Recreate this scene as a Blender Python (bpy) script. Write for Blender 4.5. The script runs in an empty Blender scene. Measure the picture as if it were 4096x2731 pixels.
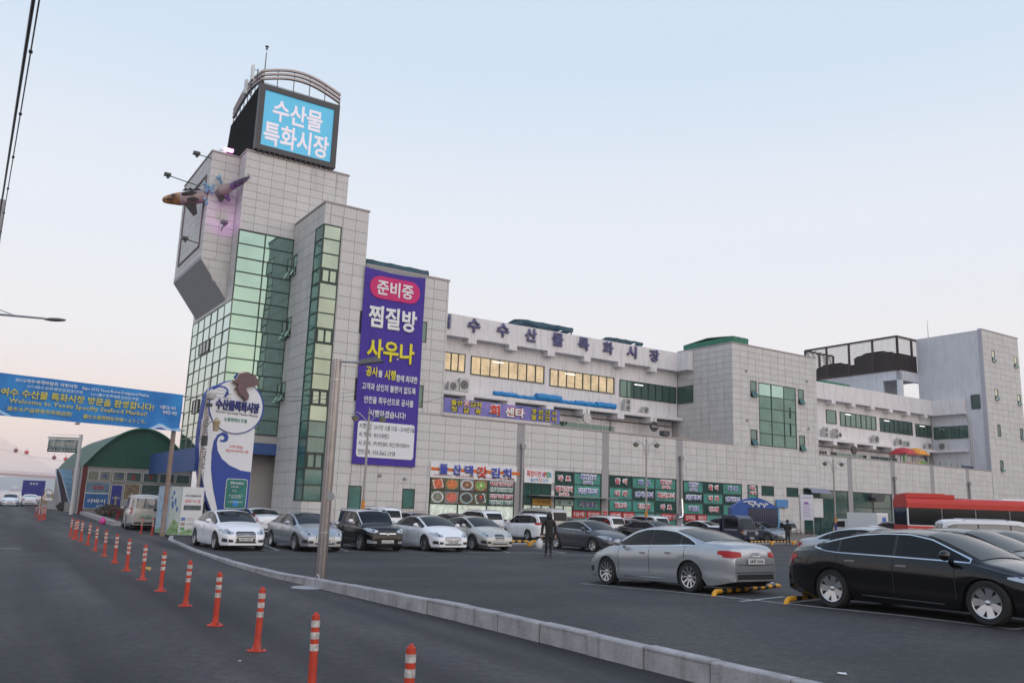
import bpy, bmesh, math, random
from math import sin, cos, pi, radians, sqrt, atan2
from mathutils import Vector, Matrix
from mathutils.bvhtree import BVHTree
random.seed(7)
SC = bpy.context.scene
COL = SC.collection

# ---------------------------------------------------------------- camera, sky, sun, exposure
cd = bpy.data.cameras.new('camera'); cam = bpy.data.objects.new('camera', cd); COL.objects.link(cam)
cd.sensor_width = 36.0; cd.lens = 36.0 * 3361 / 4096; cd.clip_start = 0.1; cd.clip_end = 60000
cam.location = (0, 0, 2.0)
cam.matrix_world = Matrix.Translation((0, 0, 2.0)) @ Matrix.Rotation(radians(90 + 11.104), 4, 'X') @ Matrix.Rotation(radians(2.0), 4, 'Z')
SC.camera = cam
SUN_AZ, SUN_EL = 138.0, 9.0
world = bpy.data.worlds.new('World'); SC.world = world; world.use_nodes = True
nt = world.node_tree; nt.nodes.clear()
def N(t, **k):
    n = nt.nodes.new(t)
    for a, b in k.items(): setattr(n, a, b)
    return n
def LK(a, b): nt.links.new(a, b)
out = N('ShaderNodeOutputWorld'); bg = N('ShaderNodeBackground'); LK(bg.outputs[0], out.inputs[0])
sky = N('ShaderNodeTexSky', sky_type='NISHITA', sun_disc=False, sun_elevation=radians(SUN_EL), sun_rotation=radians(SUN_AZ))
sky.air_density = 1.3; sky.dust_density = 2.0; sky.ozone_density = 1.5
tc = N('ShaderNodeTexCoord'); sep = N('ShaderNodeSeparateXYZ'); LK(tc.outputs['Generated'], sep.inputs[0])
# twilight air: a soft gradient with elevation, a little pinker towards the sea, yellow where the sun has gone down
ramp = N('ShaderNodeValToRGB'); LK(sep.outputs[2], ramp.inputs[0])
cr = ramp.color_ramp; cr.interpolation = 'EASE'
els = [(0.0, (.80, .69, .69)), (.06, (.85, .76, .74)), (.16, (.84, .815, .835)), (.30, (.775, .805, .87)), (.52, (.61, .725, .855)), (.85, (.42, .57, .80)), (1.0, (.36, .50, .76))]
while len(cr.elements) < len(els): cr.elements.new(.5)
for e, (p, c) in zip(cr.elements, els): e.position = p; e.color = (*c, 1)
def math_(op, a, b=None):
    m = N('ShaderNodeMath', operation=op)
    for i, v in enumerate((a, b)):
        if v is None: continue
        if isinstance(v, (int, float)): m.inputs[i].default_value = v
        else: LK(v, m.inputs[i])
    return m.outputs[0]
def lobe(az, power, zfall):
    d = N('ShaderNodeVectorMath', operation='DOT_PRODUCT'); LK(tc.outputs['Generated'], d.inputs[0])
    d.inputs[1].default_value = (sin(radians(az)), cos(radians(az)), 0)
    a = math_('POWER', math_('MAXIMUM', d.outputs['Value'], 0.0), power)
    z = math_('MAXIMUM', math_('SUBTRACT', 1.0, math_('MULTIPLY', math_('ABSOLUTE', sep.outputs[2]), zfall)), 0.0)
    return math_('MULTIPLY', a, z)
def mixc(fac, a, b, mode='MIX'):
    m = N('ShaderNodeMix', data_type='RGBA', blend_type=mode)
    if isinstance(fac, (int, float)): m.inputs[0].default_value = fac
    else: LK(fac, m.inputs[0])
    for i, v in ((6, a), (7, b)):
        if isinstance(v, tuple): m.inputs[i].default_value = (*v, 1)
        else: LK(v, m.inputs[i])
    return m.outputs[2]
c0 = mixc(lobe(-38, 4, 5.5), ramp.outputs[0], (.90, .70, .62))
c1 = mixc(math_('MULTIPLY', lobe(SUN_AZ, 1.2, 1.9), 0.95), c0, (.92, .84, .66))
sc_ = N('ShaderNodeVectorMath', operation='SCALE'); LK(sky.outputs[0], sc_.inputs[0]); sc_.inputs['Scale'].default_value = 0.010
add = mixc(1.0, c1, sc_.outputs[0], 'ADD')
LK(add, bg.inputs[0]); bg.inputs[1].default_value = 1.05
sl = bpy.data.lights.new('sun', 'SUN'); sl.energy = 1.5; sl.angle = radians(100); sl.color = (1.0, .84, .78)
sun = bpy.data.objects.new('sun', sl); COL.objects.link(sun)
sd = Vector((sin(radians(SUN_AZ)) * cos(radians(SUN_EL + 8)), cos(radians(SUN_AZ)) * cos(radians(SUN_EL + 8)), sin(radians(SUN_EL + 8))))
sun.rotation_euler = sd.to_track_quat('Z', 'Y').to_euler(); sun.location = (30, -40, 40)
SC.view_settings.view_transform = 'Standard'; SC.view_settings.look = 'None'
SC.view_settings.exposure = 0.0; SC.view_settings.gamma = 1.0; SC.view_settings.use_curve_mapping = False
SC.render.engine = 'CYCLES'; SC.cycles.max_bounces = 6; SC.cycles.transparent_max_bounces = 12
try: SC.cycles.use_denoising = True
except Exception: pass

# ---------------------------------------------------------------- materials
MATS = {}
def mat(name, col, rough=.6, metal=0.0, spec=.5, var=0.0, vscale=3.0, bump=0.0, bscale=40.0, coat=0.0, emit=None, estr=1.0, island=0.0, alpha=1.0, col2=None, dirt=0.0):
    if name in MATS: return MATS[name]
    m = bpy.data.materials.new(name); m.use_nodes = True; t = m.node_tree; L = t.links
    b = t.nodes['Principled BSDF']
    b.inputs['Base Color'].default_value = (*col, 1); b.inputs['Roughness'].default_value = rough
    b.inputs['Metallic'].default_value = metal; b.inputs['Specular IOR Level'].default_value = spec
    b.inputs['Coat Weight'].default_value = coat; b.inputs['Coat Roughness'].default_value = .04
    if alpha < 1: b.inputs['Alpha'].default_value = alpha
    if emit: b.inputs['Emission Color'].default_value = (*emit, 1); b.inputs['Emission Strength'].default_value = estr
    co = t.nodes.new('ShaderNodeTexCoord')
    cur = None
    def mixn(fac, a, c, mode='MIX'):
        x = t.nodes.new('ShaderNodeMix'); x.data_type = 'RGBA'; x.blend_type = mode
        for i, v in ((0, fac), (6, a), (7, c)):
            if isinstance(v, (int, float)): x.inputs[i].default_value = v
            elif isinstance(v, tuple): x.inputs[i].default_value = (*v, 1)
            else: L.new(v, x.inputs[i])
        return x.outputs[2]
    if var or col2:
        nz = t.nodes.new('ShaderNodeTexNoise'); nz.inputs['Scale'].default_value = vscale; nz.inputs['Detail'].default_value = 6; nz.inputs['Roughness'].default_value = .62
        L.new(co.outputs['Object'], nz.inputs['Vector'])
        rp = t.nodes.new('ShaderNodeValToRGB'); L.new(nz.outputs[0], rp.inputs[0])
        rp.color_ramp.elements[0].position = .32; rp.color_ramp.elements[1].position = .68
        lo = tuple(c * (1 - var) for c in col); hi = col2 if col2 else tuple(min(1, c * (1 + var)) for c in col)
        rp.color_ramp.elements[0].color = (*lo, 1); rp.color_ramp.elements[1].color = (*hi, 1); cur = rp.outputs[0]
    if island:
        g = t.nodes.new('ShaderNodeNewGeometry'); oi = t.nodes.new('ShaderNodeObjectInfo')
        ad = t.nodes.new('ShaderNodeMath'); ad.operation = 'ADD'; L.new(g.outputs['Random Per Island'], ad.inputs[0]); L.new(oi.outputs['Random'], ad.inputs[1])
        fr = t.nodes.new('ShaderNodeMath'); fr.operation = 'FRACT'; L.new(ad.outputs[0], fr.inputs[0])
        mr = t.nodes.new('ShaderNodeMapRange'); L.new(fr.outputs[0], mr.inputs[0]); mr.inputs[3].default_value = 1 - island; mr.inputs[4].default_value = 1 + island * .6
        cc = t.nodes.new('ShaderNodeCombineColor'); [L.new(mr.outputs[0], cc.inputs[i]) for i in range(3)]
        cur = mixn(1.0, cur if cur else col, cc.outputs[0], 'MULTIPLY')
    if dirt:   # rain streaks and grime, stretched down the surface
        mp = t.nodes.new('ShaderNodeMapping'); L.new(co.outputs['Object'], mp.inputs[0]); mp.inputs['Scale'].default_value = (2.2, 2.2, .22)
        n2 = t.nodes.new('ShaderNodeTexNoise'); n2.inputs['Scale'].default_value = 2.0; n2.inputs['Detail'].default_value = 8; L.new(mp.outputs[0], n2.inputs['Vector'])
        r2 = t.nodes.new('ShaderNodeMapRange'); L.new(n2.outputs[0], r2.inputs[0]); r2.inputs[1].default_value = .5; r2.inputs[2].default_value = .8; r2.inputs[4].default_value = dirt
        cur = mixn(r2.outputs[0], cur if cur else col, (.16, .14, .12))
    if cur: L.new(cur, b.inputs['Base Color'])
    if bump:
        n3 = t.nodes.new('ShaderNodeTexNoise'); n3.inputs['Scale'].default_value = bscale; n3.inputs['Detail'].default_value = 8; L.new(co.outputs['Object'], n3.inputs['Vector'])
        bp = t.nodes.new('ShaderNodeBump'); bp.inputs['Strength'].default_value = bump; bp.inputs['Distance'].default_value = .02; L.new(n3.outputs[0], bp.inputs['Height']); L.new(bp.outputs[0], b.inputs['Normal'])
    MATS[name] = m; return m
stone = mat('granite panel', (.60, .585, .572), .55, var=.04, vscale=1.2, island=.05, bump=.08, bscale=60, dirt=.30)
joint = mat('panel joint', (.41, .39, .38), .9)
strip_m = mat('smooth column strip', (.33, .32, .33), .7, var=.06, dirt=.2)
render_w = mat('white wall render', (.74, .72, .73), .8, var=.04, vscale=.6, dirt=.35, bump=.1, bscale=20)
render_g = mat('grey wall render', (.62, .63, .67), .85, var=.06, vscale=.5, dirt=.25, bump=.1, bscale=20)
frame_g = mat('green black frame', (.02, .045, .04), .4, spec=.4)
frame_d = mat('dark aluminium', (.03, .032, .035), .4)
frame_s = mat('silver aluminium', (.55, .56, .57), .35, metal=.7)
glassG = mat('green mirror glass', (.50, .66, .60), .03, metal=.9, var=.05, vscale=.35, bump=.02, bscale=.6)
glassD = mat('dark window glass', (.10, .16, .15), .04, metal=.6, bump=.02, bscale=.8)
sashG = mat('sash glass', (.06, .14, .13), .06, metal=.5)
glassB = mat('shop glass', (.05, .20, .16), .06, metal=.0, spec=.9, var=.3, vscale=.8)
white = mat('white paint', (.78, .78, .78), .5)
black = mat('black paint', (.015, .015, .017), .5)
steel = mat('galvanised steel', (.42, .42, .43), .38, metal=.65, var=.15, vscale=6)
chrome = mat('chrome', (.75, .76, .78), .12, metal=1.0)
darkg = mat('dark grey metal', (.05, .052, .056), .5)
conc = mat('concrete', (.36, .36, .37), .85, var=.12, vscale=4, bump=.3, bscale=30, dirt=.2)
blueP = mat('blue paint', (.03, .11, .42), .4, var=.05)
redP = mat('red paint', (.55, .03, .02), .45)
yellowP = mat('yellow paint', (.75, .36, .02), .5, var=.1, vscale=8)

# ---------------------------------------------------------------- mesh helpers
class MB:
    def __init__(s): s.v = []; s.f = []; s.m = []; s.cur = 0
    def add(s, vs, fs):
        o = len(s.v); s.v += [tuple(p) for p in vs]; s.f += [tuple(i + o for i in f) for f in fs]; s.m += [s.cur] * len(fs); return s
    def box(s, a, b):
        (x0, y0, z0), (x1, y1, z1) = a, b
        x0, x1 = sorted((x0, x1)); y0, y1 = sorted((y0, y1)); z0, z1 = sorted((z0, z1))
        return s.add([(x0, y0, z0), (x1, y0, z0), (x1, y1, z0), (x0, y1, z0), (x0, y0, z1), (x1, y0, z1), (x1, y1, z1), (x0, y1, z1)],
                     [(0, 3, 2, 1), (4, 5, 6, 7), (0, 1, 5, 4), (1, 2, 6, 5), (2, 3, 7, 6), (3, 0, 4, 7)])
    def prism(s, poly, off):      # poly: 3-D loop, off: extrusion vector
        n = len(poly); o = Vector(off); vs = [Vector(p) for p in poly] + [Vector(p) + o for p in poly]
        return s.add(vs, [tuple(range(n))[::-1], tuple(range(n, 2 * n))] + [(i, (i + 1) % n, n + (i + 1) % n, n + i) for i in range(n)])
    def tube(s, path, r, n=8, cap=True):
        path = [Vector(p) for p in path]; rs = r if isinstance(r, (list, tuple)) else [r] * len(path)
        rings = []; up = None
        for i, p in enumerate(path):
            d = (path[min(i + 1, len(path) - 1)] - path[max(i - 1, 0)]).normalized()
            if up is None: up = Vector((0, 0, 1)) if abs(d.z) < .9 else Vector((1, 0, 0))
            a = d.cross(up).normalized(); b = a.cross(d).normalized(); up = b
            rings.append([p + (a * cos(2 * pi * k / n) + b * sin(2 * pi * k / n)) * rs[i] for k in range(n)])
        vs = [q for rg in rings for q in rg]; fs = []
        for i in range(len(path) - 1):
            for k in range(n): fs.append((i * n + k, i * n + (k + 1) % n, (i + 1) * n + (k + 1) % n, (i + 1) * n + k))
        if cap: fs += [tuple(range(n))[::-1], tuple(range((len(path) - 1) * n, len(path) * n))]
        return s.add(vs, fs)
    def lathe(s, prof, c=(0, 0, 0), axis='Z', n=16, capb=True, capt=True):
        vs = []; c = Vector(c)
        for (r, h) in prof:
            for k in range(n):
                a = 2 * pi * k / n; x, y = r * cos(a), r * sin(a)
                vs.append(c + (Vector((x, y, h)) if axis == 'Z' else Vector((x, h, y)) if axis == 'Y' else Vector((h, x, y))))
        fs = []
        for i in range(len(prof) - 1):
            for k in range(n): fs.append((i * n + k, i * n + (k + 1) % n, (i + 1) * n + (k + 1) % n, (i + 1) * n + k))
        if capb: fs.append(tuple(range(n))[::-1])
        if capt: fs.append(tuple(range((len(prof) - 1) * n, len(prof) * n)))
        return s.add(vs, fs)
    def ball(s, c, r, n=10, sc=(1, 1, 1)):
        vs = []; m = n // 2
        for i in range(m + 1):
            for k in range(n):
                a = 2 * pi * k / n; b = pi * i / m
                vs.append((c[0] + r * sc[0] * sin(b) * cos(a), c[1] + r * sc[1] * sin(b) * sin(a), c[2] + r * sc[2] * cos(b)))
        return s.add(vs, [(i * n + k, (i + 1) * n + k, (i + 1) * n + (k + 1) % n, i * n + (k + 1) % n) for i in range(m) for k in range(n)])
    def grid(s, P, nu, nv):       # P(i, j) -> point
        vs = [P(i, j) for i in range(nu + 1) for j in range(nv + 1)]
        return s.add(vs, [(i * (nv + 1) + j, (i + 1) * (nv + 1) + j, (i + 1) * (nv + 1) + j + 1, i * (nv + 1) + j + 1) for i in range(nu) for j in range(nv)])
    def mesh(s, name, mats, smooth=False, angle=None):
        me = bpy.data.meshes.new(name); me.from_pydata([tuple(p) for p in s.v], [], s.f)
        for m in (mats if isinstance(mats, (list, tuple)) else [mats]): me.materials.append(m)
        me.polygons.foreach_set('material_index', s.m)
        me.update()
        bm = bmesh.new(); bm.from_mesh(me); bmesh.ops.recalc_face_normals(bm, faces=bm.faces); bm.to_mesh(me); bm.free()
        if smooth:
            me.polygons.foreach_set('use_smooth', [True] * len(me.polygons))
            if angle: me.set_sharp_from_angle(angle=radians(angle))
        return me
def obj(name, mb, mats, parent=None, smooth=False, angle=None, loc=None, rotz=0):
    me = mb.mesh(name, mats, smooth, angle) if isinstance(mb, MB) else mb
    o = bpy.data.objects.new(name, me); COL.objects.link(o)
    if parent: o.parent = parent
    if loc: o.location = loc
    if rotz: o.rotation_euler[2] = rotz
    return o
def tag(o, label, cat, group=None, kind=None):
    o['label'] = label; o['category'] = cat
    if group: o['group'] = group
    if kind: o['kind'] = kind
    return o
def thing(name, label, cat, loc=(0, 0, 0), rotz=0, group=None):
    o = bpy.data.objects.new(name, None); COL.objects.link(o); o.location = loc; o.rotation_euler = (0, 0, rotz)
    return tag(o, label, cat, group)
def struct(name, mb, m, **k):
    o = obj(name, mb, m, **k); o['kind'] = 'structure'; return o
def dup(root, loc=None, rotz=None, label=None):
    r = root.copy(); COL.objects.link(r)
    if loc is not None: r.location = loc
    if rotz is not None: r.rotation_euler = (0, 0, rotz)
    if label: r['label'] = label
    for ch in list(root.children):
        c = ch.copy(); COL.objects.link(c); c.parent = r
        for g in ch.children:
            d = g.copy(); COL.objects.link(d); d.parent = c
    return r
# writing: a text turned into a mesh standing in the local x-z plane, facing -y, fitted to w x h
TXC = {}
def text_mesh(s, w, h, m, bold=.02, ext=0.0, m_side=None):
    key = (s, round(w, 3), round(h, 3), m.name, bold, ext)
    if key in TXC: return TXC[key]
    c = bpy.data.curves.new('lettering', 'FONT'); c.body = s; c.bevel_depth = bold * .8; c.bevel_resolution = 0; c.extrude = ext / 2 if ext else 0; c.resolution_u = 1 if h and h < .5 else 2
    c.align_x = 'CENTER'
    o = bpy.data.objects.new('t', c); COL.objects.link(o)
    dg = bpy.context.evaluated_depsgraph_get(); me = bpy.data.meshes.new_from_object(o.evaluated_get(dg))
    bpy.data.objects.remove(o); bpy.data.curves.remove(c)
    xs = [v.co.x for v in me.vertices]; ys = [v.co.y for v in me.vertices]
    if not xs: xs = [0, 1]; ys = [0, 1]
    x0, x1, y0, y1 = min(xs), max(xs), min(ys), max(ys); kx = w / max(1e-6, x1 - x0); ky = (h / max(1e-6, y1 - y0)) if h else kx
    for v in me.vertices:
        x, y, z = v.co; v.co = ((x - (x0 + x1) / 2) * kx, -z * (.04 if not ext else .6), (y - (y0 + y1) / 2) * ky)
    me.materials.clear(); me.materials.append(m); me.name = 'lettering'
    TXC[key] = me; return me
def text(s, w, h, m, parent, loc, bold=.02, ext=0.0, rot=(0, 0, 0), outline=None, ow=.05):
    if outline:
        o2 = obj('lettering_outline', text_mesh(s, w * 1.0 + ow * h, h * (1 + ow * 1.4), outline, bold + ow * 1.1, 0), None, parent); o2.location = loc; o2.rotation_euler = rot
        d = Matrix.Rotation(rot[2], 3, 'Z') @ Vector((0, -.012, 0)); loc = tuple(Vector(loc) + d)
    o = obj('lettering', text_mesh(s, w, h, m, bold, ext), None, parent); o.location = loc; o.rotation_euler = rot
    return o

# ---------------------------------------------------------------- ground, road, parking lot, sea, hills
KB = [(-16.3, 42.0), (-15.11, 38.77), (-11.9, 32.6), (-8.6, 26.7), (-6.1, 22.6), (-4.3, 20.2), (-0.35, 14.75), (2.36, 10.67), (4.6, 7.3), (7.5, 3.0), (11, -2.2)]
def _pl(P, x):
    if x <= P[0][0]: return P[0][1]
    for (a, b), (c, d) in zip(P, P[1:]):
        if x <= c: return b + (d - b) * (x - a) / (c - a)
    return P[-1][1]
def lot_z(x, y):   # the car park lies a little above the road, dips away from the camera and climbs to the right
    k = _pl([(0, .24), (15, .24), (19, .18), (22, .10), (30, .03), (60, .0)], y); kx = _pl([(b, a) for a, b in KB[::-1]], y)
    return k * (1 + .09 * max(0, min(12, (x - kx) * .82))) + .008 + _pl([(6, 0), (11, .2), (16, .25)], x) * _pl([(10, 0), (18, .3), (24, 1), (32, .8), (55, 0)], y)

asphalt = mat('asphalt road', (.062, .060, .068), .72, var=.10, vscale=.25, bump=.5, bscale=90, col2=(.092, .089, .097))
def road_material():
    m = bpy.data.materials.new('asphalt worn'); m.use_nodes = True; t = m.node_tree; L = t.links; b = t.nodes['Principled BSDF']
    co = t.nodes.new('ShaderNodeTexCoord')
    def noise(scale, sx=1, sy=1, rz=0, detail=6):
        rt = t.nodes.new('ShaderNodeMapping'); L.new(co.outputs['Object'], rt.inputs[0]); rt.inputs['Rotation'].default_value = (0, 0, rz)
        mp = t.nodes.new('ShaderNodeMapping'); L.new(rt.outputs[0], mp.inputs[0]); mp.inputs['Scale'].default_value = (sx, sy, 1)
        n = t.nodes.new('ShaderNodeTexNoise'); n.inputs['Scale'].default_value = scale; n.inputs['Detail'].default_value = detail; L.new(mp.outputs[0], n.inputs['Vector']); return n.outputs[0]
    def ramp(s, p0, p1, c0, c1):
        r = t.nodes.new('ShaderNodeValToRGB'); L.new(s, r.inputs[0]); r.color_ramp.elements[0].position = p0; r.color_ramp.elements[1].position = p1
        r.color_ramp.elements[0].color = (*c0, 1); r.color_ramp.elements[1].color = (*c1, 1); return r.outputs[0]
    def mx(f, a, c, mode='MIX'):
        x = t.nodes.new('ShaderNodeMix'); x.data_type = 'RGBA'; x.blend_type = mode
        if isinstance(f, float): x.inputs[0].default_value = f
        else: L.new(f, x.inputs[0])
        L.new(a, x.inputs[6]); L.new(c, x.inputs[7]); return x.outputs[2]
    base = ramp(noise(1.0, .62, .035, radians(-31), 2), .38, .62, (.020, .018, .021), (.074, .068, .069))   # wheel-polished lanes along the road
    fine = ramp(noise(38, detail=4), .30, .72, (.50, .50, .50), (1.5, 1.5, 1.5))
    patch = mx(1.0, ramp(noise(.55, 1, .5), .42, .60, (.80, .80, .83), (1.12, 1.12, 1.08)), ramp(noise(7, detail=8), .38, .66, (.76, .76, .77), (1.22, 1.22, 1.20)), 'MULTIPLY')
    L.new(mx(1.0, mx(1.0, base, fine, 'MULTIPLY'), patch, 'MULTIPLY'), b.inputs['Base Color'])
    b.inputs['Roughness'].default_value = .78
    n3 = noise(130, detail=4); bp = t.nodes.new('ShaderNodeBump'); bp.inputs['Strength'].default_value = .5; bp.inputs['Distance'].default_value = .01; L.new(n3, bp.inputs['Height']); L.new(bp.outputs[0], b.inputs['Normal'])
    return m
def lot_material():
    m = road_material(); m.name = 'asphalt lot worn'; t = m.node_tree
    for n in t.nodes:
        if n.type == 'VALTORGB' and abs(n.color_ramp.elements[1].color[0] - .074) < .001: n.color_ramp.elements[0].color = (.031, .029, .031, 1); n.color_ramp.elements[1].color = (.054, .050, .052, 1)
        if n.type == 'MAPPING' and abs(n.inputs['Scale'].default_value[1] - .035) < .001: n.inputs['Scale'].default_value = (.16, .35, 1)
    return m
lot_m = lot_material()
paint_w = mat('road paint white', (.42, .42, .42), .7, var=.35, vscale=7)
mb = MB(); mb.add([(-120, -500, 0), (3000, -500, 0), (3000, 3000, 0), (-30, 3000, 0), (-46, 150, 0), (-120, 128, 0)], [(0, 1, 2, 3, 4, 5)])
struct('road', mb, road_material())
mb = MB(); mb.add([(-30000, -30000, -3.2), (30000, -30000, -3.2), (30000, 30000, -3.2), (-30000, 30000, -3.2)], [(0, 1, 2, 3)])
sea_m = mat('sea water', (.16, .20, .24), .12, metal=0.0, spec=.8, bump=.6, bscale=.35)
struct('sea', mb, sea_m)
mb = MB(); mb.box((-120, 127.6, -3), (-46, 128.2, .12)); struct('quay_edge', mb, conc)
KD = []
for (a, b), (c, d) in zip(KB, KB[1:]):
    for k in range(4): KD.append((a + (c - a) * k / 4, b + (d - b) * k / 4))
KD.append(KB[-1])
mb = MB()   # parking lot sheet from the kerb to the market wall
def lotrow(p):
    return [p, (p[0] + 2, p[1] + .6), (p[0] + 6, p[1] + 2.5), (p[0] + 14, p[1] + 9), (p[0] + 40, p[1] + 30), (p[0] + 90, p[1] + 45)]
rows = [lotrow(p) for p in KD[::-1]] + [[(-26, 58), (-24, 59), (-19, 61), (-6, 66), (30, 85), (80, 115)], [(-34, 74), (-32, 75), (-28, 76), (-10, 78), (24, 96), (70, 130)]]
mb.grid(lambda i, j: (rows[i][j][0], rows[i][j][1], lot_z(*rows[i][j])), len(rows) - 1, 5)
struct('parking_lot', mb, lot_m, smooth=True)

def hill(name, pts, col, dist_c=None, thick=300, z0=-5):
    m = mat(name + ' slope', col, .95, var=.12, vscale=.01)
    mb = MB(); random.seed(len(name))
    n = len(pts); sub = 6; P = []
    for i in range(n - 1):
        for k in range(sub):
            f = k / sub; a, b = Vector(pts[i]), Vector(pts[i + 1]); p = a.lerp(b, f); p.z += random.uniform(-.03, .05) * max(a.z, b.z); P.append(p)
    P.append(Vector(pts[-1])); J = 5
    def F(i, j):
        p = P[i]; d = Vector((p.x, p.y, 0)).normalized(); f = j / J - .5
        z = z0 + (p.z - z0) * max(0, 1 - (abs(f) * 2) ** 1.6); q = p + d * f * thick
        return (q.x, q.y, z)
    mb.grid(F, len(P) - 1, J)
    return struct(name, mb, m, smooth=True)
hill('island_hills', [(-3250, 3500, 20), (-2600, 3800, 78), (-2350, 3950, 62), (-2150, 4100, 72), (-1950, 4250, 50), (-1650, 4400, 38), (-1300, 4500, 15)], (.10, .13, .10), thick=700)
# the wooded hill across the road behind the viewpoint (seen mirrored in the windows)
hm = mat('wooded slope', (.045, .055, .030), .95, var=.4, vscale=.06)
mb = MB(); random.seed(3); HP = [(75, 6), (82, 26), (90, 40), (97, 34), (103, 24), (109, 13), (118, 8), (130, 6), (150, 5), (175, 7), (200, 5)]
prof = []
for i in range(len(HP) - 1):
    for k in range(8):
        f = k / 8; prof.append((HP[i][0] * (1 - f) + HP[i + 1][0] * f, HP[i][1] * (1 - f) + HP[i + 1][1] * f + random.uniform(-1.2, 1.6)))
mb.grid(lambda i, j: ((270 + 22 * j) * sin(radians(prof[i][0])), (270 + 22 * j) * cos(radians(prof[i][0])), -1 + (prof[i][1] + 1) * sin(j / 4 * pi / 1.6) * (.9 + .1 * sin(i * 2.3 + j))), len(prof) - 1, 4)
struct('wooded_hill', mb, hm)
# ---------------------------------------------------------------- the market building
RZ = radians(33.0); OX, OY = (4.33, 69.866)
def WP(s, t, z=0): return (OX + s * cos(RZ) - t * sin(RZ), OY + s * sin(RZ) + t * cos(RZ), z)
B = thing('market_building', 'long white and grey tiled seafood market with tall green glass corner tower', 'building', (OX, OY, 0), RZ)
core = MB()
def CB(*a): core.box(*a)
TK = .06   # cladding stands this far proud of the wall behind it
CB((-21.7 + TK, TK, 0), (-11.2, 6.5, 19.1)); CB((-21.7 + TK, TK, 19.1), (-18.27, 6.5, 23.2))
CB((-26 + TK, 6.5 + TK, 6), (-17.6, 19, 28.3)); CB((-24.2, 8.2, 0), (-17.6, 18.6, 6))
CB((-28.15 + TK, 8.3 + TK, 19.65), (-26 + TK, 17.8, 28.3))
CB((-11.2, TK, 0), (67.6, 8.4, 7.6)); CB((-11.2, TK, 7.6), (20.65, .32, 8.55)); CB((33.5, TK, 7.6), (67.6, .32, 8.4))
CB((20.65 + TK, TK, 7.6), (33.5, 9, 18.55)); CB((67.6 + TK, TK, 0), (76.8, 9, 26.7))
wj = obj('wall', core, joint, B)
# slanted underside of the cantilevered box
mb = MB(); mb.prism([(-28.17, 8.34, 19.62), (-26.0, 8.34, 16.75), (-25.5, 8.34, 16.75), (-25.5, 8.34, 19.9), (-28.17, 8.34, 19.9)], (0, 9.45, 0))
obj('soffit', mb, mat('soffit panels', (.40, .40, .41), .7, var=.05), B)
mb = MB()
for (a, b) in (((8.34, 9.1), 0), ):
    pass
for k in range(1, 6): mb.box((-28.16, 8.34 + k * 1.6, 19.60), (-28.14, 8.37 + k * 1.6, 19.63))
# rendered volumes of the two upper storeys
mb = MB()
def wing(s0, s1, zp0, zp1, zl, ret=None):
    mb.box((s0, 7.55, zl), (s1, 14, zp1 - .3))                  # upper storey wall
    mb.box((s0, 6.75, zp0), (s1, 7.05, zp1)); mb.box((s0, 7.05, zp0), (s1, 7.55, zp0 + .25))  # parapet with its soffit
    mb.box((s0, 8.35, 7.6), (s1, 13, zl)); mb.box((s0, 6.75, zl), (s1, 7.548, zl + .32)); mb.box((s0, 7.55, zl), (s1, 8.4, zl + .30))
wing(-11.2, 20.6, 16.42, 18.35, 11.3); wing(33.5, 67.5, 15.85, 17.85, 10.95)
mb.box((19.85, 5.2, 16.42), (20.62, 6.745, 18.35)); mb.box((66.85, 2.7, 15.85), (67.585, 6.745, 17.85)); mb.box((66.85, 2.7, 10.95), (67.585, 6.745, 11.27))
for i in range(6): mb.box((-4.95 + i * 4.3 - .42, 6.70, 15.95), (-4.95 + i * 4.3 + .42, 7.55, 16.41)); mb.box((-4.95 + i * 4.3 - .42, 6.72, 10.82), (-4.95 + i * 4.3 + .42, 8.35, 11.29))
for i in range(6): mb.box((45.64 + i * 3.88 - .35, 6.70, 15.42), (45.64 + i * 3.88 + .35, 7.55, 15.84)); mb.box((45.64 + i * 3.88 - .35, 6.72, 10.5), (45.64 + i * 3.88 + .35, 8.35, 10.94))
obj('upper_storey', mb, render_w, B)
# penthouse and the bare side wall of the far tower
mb = MB()
mb.box((63.3, 9, 17.5), (64.0, 9.5, 21.9)); mb.box((63.3, 9, 20.6), (71, 9.5, 21.9)); mb.box((63.3, 9.5, 21.2), (71, 26, 21.9))
mb.box((63.3, 11.6, 17.5), (63.7, 26, 21.25)); mb.box((63.3, 9.5, 20.65), (63.7, 11.6, 21.2)); mb.box((67.0, 14, 17.5), (71, 26, 21.2)); mb.box((63.7, 14, 17.5), (67, 14.3, 21.2))
obj('penthouse', mb, mat('penthouse render', (.60, .61, .65), .8, var=.05, dirt=.3), B)
mb = MB(); mb.box((67.60, .5, 8.4), (67.655, 7.54, 26.6)); mb.box((67.60, 7.54, 17.85), (67.655, 9, 26.6)); obj('side_wall', mb, render_g, B)
mb = MB(); mb.box((67.52, -.02, 8.4), (67.655, .5, 26.85)); obj('corner_trim', mb, mat('corner cladding', (.42, .42, .46), .6), B)
mb = MB()
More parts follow.
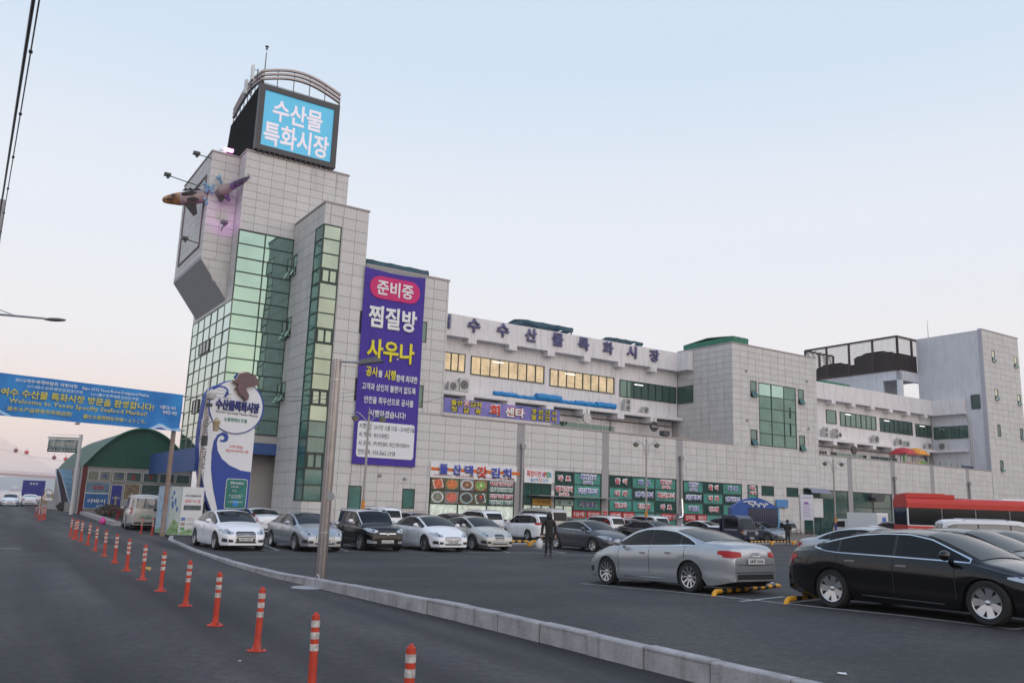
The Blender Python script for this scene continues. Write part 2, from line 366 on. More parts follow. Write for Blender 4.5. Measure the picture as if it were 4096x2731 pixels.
for a, b in (((-26.06, 6.45, 28.3), (-17.55, 6.75, 28.46)), ((-26.06, 6.75, 28.3), (-25.8, 8.3, 28.46)), ((-28.22, 8.25, 28.3), (-26.06, 8.5, 28.42)), ((-28.22, 8.5, 28.3), (-28.0, 17.8, 28.42)),
             ((-21.76, -.05, 23.2), (-18.22, .2, 23.34)), ((-21.76, .2, 23.2), (-21.5, 6.44, 23.34)), ((-18.22, -.05, 19.1), (-11.15, .2, 19.25)), ((-11.14, -.05, 8.56), (20.6, .36, 8.68)),
             ((33.55, -.05, 8.41), (67.5, .36, 8.52)), ((20.6, -.05, 18.55), (33.55, .2, 18.68)), ((20.6, .2, 18.55), (20.85, 7.5, 18.68)), ((67.66, -.05, 26.7), (76.85, .2, 26.85))):
    obj('coping', MB().box(a, b), mat('coping metal', (.36, .32, .32), .5), B)

# ---- openings
HOLES = {'F0': [], 'F65': [], 'F83': [], 'L-21.7': [], 'L-26': [], 'L-28.15': [], 'L20.65': []}
def P3(face, u, z, d=0):   # face -> local point; d = distance in front of the wall face
    k, v = face[0], float(face[1:]); v = {'F65': 6.5, 'F83': 8.3}.get(face, v)
    return (u, v - d, z) if k == 'F' else (v - d, u, z)
def pbox(mb, face, u0, u1, z0, z1, d0, d1): mb.box(P3(face, u0, z0, d0), P3(face, u1, z1, d1))
random.seed(11)
def pane_mesh(face, u0, u1, z0, z1, d, tilt=.011):
    mb = MB(); e = [random.uniform(-tilt, tilt) for _ in range(3)]
    d += .012; q = [(u0, z0, d + e[0]), (u1, z0, d + e[1]), (u1, z1, d + e[1] + e[2] - e[0]), (u0, z1, d + e[2])]
    mb.add([P3(face, *p) for p in q], [(0, 1, 2, 3)]); return mb
def grid_window(name, face, us, zs, fm, gm, fw=.06, depth=.05, parent=None, hole=True, out=0.0, gm_fn=None, label=None, bars=None):
    if hole and face in HOLES: HOLES[face].append((us[0], us[-1], zs[0], zs[-1]))
    mb = MB(); d0, d1 = -TK + .005 + out, depth - TK + .03 + out
    for i, u in enumerate(us):
        a = u - fw / 2 if 0 < i < len(us) - 1 else (u if i == 0 else u - fw); pbox(mb, face, a, a + fw, zs[0], zs[-1], d0, d1 + .002 * (i % 2))
    for i, z in enumerate(zs):
        a = z - fw / 2 if 0 < i < len(zs) - 1 else (z if i == 0 else z - fw); pbox(mb, face, us[0] + .001, us[-1] - .001, a, a + fw, d0 + .001, d1 + .004)
    w = obj(name, mb, fm, parent or B)
    if label: w['label'] = label
    for i in range(len(us) - 1):
        for j in range(len(zs) - 1):
            g = gm_fn(i, j) if gm_fn else gm
            obj('pane', pane_mesh(face, us[i] + fw / 2, us[i + 1] - fw / 2, zs[j] + fw / 2, zs[j + 1] - fw / 2, d0 + .02), g, w)
    return w
def lin(a, b, n): return [a + (b - a) * i / n for i in range(n + 1)]
ROWZ = [5.95 + 1.092 * k for k in range(15)]; ROWZ[-1] = 22.0 - .03 + .0
glassF = mat('green mirror glass front', (.24, .37, .345), .03, metal=.86, var=.12, vscale=.25)  # front copy of the mirror glass, darkened against the reflected sun glow
grid_window('curtain_wall', 'F65', [-26.02, -23.95, -21.68], [21.98 - 1.1 * k for k in range(15)][::-1], frame_g, glassF, .085)
grid_window('curtain_wall', 'L-26', [6.46 + 2.06 * k for k in range(7)], [16.5 - 1.1 * k for k in range(11)][::-1], mat('bronze mullion', (.16, .19, .15), .5), glassG, .06)
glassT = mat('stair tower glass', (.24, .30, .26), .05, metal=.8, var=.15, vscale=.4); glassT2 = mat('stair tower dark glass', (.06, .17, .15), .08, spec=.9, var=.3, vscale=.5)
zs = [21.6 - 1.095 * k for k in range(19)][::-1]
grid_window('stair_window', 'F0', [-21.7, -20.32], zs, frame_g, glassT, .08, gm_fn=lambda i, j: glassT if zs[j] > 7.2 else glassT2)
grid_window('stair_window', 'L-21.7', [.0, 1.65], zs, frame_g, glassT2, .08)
for k, j in ((14, 0), (10, 0), (6, 0), (2, 0)):      # opening sashes inside the stair glazing
    z = 21.6 - 1.095 * (19 - k); mb = MB()
    for u in (-21.55, -21.0, -20.45): pbox(mb, 'F0', u - .05, u + .05, zs[k], zs[k + 1], .0, .05)
    pbox(mb, 'F0', -21.55, -20.45, zs[k] + .06, zs[k] + .13, .0, .052); pbox(mb, 'F0', -21.55, -20.45, zs[k + 1] - .13, zs[k + 1] - .06, .0, .052); obj('opening_sash', mb, frame_g, B)
def small(face, u0, u1, z0, z1, g=glassD, sash=True):
    w = grid_window('window', face, [u0, u1], [z0, z0 + (z1 - z0) * .38, z1] if sash else [z0, z1], frame_d, g, .06)
    if sash:   # the lower sash hangs open
        mb = MB(); d = .28; zz = z0 + (z1 - z0) * .36; gg = sashG
        mb.add([P3(face, u0 + .06, zz, .04), P3(face, u1 - .06, zz, .04), P3(face, u1 - .06, z0 - .02, .04 + d), P3(face, u0 + .06, z0 - .02, .04 + d)], [(0, 1, 2, 3)])
        obj('open_sash', mb, sashG, w)
for a in ((23.18, 24.1, 13.5, 15.1), (30.45, 31.35, 13.45, 15.0), (23.1, 24.07, 8.75, 10.25), (30.4, 31.3, 8.65, 10.2)): small('F0', *a)
for a in ((69.7, 70.5, 22.75, 24.25), (75.35, 76.2, 22.65, 24.1), (69.75, 70.6, 17.7, 19.15), (75.45, 76.3, 17.6, 19.0), (75.45, 76.25, 13.0, 14.5), (69.75, 70.55, 8.55, 9.97)): small('F0', *a, g=mat('warm mirror glass', (.62, .62, .5), .05, metal=.8) if a[2] > 14 else glassD)  # upper panes coloured warm in place of the mirrored sunset sky
small('F0', 69.75, 70.55, 13.0, 14.55, sash=False)
for a in ((5.35, 6.3, 18.95, 20.6), (5.45, 6.4, 14.05, 15.65), (5.5, 6.42, 9.2, 10.65)): small('L-21.7', *a, g=glassT2)
for a in ((-18.45, -12.95, 14.0, 15.6), (-18.45, -12.95, 9.05, 10.7)): grid_window('window', 'F0', lin(a[0], a[1], 4), [a[2], a[3]], frame_d, glassD)
for a in ((-18.4, -17.4, 1.3, 3.07), (-14.2, -13.2, 1.6, 3.02)): small('F0', *a, g=glassT2, sash=False)
grid_window('window', 'F0', [24.4, 26.3, 28.2, 30.05], [8.75, 10.0, 11.27, 12.52, 13.75, 15.05], frame_g, glassD, .07, gm_fn=lambda i, j: glassF if j > 3 and i < 2 else mat('stairwell glass', (.09, .17, .15), .05, metal=.55, var=.2, vscale=.6))  # painted-in hill reflection darkens all but the top left panes
for (a, b) in ((28.2, 8.78 + 3.0), (28.2, 10.05)): mb = MB(); [pbox(mb, 'F0', a + q, a + q + .07, b, b + 1.2, .0, .05) for q in (.9,)]; obj('opening_sash', mb, frame_g, B)
grid_window('window', 'L-26', [12.1, 13.2, 14.2, 15.4], [13.3, 14.3], frame_d, glassD, .08, out=.05, hole=False); grid_window('window', 'L-26', [13.6, 14.6, 15.6], [8.5, 9.6], frame_d, glassD, .08, out=.05, hole=False)
# window bands of the upper storeys; mirrored glow and hill put into glass colours
warmG = mat('window glass warm', (.46, .39, .27), .05, metal=.8, var=.22, vscale=1.4); darkG = mat('window glass deep', (.10, .17, .15), .05, metal=.55)
def band(s0, s1, z0, z1, n, g): return grid_window('window', 'F7.55', lin(s0, s1, n), [z0, z1], frame_g, g, .07, depth=.06, hole=False, out=.06)
band(-9.4, -5.15, 13.45, 15.08, 6, warmG); band(-4.55, 3.45, 13.38, 15.05, 8, warmG); band(4.1, 12.0, 13.28, 14.92, 8, warmG); band(12.7, 20.4, 13.12, 14.84, 8, darkG)
band(45.2, 47.1, 13.17, 14.8, 1, darkG); band(47.85, 55.15, 13.05, 14.76, 7, darkG); band(55.95, 63.05, 12.98, 14.7, 7, darkG); band(63.8, 67.45, 12.94, 14.62, 4, darkG)
grid_window('window', 'F8.35', lin(5.0, 12.7, 5), [9.3, 10.2], frame_s, glassD, .05, hole=False, out=.06)
for a, b in ((44.6, 46.1), (46.8, 50.7), (50.8, 54.0), (54.8, 60.5)): grid_window('window', 'F8.35', lin(a, b, 3), [9.1, 9.88], frame_s, glassD, .05, hole=False, out=.06)
grid_window('window', 'L67.6', lin(2.65, 7.2, 4), [12.75, 14.4], frame_g, darkG, .06, depth=.06, hole=False, out=.06)
grid_window('window', 'L67.6', [.8, 1.95], [16.43, 18.28], frame_d, mat('vent glass', (.02, .06, .06), .2), .05, hole=False, out=.06)
grid_window('window', 'L20.6', [5.25, 7.4], [13.12, 14.84], frame_g, darkG, .06, hole=False, out=.06)
# fluorescent tubes seen lit in the rooms, close behind the glass line
tube_m = mat('fluorescent tube', (.8, .8, .8), .5, emit=(1, .98, .9), estr=2.2)
for s, z, t in ((-2.3, 14.75, 7.47), (5.9, 14.6, 7.47), (14.6, 14.5, 7.47), (48.8, 14.5, 7.47), (56.8, 14.4, 7.47), (64.7, 14.35, 7.47)):
    mb = MB(); mb.box((s, t, z), (s + 1.15, t - .03, z + .06)); obj('tube_light', mb, tube_m, B)

# ---- ground-floor shopfronts
def shopfront(s0, s1, z0, z1, us, zrows, gfn):
    return grid_window('shopfront', 'F0', us, zrows, frame_g, glassB, .10, gm_fn=gfn)
gD = mat('shop glass dark', (.02, .07, .06), .08, spec=.9, var=.4, vscale=1.5); gL = mat('shop glass lit', (.07, .22, .19), .1, spec=.9, var=.35, vscale=1.5, emit=(.04, .20, .15), estr=.22)
gW = mat('lit interior glass', (.5, .55, .5), .2, emit=(.85, .95, .8), estr=.28, var=.5, vscale=2.5)
shopfront(0, 0, 0, 0, [-12.0, -9.55, -6.98, -4.42], [.9, 2.05, 3.02, 4.0], lambda i, j: gW if j == 0 else gD)
shopfront(0, 0, 0, 0, [-3.62, -2.75, -1.8, -.86], [.1, 2.2, 2.9, 3.95], lambda i, j: gW if j == 0 else gD)
shopfront(0, 0, 0, 0, [-.53, .4, 1.38], [.1, 2.24, 2.9, 3.9, 5.0], lambda i, j: gW if j == 0 else gD)
shopfront(0, 0, 0, 0, [1.4, 4.38], [.6, 1.9, 2.95, 4.0, 5.0], lambda i, j: gL)
shopfront(0, 0, 0, 0, [5.2, 7.85, 10.5, 13.1], [.6, 1.9, 2.92, 3.95, 4.95], lambda i, j: gL if (i + j) % 3 else gD)
shopfront(0, 0, 0, 0, [13.95, 16.5, 19.1, 21.7], [.6, 1.9, 2.88, 3.85, 4.88], lambda i, j: gL if (i + j) % 2 else gD)
shopfront(0, 0, 0, 0, [22.5, 23.95], [.6, 2.5, 3.6, 4.86], lambda i, j: gL)
small('F0', 24.5, 26.3, 3.9, 4.86, gD, False); small('F0', 28.2, 30.0, 3.93, 4.85, gD, False)
shopfront(0, 0, 0, 0, [30.8, 33.4, 35.8, 38.15], [.1, 2.4, 3.9, 4.84], lambda i, j: gD)
shopfront(0, 0, 0, 0, [39.0, 42.5, 45.95], [.1, 1.6, 3.2, 4.82], lambda i, j: gD)
for a in (46.85, 54.65): shopfront(0, 0, 0, 0, lin(a, a + 6.9, 3), [.1, 2.6, 4.8], lambda i, j: gD)
red_m = mat('red sticker', (.50, .015, .02), .5); wht = mat('white lettering', (.80, .80, .80), .6); blu = mat('blue lettering', (.03, .06, .42), .6); redL = mat('red lettering', (.50, .01, .03), .6)
def sticker(txt, u, z, w, h, m, face='F0', d=.05, o=wht, bold=.03, ow=.16, par=None):
    p = P3(face, u, z, d); return text(txt, w, h, m, par or B, p, bold, outline=o, ow=ow)
def cell(u, z, lines, m, w=None):
    if len(lines) == 1: sticker(lines[0], u, z, w or 1.6, .46, m)
    else: sticker(lines[0], u, z + .14, w or 1.7, .44, m); sticker(lines[1], u, z - .30, 1.1, .27, m, ow=.22)
R, U = redL, blu
cell(.42, 4.42, ['마  트'], R, 1.3); cell(.42, 3.42, ['멸치건어', '(50여종)'], R); cell(2.9, 4.5, ['생선건어', '(50여종)'], U, 1.75); cell(2.9, 3.48, ['갓김치코너'], U, 2.1); cell(2.9, 2.42, ['커피.음료'], U, 1.9)
for u, col in ((6.52, [('활  어', R), ('대  게', R), ('랍스타', R)]), (9.17, [('패  류', U), ('2층식당코너', U), ('킹크랩', R)]), (11.8, [('멸치건어', R), ('젓갈코너', R), ('마  트', R)])):
    for k, (s_, m_) in enumerate(col): cell(u, 4.45 - 1.02 * k, [s_, '(50여종)'] if s_ == '멸치건어' else [s_], m_, 2.1 if '코너' in s_ else 1.35)
for u, col in ((15.2, [('생선건어', U), ('갓김치코너', U), ('커피.음료', U)]), (17.8, [('활  어', R), ('대  게', R), ('킹크랩', R)]), (20.4, [('패  류', U), ('2층식당코너', U), ('로  타', U)])):
    for k, (s_, m_) in enumerate(col): cell(u, 4.38 - 1.0 * k, [s_, '(50여종)'] if s_ == '생선건어' else [s_], m_, 2.0 if '코너' in s_ else 1.3)
cell(23.2, 4.4, ['족발,', '족발'], R, .9)
for u, s_, w in ((2.0, '대게', 1.3), (3.55, '직판장', 1.5), (5.95, '대게', 1.3), (7.4, '랍스타', 1.35), (11.9, '직판장', 1.4), (14.8, '산지직송', 1.45), (16.3, '최저가', 1.2)):
    mb = MB(); pbox(mb, 'F0', u - w / 2, u + w / 2, 1.28, 1.86, .02, .05); o = obj('sticker', mb, red_m, B); text(s_, w * .8, .38, wht, o, P3('F0', u, 1.57, .055), .02)

# ---- vertical smooth strips between the shopfronts
STR = [(-4.35, -3.62), (4.42, 5.16), (13.15, 13.9), (38.2, 38.98), (46.0, 46.83), (53.8, 54.6), (61.5, 62.2)]
mb = MB()
for a, b in STR: mb = MB(); pbox(mb, 'F0', a, b, 0, 8.55 if a < 20 else 8.4, -TK + .002, .0); obj('column_strip', mb, strip_m, B); HOLES['F0'].append((a, b, 0, 8.7))
mb = MB()
for a, b, z0 in ((-.83, -.55, 0),): pbox(mb, 'F0', a, b, 0, 5, -TK + .003, .0)
obj('column_strip', mb, strip_m, B)

# ---- stone cladding: each panel its own piece; the 300 that show largest are separate parts
TILES = []
def clad(face, u0, u1, z0, z1, du, dz, u_ref=None, z_ref=None):
    u_ref = u0 if u_ref is None else u_ref; z_ref = z1 if z_ref is None else z_ref
    i0 = math.floor((u0 - u_ref) / du); i1 = math.ceil((u1 - u_ref) / du); j0 = math.floor((z0 - z_ref) / dz); j1 = math.ceil((z1 - z_ref) / dz)
    for i in range(i0, i1):
        for j in range(j0, j1):
            a, b = max(u0, u_ref + i * du), min(u1, u_ref + (i + 1) * du); c, d = max(z0, z_ref + j * dz), min(z1, z_ref + (j + 1) * dz)
            if b - a < .03 or d - c < .03: continue
            rects = [(a, b, c, d)]
            for (ha, hb, hc, hd) in HOLES.get(face, []):
                nr = []
                for (p, q, r, s) in rects:
                    if hb <= p or ha >= q or hd <= r or hc >= s: nr.append((p, q, r, s)); continue
                    if ha > p: nr.append((p, ha, r, s))
                    if hb < q: nr.append((hb, q, r, s))
                    m0, m1 = max(p, ha), min(q, hb)
                    if hc > r: nr.append((m0, m1, r, hc))
                    if hd < s: nr.append((m0, m1, hd, s))
                rects = nr
            for r in rects:
                if r[1] - r[0] > .05 and r[3] - r[2] > .05: TILES.append((face,) + r)
HOLES['F0'] += [(-26, -21.69, 0, 30)]
clad('F65', -26, -17.6, 21.98, 28.3, 1.05, .63); clad('F83', -28.15, -26, 19.65, 28.3, 1.07, .66)
clad('L-26', 6.5, 8.3, 16.5, 28.3, 2.2, .66); clad('L-28.15', 8.3, 17.8, 19.65, 28.3, 1.6, .66); clad('L-26', 8.3, 18.9, 16.5, 19.7, 2.1, .66)
clad('F0', -21.7, -18.27, 0, 23.2, .98, .84, u_ref=-20.25); clad('L-21.7', 0, 6.5, 0, 23.2, 1.3, .84)
clad('F0', -18.27, -11.2, 8.6, 19.1, 1.15, .80); clad('F0', -18.27, 20.65, 0, 8.55, 1.33, .645, u_ref=-12.25); clad('F0', 33.5, 67.6, 0, 8.4, 1.33, .645, u_ref=-12.25)
clad('F0', 20.65, 33.5, 0, 8.55, 1.33, .645, u_ref=-12.25); clad('F0', 20.65, 33.5, 8.55, 18.55, 1.12, .61); clad('L20.65', 0, 7.5, 8.55, 18.55, 1.04, .61); clad('F0', 67.66, 76.8, 0, 26.7, 1.3, .78)
GP = .026
def tile_score(t):
    f, u0, u1, z0, z1 = t; p = P3(f, (u0 + u1) / 2, (z0 + z1) / 2); w = Vector(WP(*p)) - Vector((0, 0, 2)); n = Vector((sin(RZ), -cos(RZ), 0)) if f[0] == 'F' else Vector((-cos(RZ), -sin(RZ), 0))
    if z1 < 2.6: return 0
    return (u1 - u0) * (z1 - z0) * max(0, -w.normalized().dot(n)) / w.length_squared
TILES.sort(key=tile_score, reverse=True)
unit = {}
for k in 'FL':
    mb = MB()
    if k == 'F': mb.add([(-.5, -.5, -.5), (.5, -.5, -.5), (.5, -.5, .5), (-.5, -.5, .5), (-.5, .5, -.5), (.5, .5, -.5), (.5, .5, .5), (-.5, .5, .5)], [(0, 1, 2, 3), (0, 4, 5, 1), (1, 5, 6, 2), (2, 6, 7, 3), (3, 7, 4, 0)])
    else: mb.add([(-.5, -.5, -.5), (-.5, .5, -.5), (-.5, .5, .5), (-.5, -.5, .5), (.5, -.5, -.5), (.5, .5, -.5), (.5, .5, .5), (.5, -.5, .5)], [(0, 1, 2, 3), (0, 4, 5, 1), (1, 5, 6, 2), (2, 6, 7, 3), (3, 7, 4, 0)])
    unit[k] = mb.mesh('stone_panel', stone)
rest = MB()
for n, (f, u0, u1, z0, z1) in enumerate(TILES):
    e = random.uniform(-.004, .004)
    a, b = P3(f, u0 + GP / 2, z0 + GP / 2, 0 + e), P3(f, u1 - GP / 2, z1 - GP / 2, -TK)
    if n < 300:
        o = bpy.data.objects.new('stone_panel', unit[f[0]]); COL.objects.link(o); o.parent = B
        o.location = [(a[i] + b[i]) / 2 for i in range(3)]; o.scale = [abs(b[i] - a[i]) for i in range(3)]
    else:
        x0, x1 = min(a[0], b[0]), max(a[0], b[0]); y0, y1 = min(a[1], b[1]), max(a[1], b[1]); c0_, c1_ = a[2], b[2]
        if f[0] == 'F': rest.add([(x0, y0, c0_), (x1, y0, c0_), (x1, y0, c1_), (x0, y0, c1_), (x0, y1, c0_), (x1, y1, c0_), (x1, y1, c1_), (x0, y1, c1_)], [(0, 1, 2, 3), (0, 4, 5, 1), (1, 5, 6, 2), (2, 6, 7, 3), (3, 7, 4, 0)])
        else: rest.add([(x0, y0, c0_), (x0, y1, c0_), (x0, y1, c1_), (x0, y0, c1_), (x1, y0, c0_), (x1, y1, c0_), (x1, y1, c1_), (x1, y0, c1_)], [(0, 1, 2, 3), (0, 4, 5, 1), (1, 5, 6, 2), (2, 6, 7, 3), (3, 7, 4, 0)])
rest.add([(-28.15, 8.33, 19.66), (-25.98, 8.33, 19.66), (-25.98, 8.33, 16.76)], [(0, 1, 2)])
# panels of the triangular gusset under the cantilevered box
for j in range(5):
    zt, zb = 19.65 - .58 * j, 19.65 - .58 * (j + 1) + .03
    sl = lambda z: -28.15 + (19.65 - z) * (2.15 / 2.9)
    for (a, b) in ((None, -27.08), (-27.05, -26.02)):
        l0 = sl(zb) if a is None or sl(zb) > a else a; l1 = sl(zt) if a is None or sl(zt) > a else a
        if l1 >= b - .05: continue
        l0 = min(l0, b)
        rest.add([(l0, 8.3, zb), (b, 8.3, zb), (b, 8.3, zt), (l1, 8.3, zt)], [(0, 1, 2, 3)])
rs = obj('stone_cladding', rest, stone, B); rs['kind'] = 'stuff'
mb = MB()   # recessed frame line on the nose side
for a, b, c, d in ((9.3, 16.6, 20.8, 20.9), (9.3, 16.6, 26.6, 26.7), (9.3, 9.42, 20.8, 26.7), (16.5, 16.6, 20.8, 26.7)): pbox(mb, 'L-28.15', a, b, c, d, .005, .09)
obj('panel_frame', mb, mat('bronze trim', (.16, .11, .12), .5), B)
# blue base band of the glass tower and the blue canopy round its left side
mb = MB(); mb.box((-26.15, 6.38, 5.15), (-21.68, 6.62, 5.97)); mb.box((-26.2, 6.62, 5.0), (-26.02, 12, 5.95)); mb.box((-26.2, 12, 3.85), (-26.02, 30, 5.7))
obj('fascia', mb, mat('blue fascia', (.028, .085, .26), .55, var=.1, dirt=.1), B)
mb = MB(); mb.box((-26, 6.6, 5.2), (-21.75, 8.2, 5.9)); obj('recess_ceiling', mb, darkg, B)

# roof structures
def tarp_box(s0, s1, t0, t1, z0, z1, m, name='roof_cover'):
    mb = MB(); n = 10
    mb.grid(lambda i, j: (s0 + (s1 - s0) * i / n + .05 * sin(i * 3 + j), t0 + (t1 - t0) * j / 4, z1 - .25 * abs(j - 2) / 2 + .06 * sin(i * 2.1 + j)), n, 4)
    mb.grid(lambda i, j: (s0 + (s1 - s0) * i / n + .05 * sin(i * 3), t0 - .04 * (j % 2) + .05 * sin(i * 1.9 + j), z0 + (z1 - .25 - z0) * j / 3 + (.12 * sin(i * 1.3) if j == 0 else 0)), n, 3)
    mb.grid(lambda i, j: (s0 + .04 * (j % 2), t0 + (t1 - t0) * i / 4, z0 + (z1 - .25 + .0 - z0) * j / 3), 4, 3)
    mb.grid(lambda i, j: (s1 - .04 * (j % 2), t0 + (t1 - t0) * i / 4, z0 + (z1 - .25 + .0 - z0) * j / 3), 4, 3)
    return obj(name, mb, m, B, smooth=True, angle=40)
tb = mat('blue green tarpaulin', (.006, .07, .11), .45, var=.3, vscale=2); tg = mat('green tarpaulin', (.01, .17, .10), .5, var=.25, vscale=2)
tarp_box(1.6, 7.6, 8.6, 12, 19.1, 19.72, tb); tarp_box(12.9, 16.8, 8.6, 11.5, 19.0, 19.5, tb); [obj('cover_post', MB().box((s_, 8.7, 17.9), (s_ + .1, 8.8, 19.2)), darkg, B) for s_ in (1.7, 4.6, 7.4, 13.0, 16.6)]; tarp_box(-17.6, -12.2, 1.6, 5, 19.3, 20.35, tb)
tarp_box(20.9, 23.2, .12, 6.9, 18.65, 19.55, tg); tarp_box(45, 50.5, 7.8, 11, 17.6, 18.6, tg)

# roof cooling yard behind a louvred screen
Lr = mat('louvre brown', (.045, .025, .022), .5)
for (axis, a, b, c) in (('s', 63.2, 69.9, 9.1), ('t', 9.1, 24.0, 63.2), ('s', 63.2, 69.9, 24.0)):
    L_ = b - a; nb = 4 if axis == 't' else 2
    mb = MB()
    for k in range(nb + 1):
        p = a + L_ * k / nb
        if axis == 's': mb.box((p - .12, c - .12, 21.9), (p + .12, c + .12, 26.6))
        else: mb.box((c - .12, p - .12, 21.9), (c + .12, p + .12, 26.6))
    if axis == 's': mb.box((a, c - .1, 26.4), (b, c + .1, 26.68)); mb.box((a, c - .1, 21.95), (b, c + .1, 22.1))
    else: mb.box((c - .1, a, 26.4), (c + .1, b, 26.68)); mb.box((c - .1, a, 21.95), (c + .1, b, 22.1))
    sc = obj('louvre_frame', mb, Lr, B)
    for k in range(15):
        z = 22.25 + k * .28; mb = MB()
        if axis == 's': mb.box((a, c - .05, z), (b, c - .02, z + .10))
        else: mb.box((c - .05, a, z), (c - .02, b, z + .10))
        obj('slat', mb, Lr, sc)
cm = mat('cooling tower cover', (.022, .018, .018), .7, var=.2)
def tower_cover(s0, s1, t0, t1, z1, name='cooling_tower'):
    mb = MB(); n = 8
    mb.prism([(s0, t0, 21.92), (s0, t1, 21.92)] + [(s0, t1 - (t1 - t0) * k / n, z1 - .55 * abs(2 * k / n - 1) ** 2) for k in range(n + 1)], (s1 - s0, 0, 0)); obj(name, mb, cm, B)
tower_cover(63.8, 68.8, 9.8, 16.2, 25.0); tower_cover(63.8, 68.8, 16.9, 22.6, 24.2)
mb = MB(); mb.tube([(63.2, 9.0, 22.3), (63.2, 23.5, 22.25)], .03); mb.tube([(63.2, 9.0, 22.05), (63.2, 23.5, 22.0)], .03); obj('handrail', mb, steel, B)
mb = MB(); mb.tube([(70.7, 9, 26.5), (70.7, 9, 28.6), (70.7, 9, 29.7)], [.05, .04, .015]); mb.ball((70.7, 9, 29.75), .07); obj('antenna', mb, mat('antenna paint', (.5, .25, .22), .5), B)
mb = MB(); mb.tube([(67.5, 3.0, 15.9), (67.4, 2.5, 15.6), (67.42, 2.3, 14.8), (67.42, 2.2, 8.6)], .09); obj('downpipe', mb, steel, B)
# down pipes and vents on the long front
for s, z0, z1 in ((-3.85, .5, 6.7), (13.6, 3.2, 6.8), (46.55, .5, 6.5), (61.95, .5, 6.6)):
    mb = MB(); mb.tube([(s, -.12, z0), (s, -.12, z1)], .11); mb.box((s - .2, -.3, z1 - .1), (s + .2, -.01, z1 + .25)); obj('downpipe', mb, mat('pipe metal', (.30, .30, .31), .4, metal=.5), B)
mb = MB(); mb.tube([(13.55, -.2, 3.2), (13.5, -.35, 2.0), (13.3, -.45, 1.6), (12.9, -.45, 1.5)], .13); mb.box((12.5, -.5, 1.4), (12.95, -.05, 1.9)); obj('exhaust_duct', mb, chrome, B)
for s, z, f in ((-16.1, 3.9, 'F0'), (-14.1, 3.75, 'F0'), (22.6, 16.0, 'F0'), (31.9, 16.0, 'F0'), (22.6, 11.1, 'F0'), (31.9, 11.0, 'F0'), (-15.3, 12.4, 'F0')):
    mb = MB(); mb.ball(P3(f, s, z, .1), .13); obj('vent_cap', mb, steel, B)
# brown service pipe under the ledges
mb = MB(); mb.tube([(-1, 8.2, 10.75), (20.4, 8.2, 10.75)], .05); mb.tube([(44, 8.2, 10.4), (67, 8.2, 10.4)], .05); mb.tube([(12.2, 8.2, 10.7), (12.2, 8.2, 8.7)], .04); mb.tube([(47, 8.2, 10.4), (47, 8.2, 8.7)], .04); obj('service_pipe', mb, mat('service pipe brown', (.12, .09, .08), .6), B)
# door hood with lattice truss over the canopy row
mb = MB(); mb.grid(lambda i, j: (30.9 + 3.0 * i, -.05 - .9 * sin(j / 6 * pi / 2), 4.45 + .5 * cos(j / 6 * pi / 2)), 1, 6); mb.box((30.88, -.95, 4.4), (33.92, -.9, 4.47)); obj('door_hood', mb, mat('grey polycarbonate hood', (.16, .18, .26), .25), B)
mb = MB(); mb.box((-3.1, -1.5, 2.92), (5.0, -.07, 2.98)); obj('door_hood', mb, mat('translucent hood', (.28, .30, .30), .4), B)
mb = MB(); mb.box((31.0, -.35, 2.0), (33.4, -.06, 3.9)); obj('wall_board', mb, mat('white crumpled sheet', (.62, .63, .64), .7, bump=.6, bscale=3), B)
mb = MB(); mb.box((41.4, -.6, 4.3), (43.8, -.05, 4.7)); mb.box((41.9, -.75, 3.9), (43.4, -.1, 4.3)); obj('signal_box', mb, darkg, B)
# green eaves figures: roof parapet letters
let_side = mat('letter side', (.42, .38, .42), .4); letb = mat('letter face violet blue', (.085, .085, .22), .45, var=.2, vscale=2)
for ch, s in zip('여수수산물특화시장', (-7.95, -4.9, -1.85, 1.22, 4.3, 7.4, 10.45, 13.5, 16.55)):
    o = obj('letter', text_mesh(ch, 1.25, 1.22, letb, .03, .16), None, B); o.location = (s, 6.6, 17.62)
    o = obj('letter_backing', text_mesh(ch, 1.34, 1.31, let_side, .055, .04), None, B); o.location = (s, 6.72, 17.60)
# ---------------------------------------------------------------- things fixed to or standing on the building
def bthing(name, label, cat, s, t, z, group=None): return thing(name, label, cat, WP(s, t, z), RZ, group)
# rooftop screen
q = bthing('led_billboard', 'large sky-blue LED screen with white Korean letters on top of the glass tower', 'billboard', -25.55, 6.15, 28.55)
mb = MB()
for a, b in (((0, 0, 0), (6.6, .5, .42)), ((0, 0, 5.05), (6.6, .5, 5.5)), ((0, 0, .42), (.42, .5, 5.05)), ((6.15, 0, .42), (6.6, .5, 5.05))): mb.box(a, b)
obj('screen_frame', mb, mat('screen frame', (.055, .05, .055), .5), q)
mb = MB(); mb.add([(.42, .12, .42), (6.15, .12, .42), (6.15, .12, 5.05), (.42, .12, 5.05)], [(0, 1, 2, 3)])
sm = mat('lit screen blue', (.05, .25, .38), .4, emit=(.07, .36, .55), estr=.8, var=.06, vscale=14); obj('screen_panel', mb, sm, q)
lm = mat('lit screen white', (.5, .45, .5), .5, emit=(.72, .66, .72), estr=.62)
text('수산물', 4.1, 1.85, lm, q, (3.2, .10, 3.62), .035); text('특화시장', 5.35, 1.95, lm, q, (3.27, .10, 1.55), .035)
mb = MB(); mb.prism([(0.02, .5, 0), (.02, 8.8, 0), (.02, 9.2, 3.0), (.02, 8.6, 5.1), (.02, .5, 5.5)], (.3, 0, 0)); mb.box((6.3, .5, 0), (6.58, 8.6, 5.4)); mb.box((.32, 8.5, 0), (6.3, 8.8, 5.1)); mb.box((.3, .5, 5.1), (6.3, 8.5, 5.3))
obj('screen_housing', mb, mat('black mesh housing', (.003, .003, .004), .9, spec=.1), q)
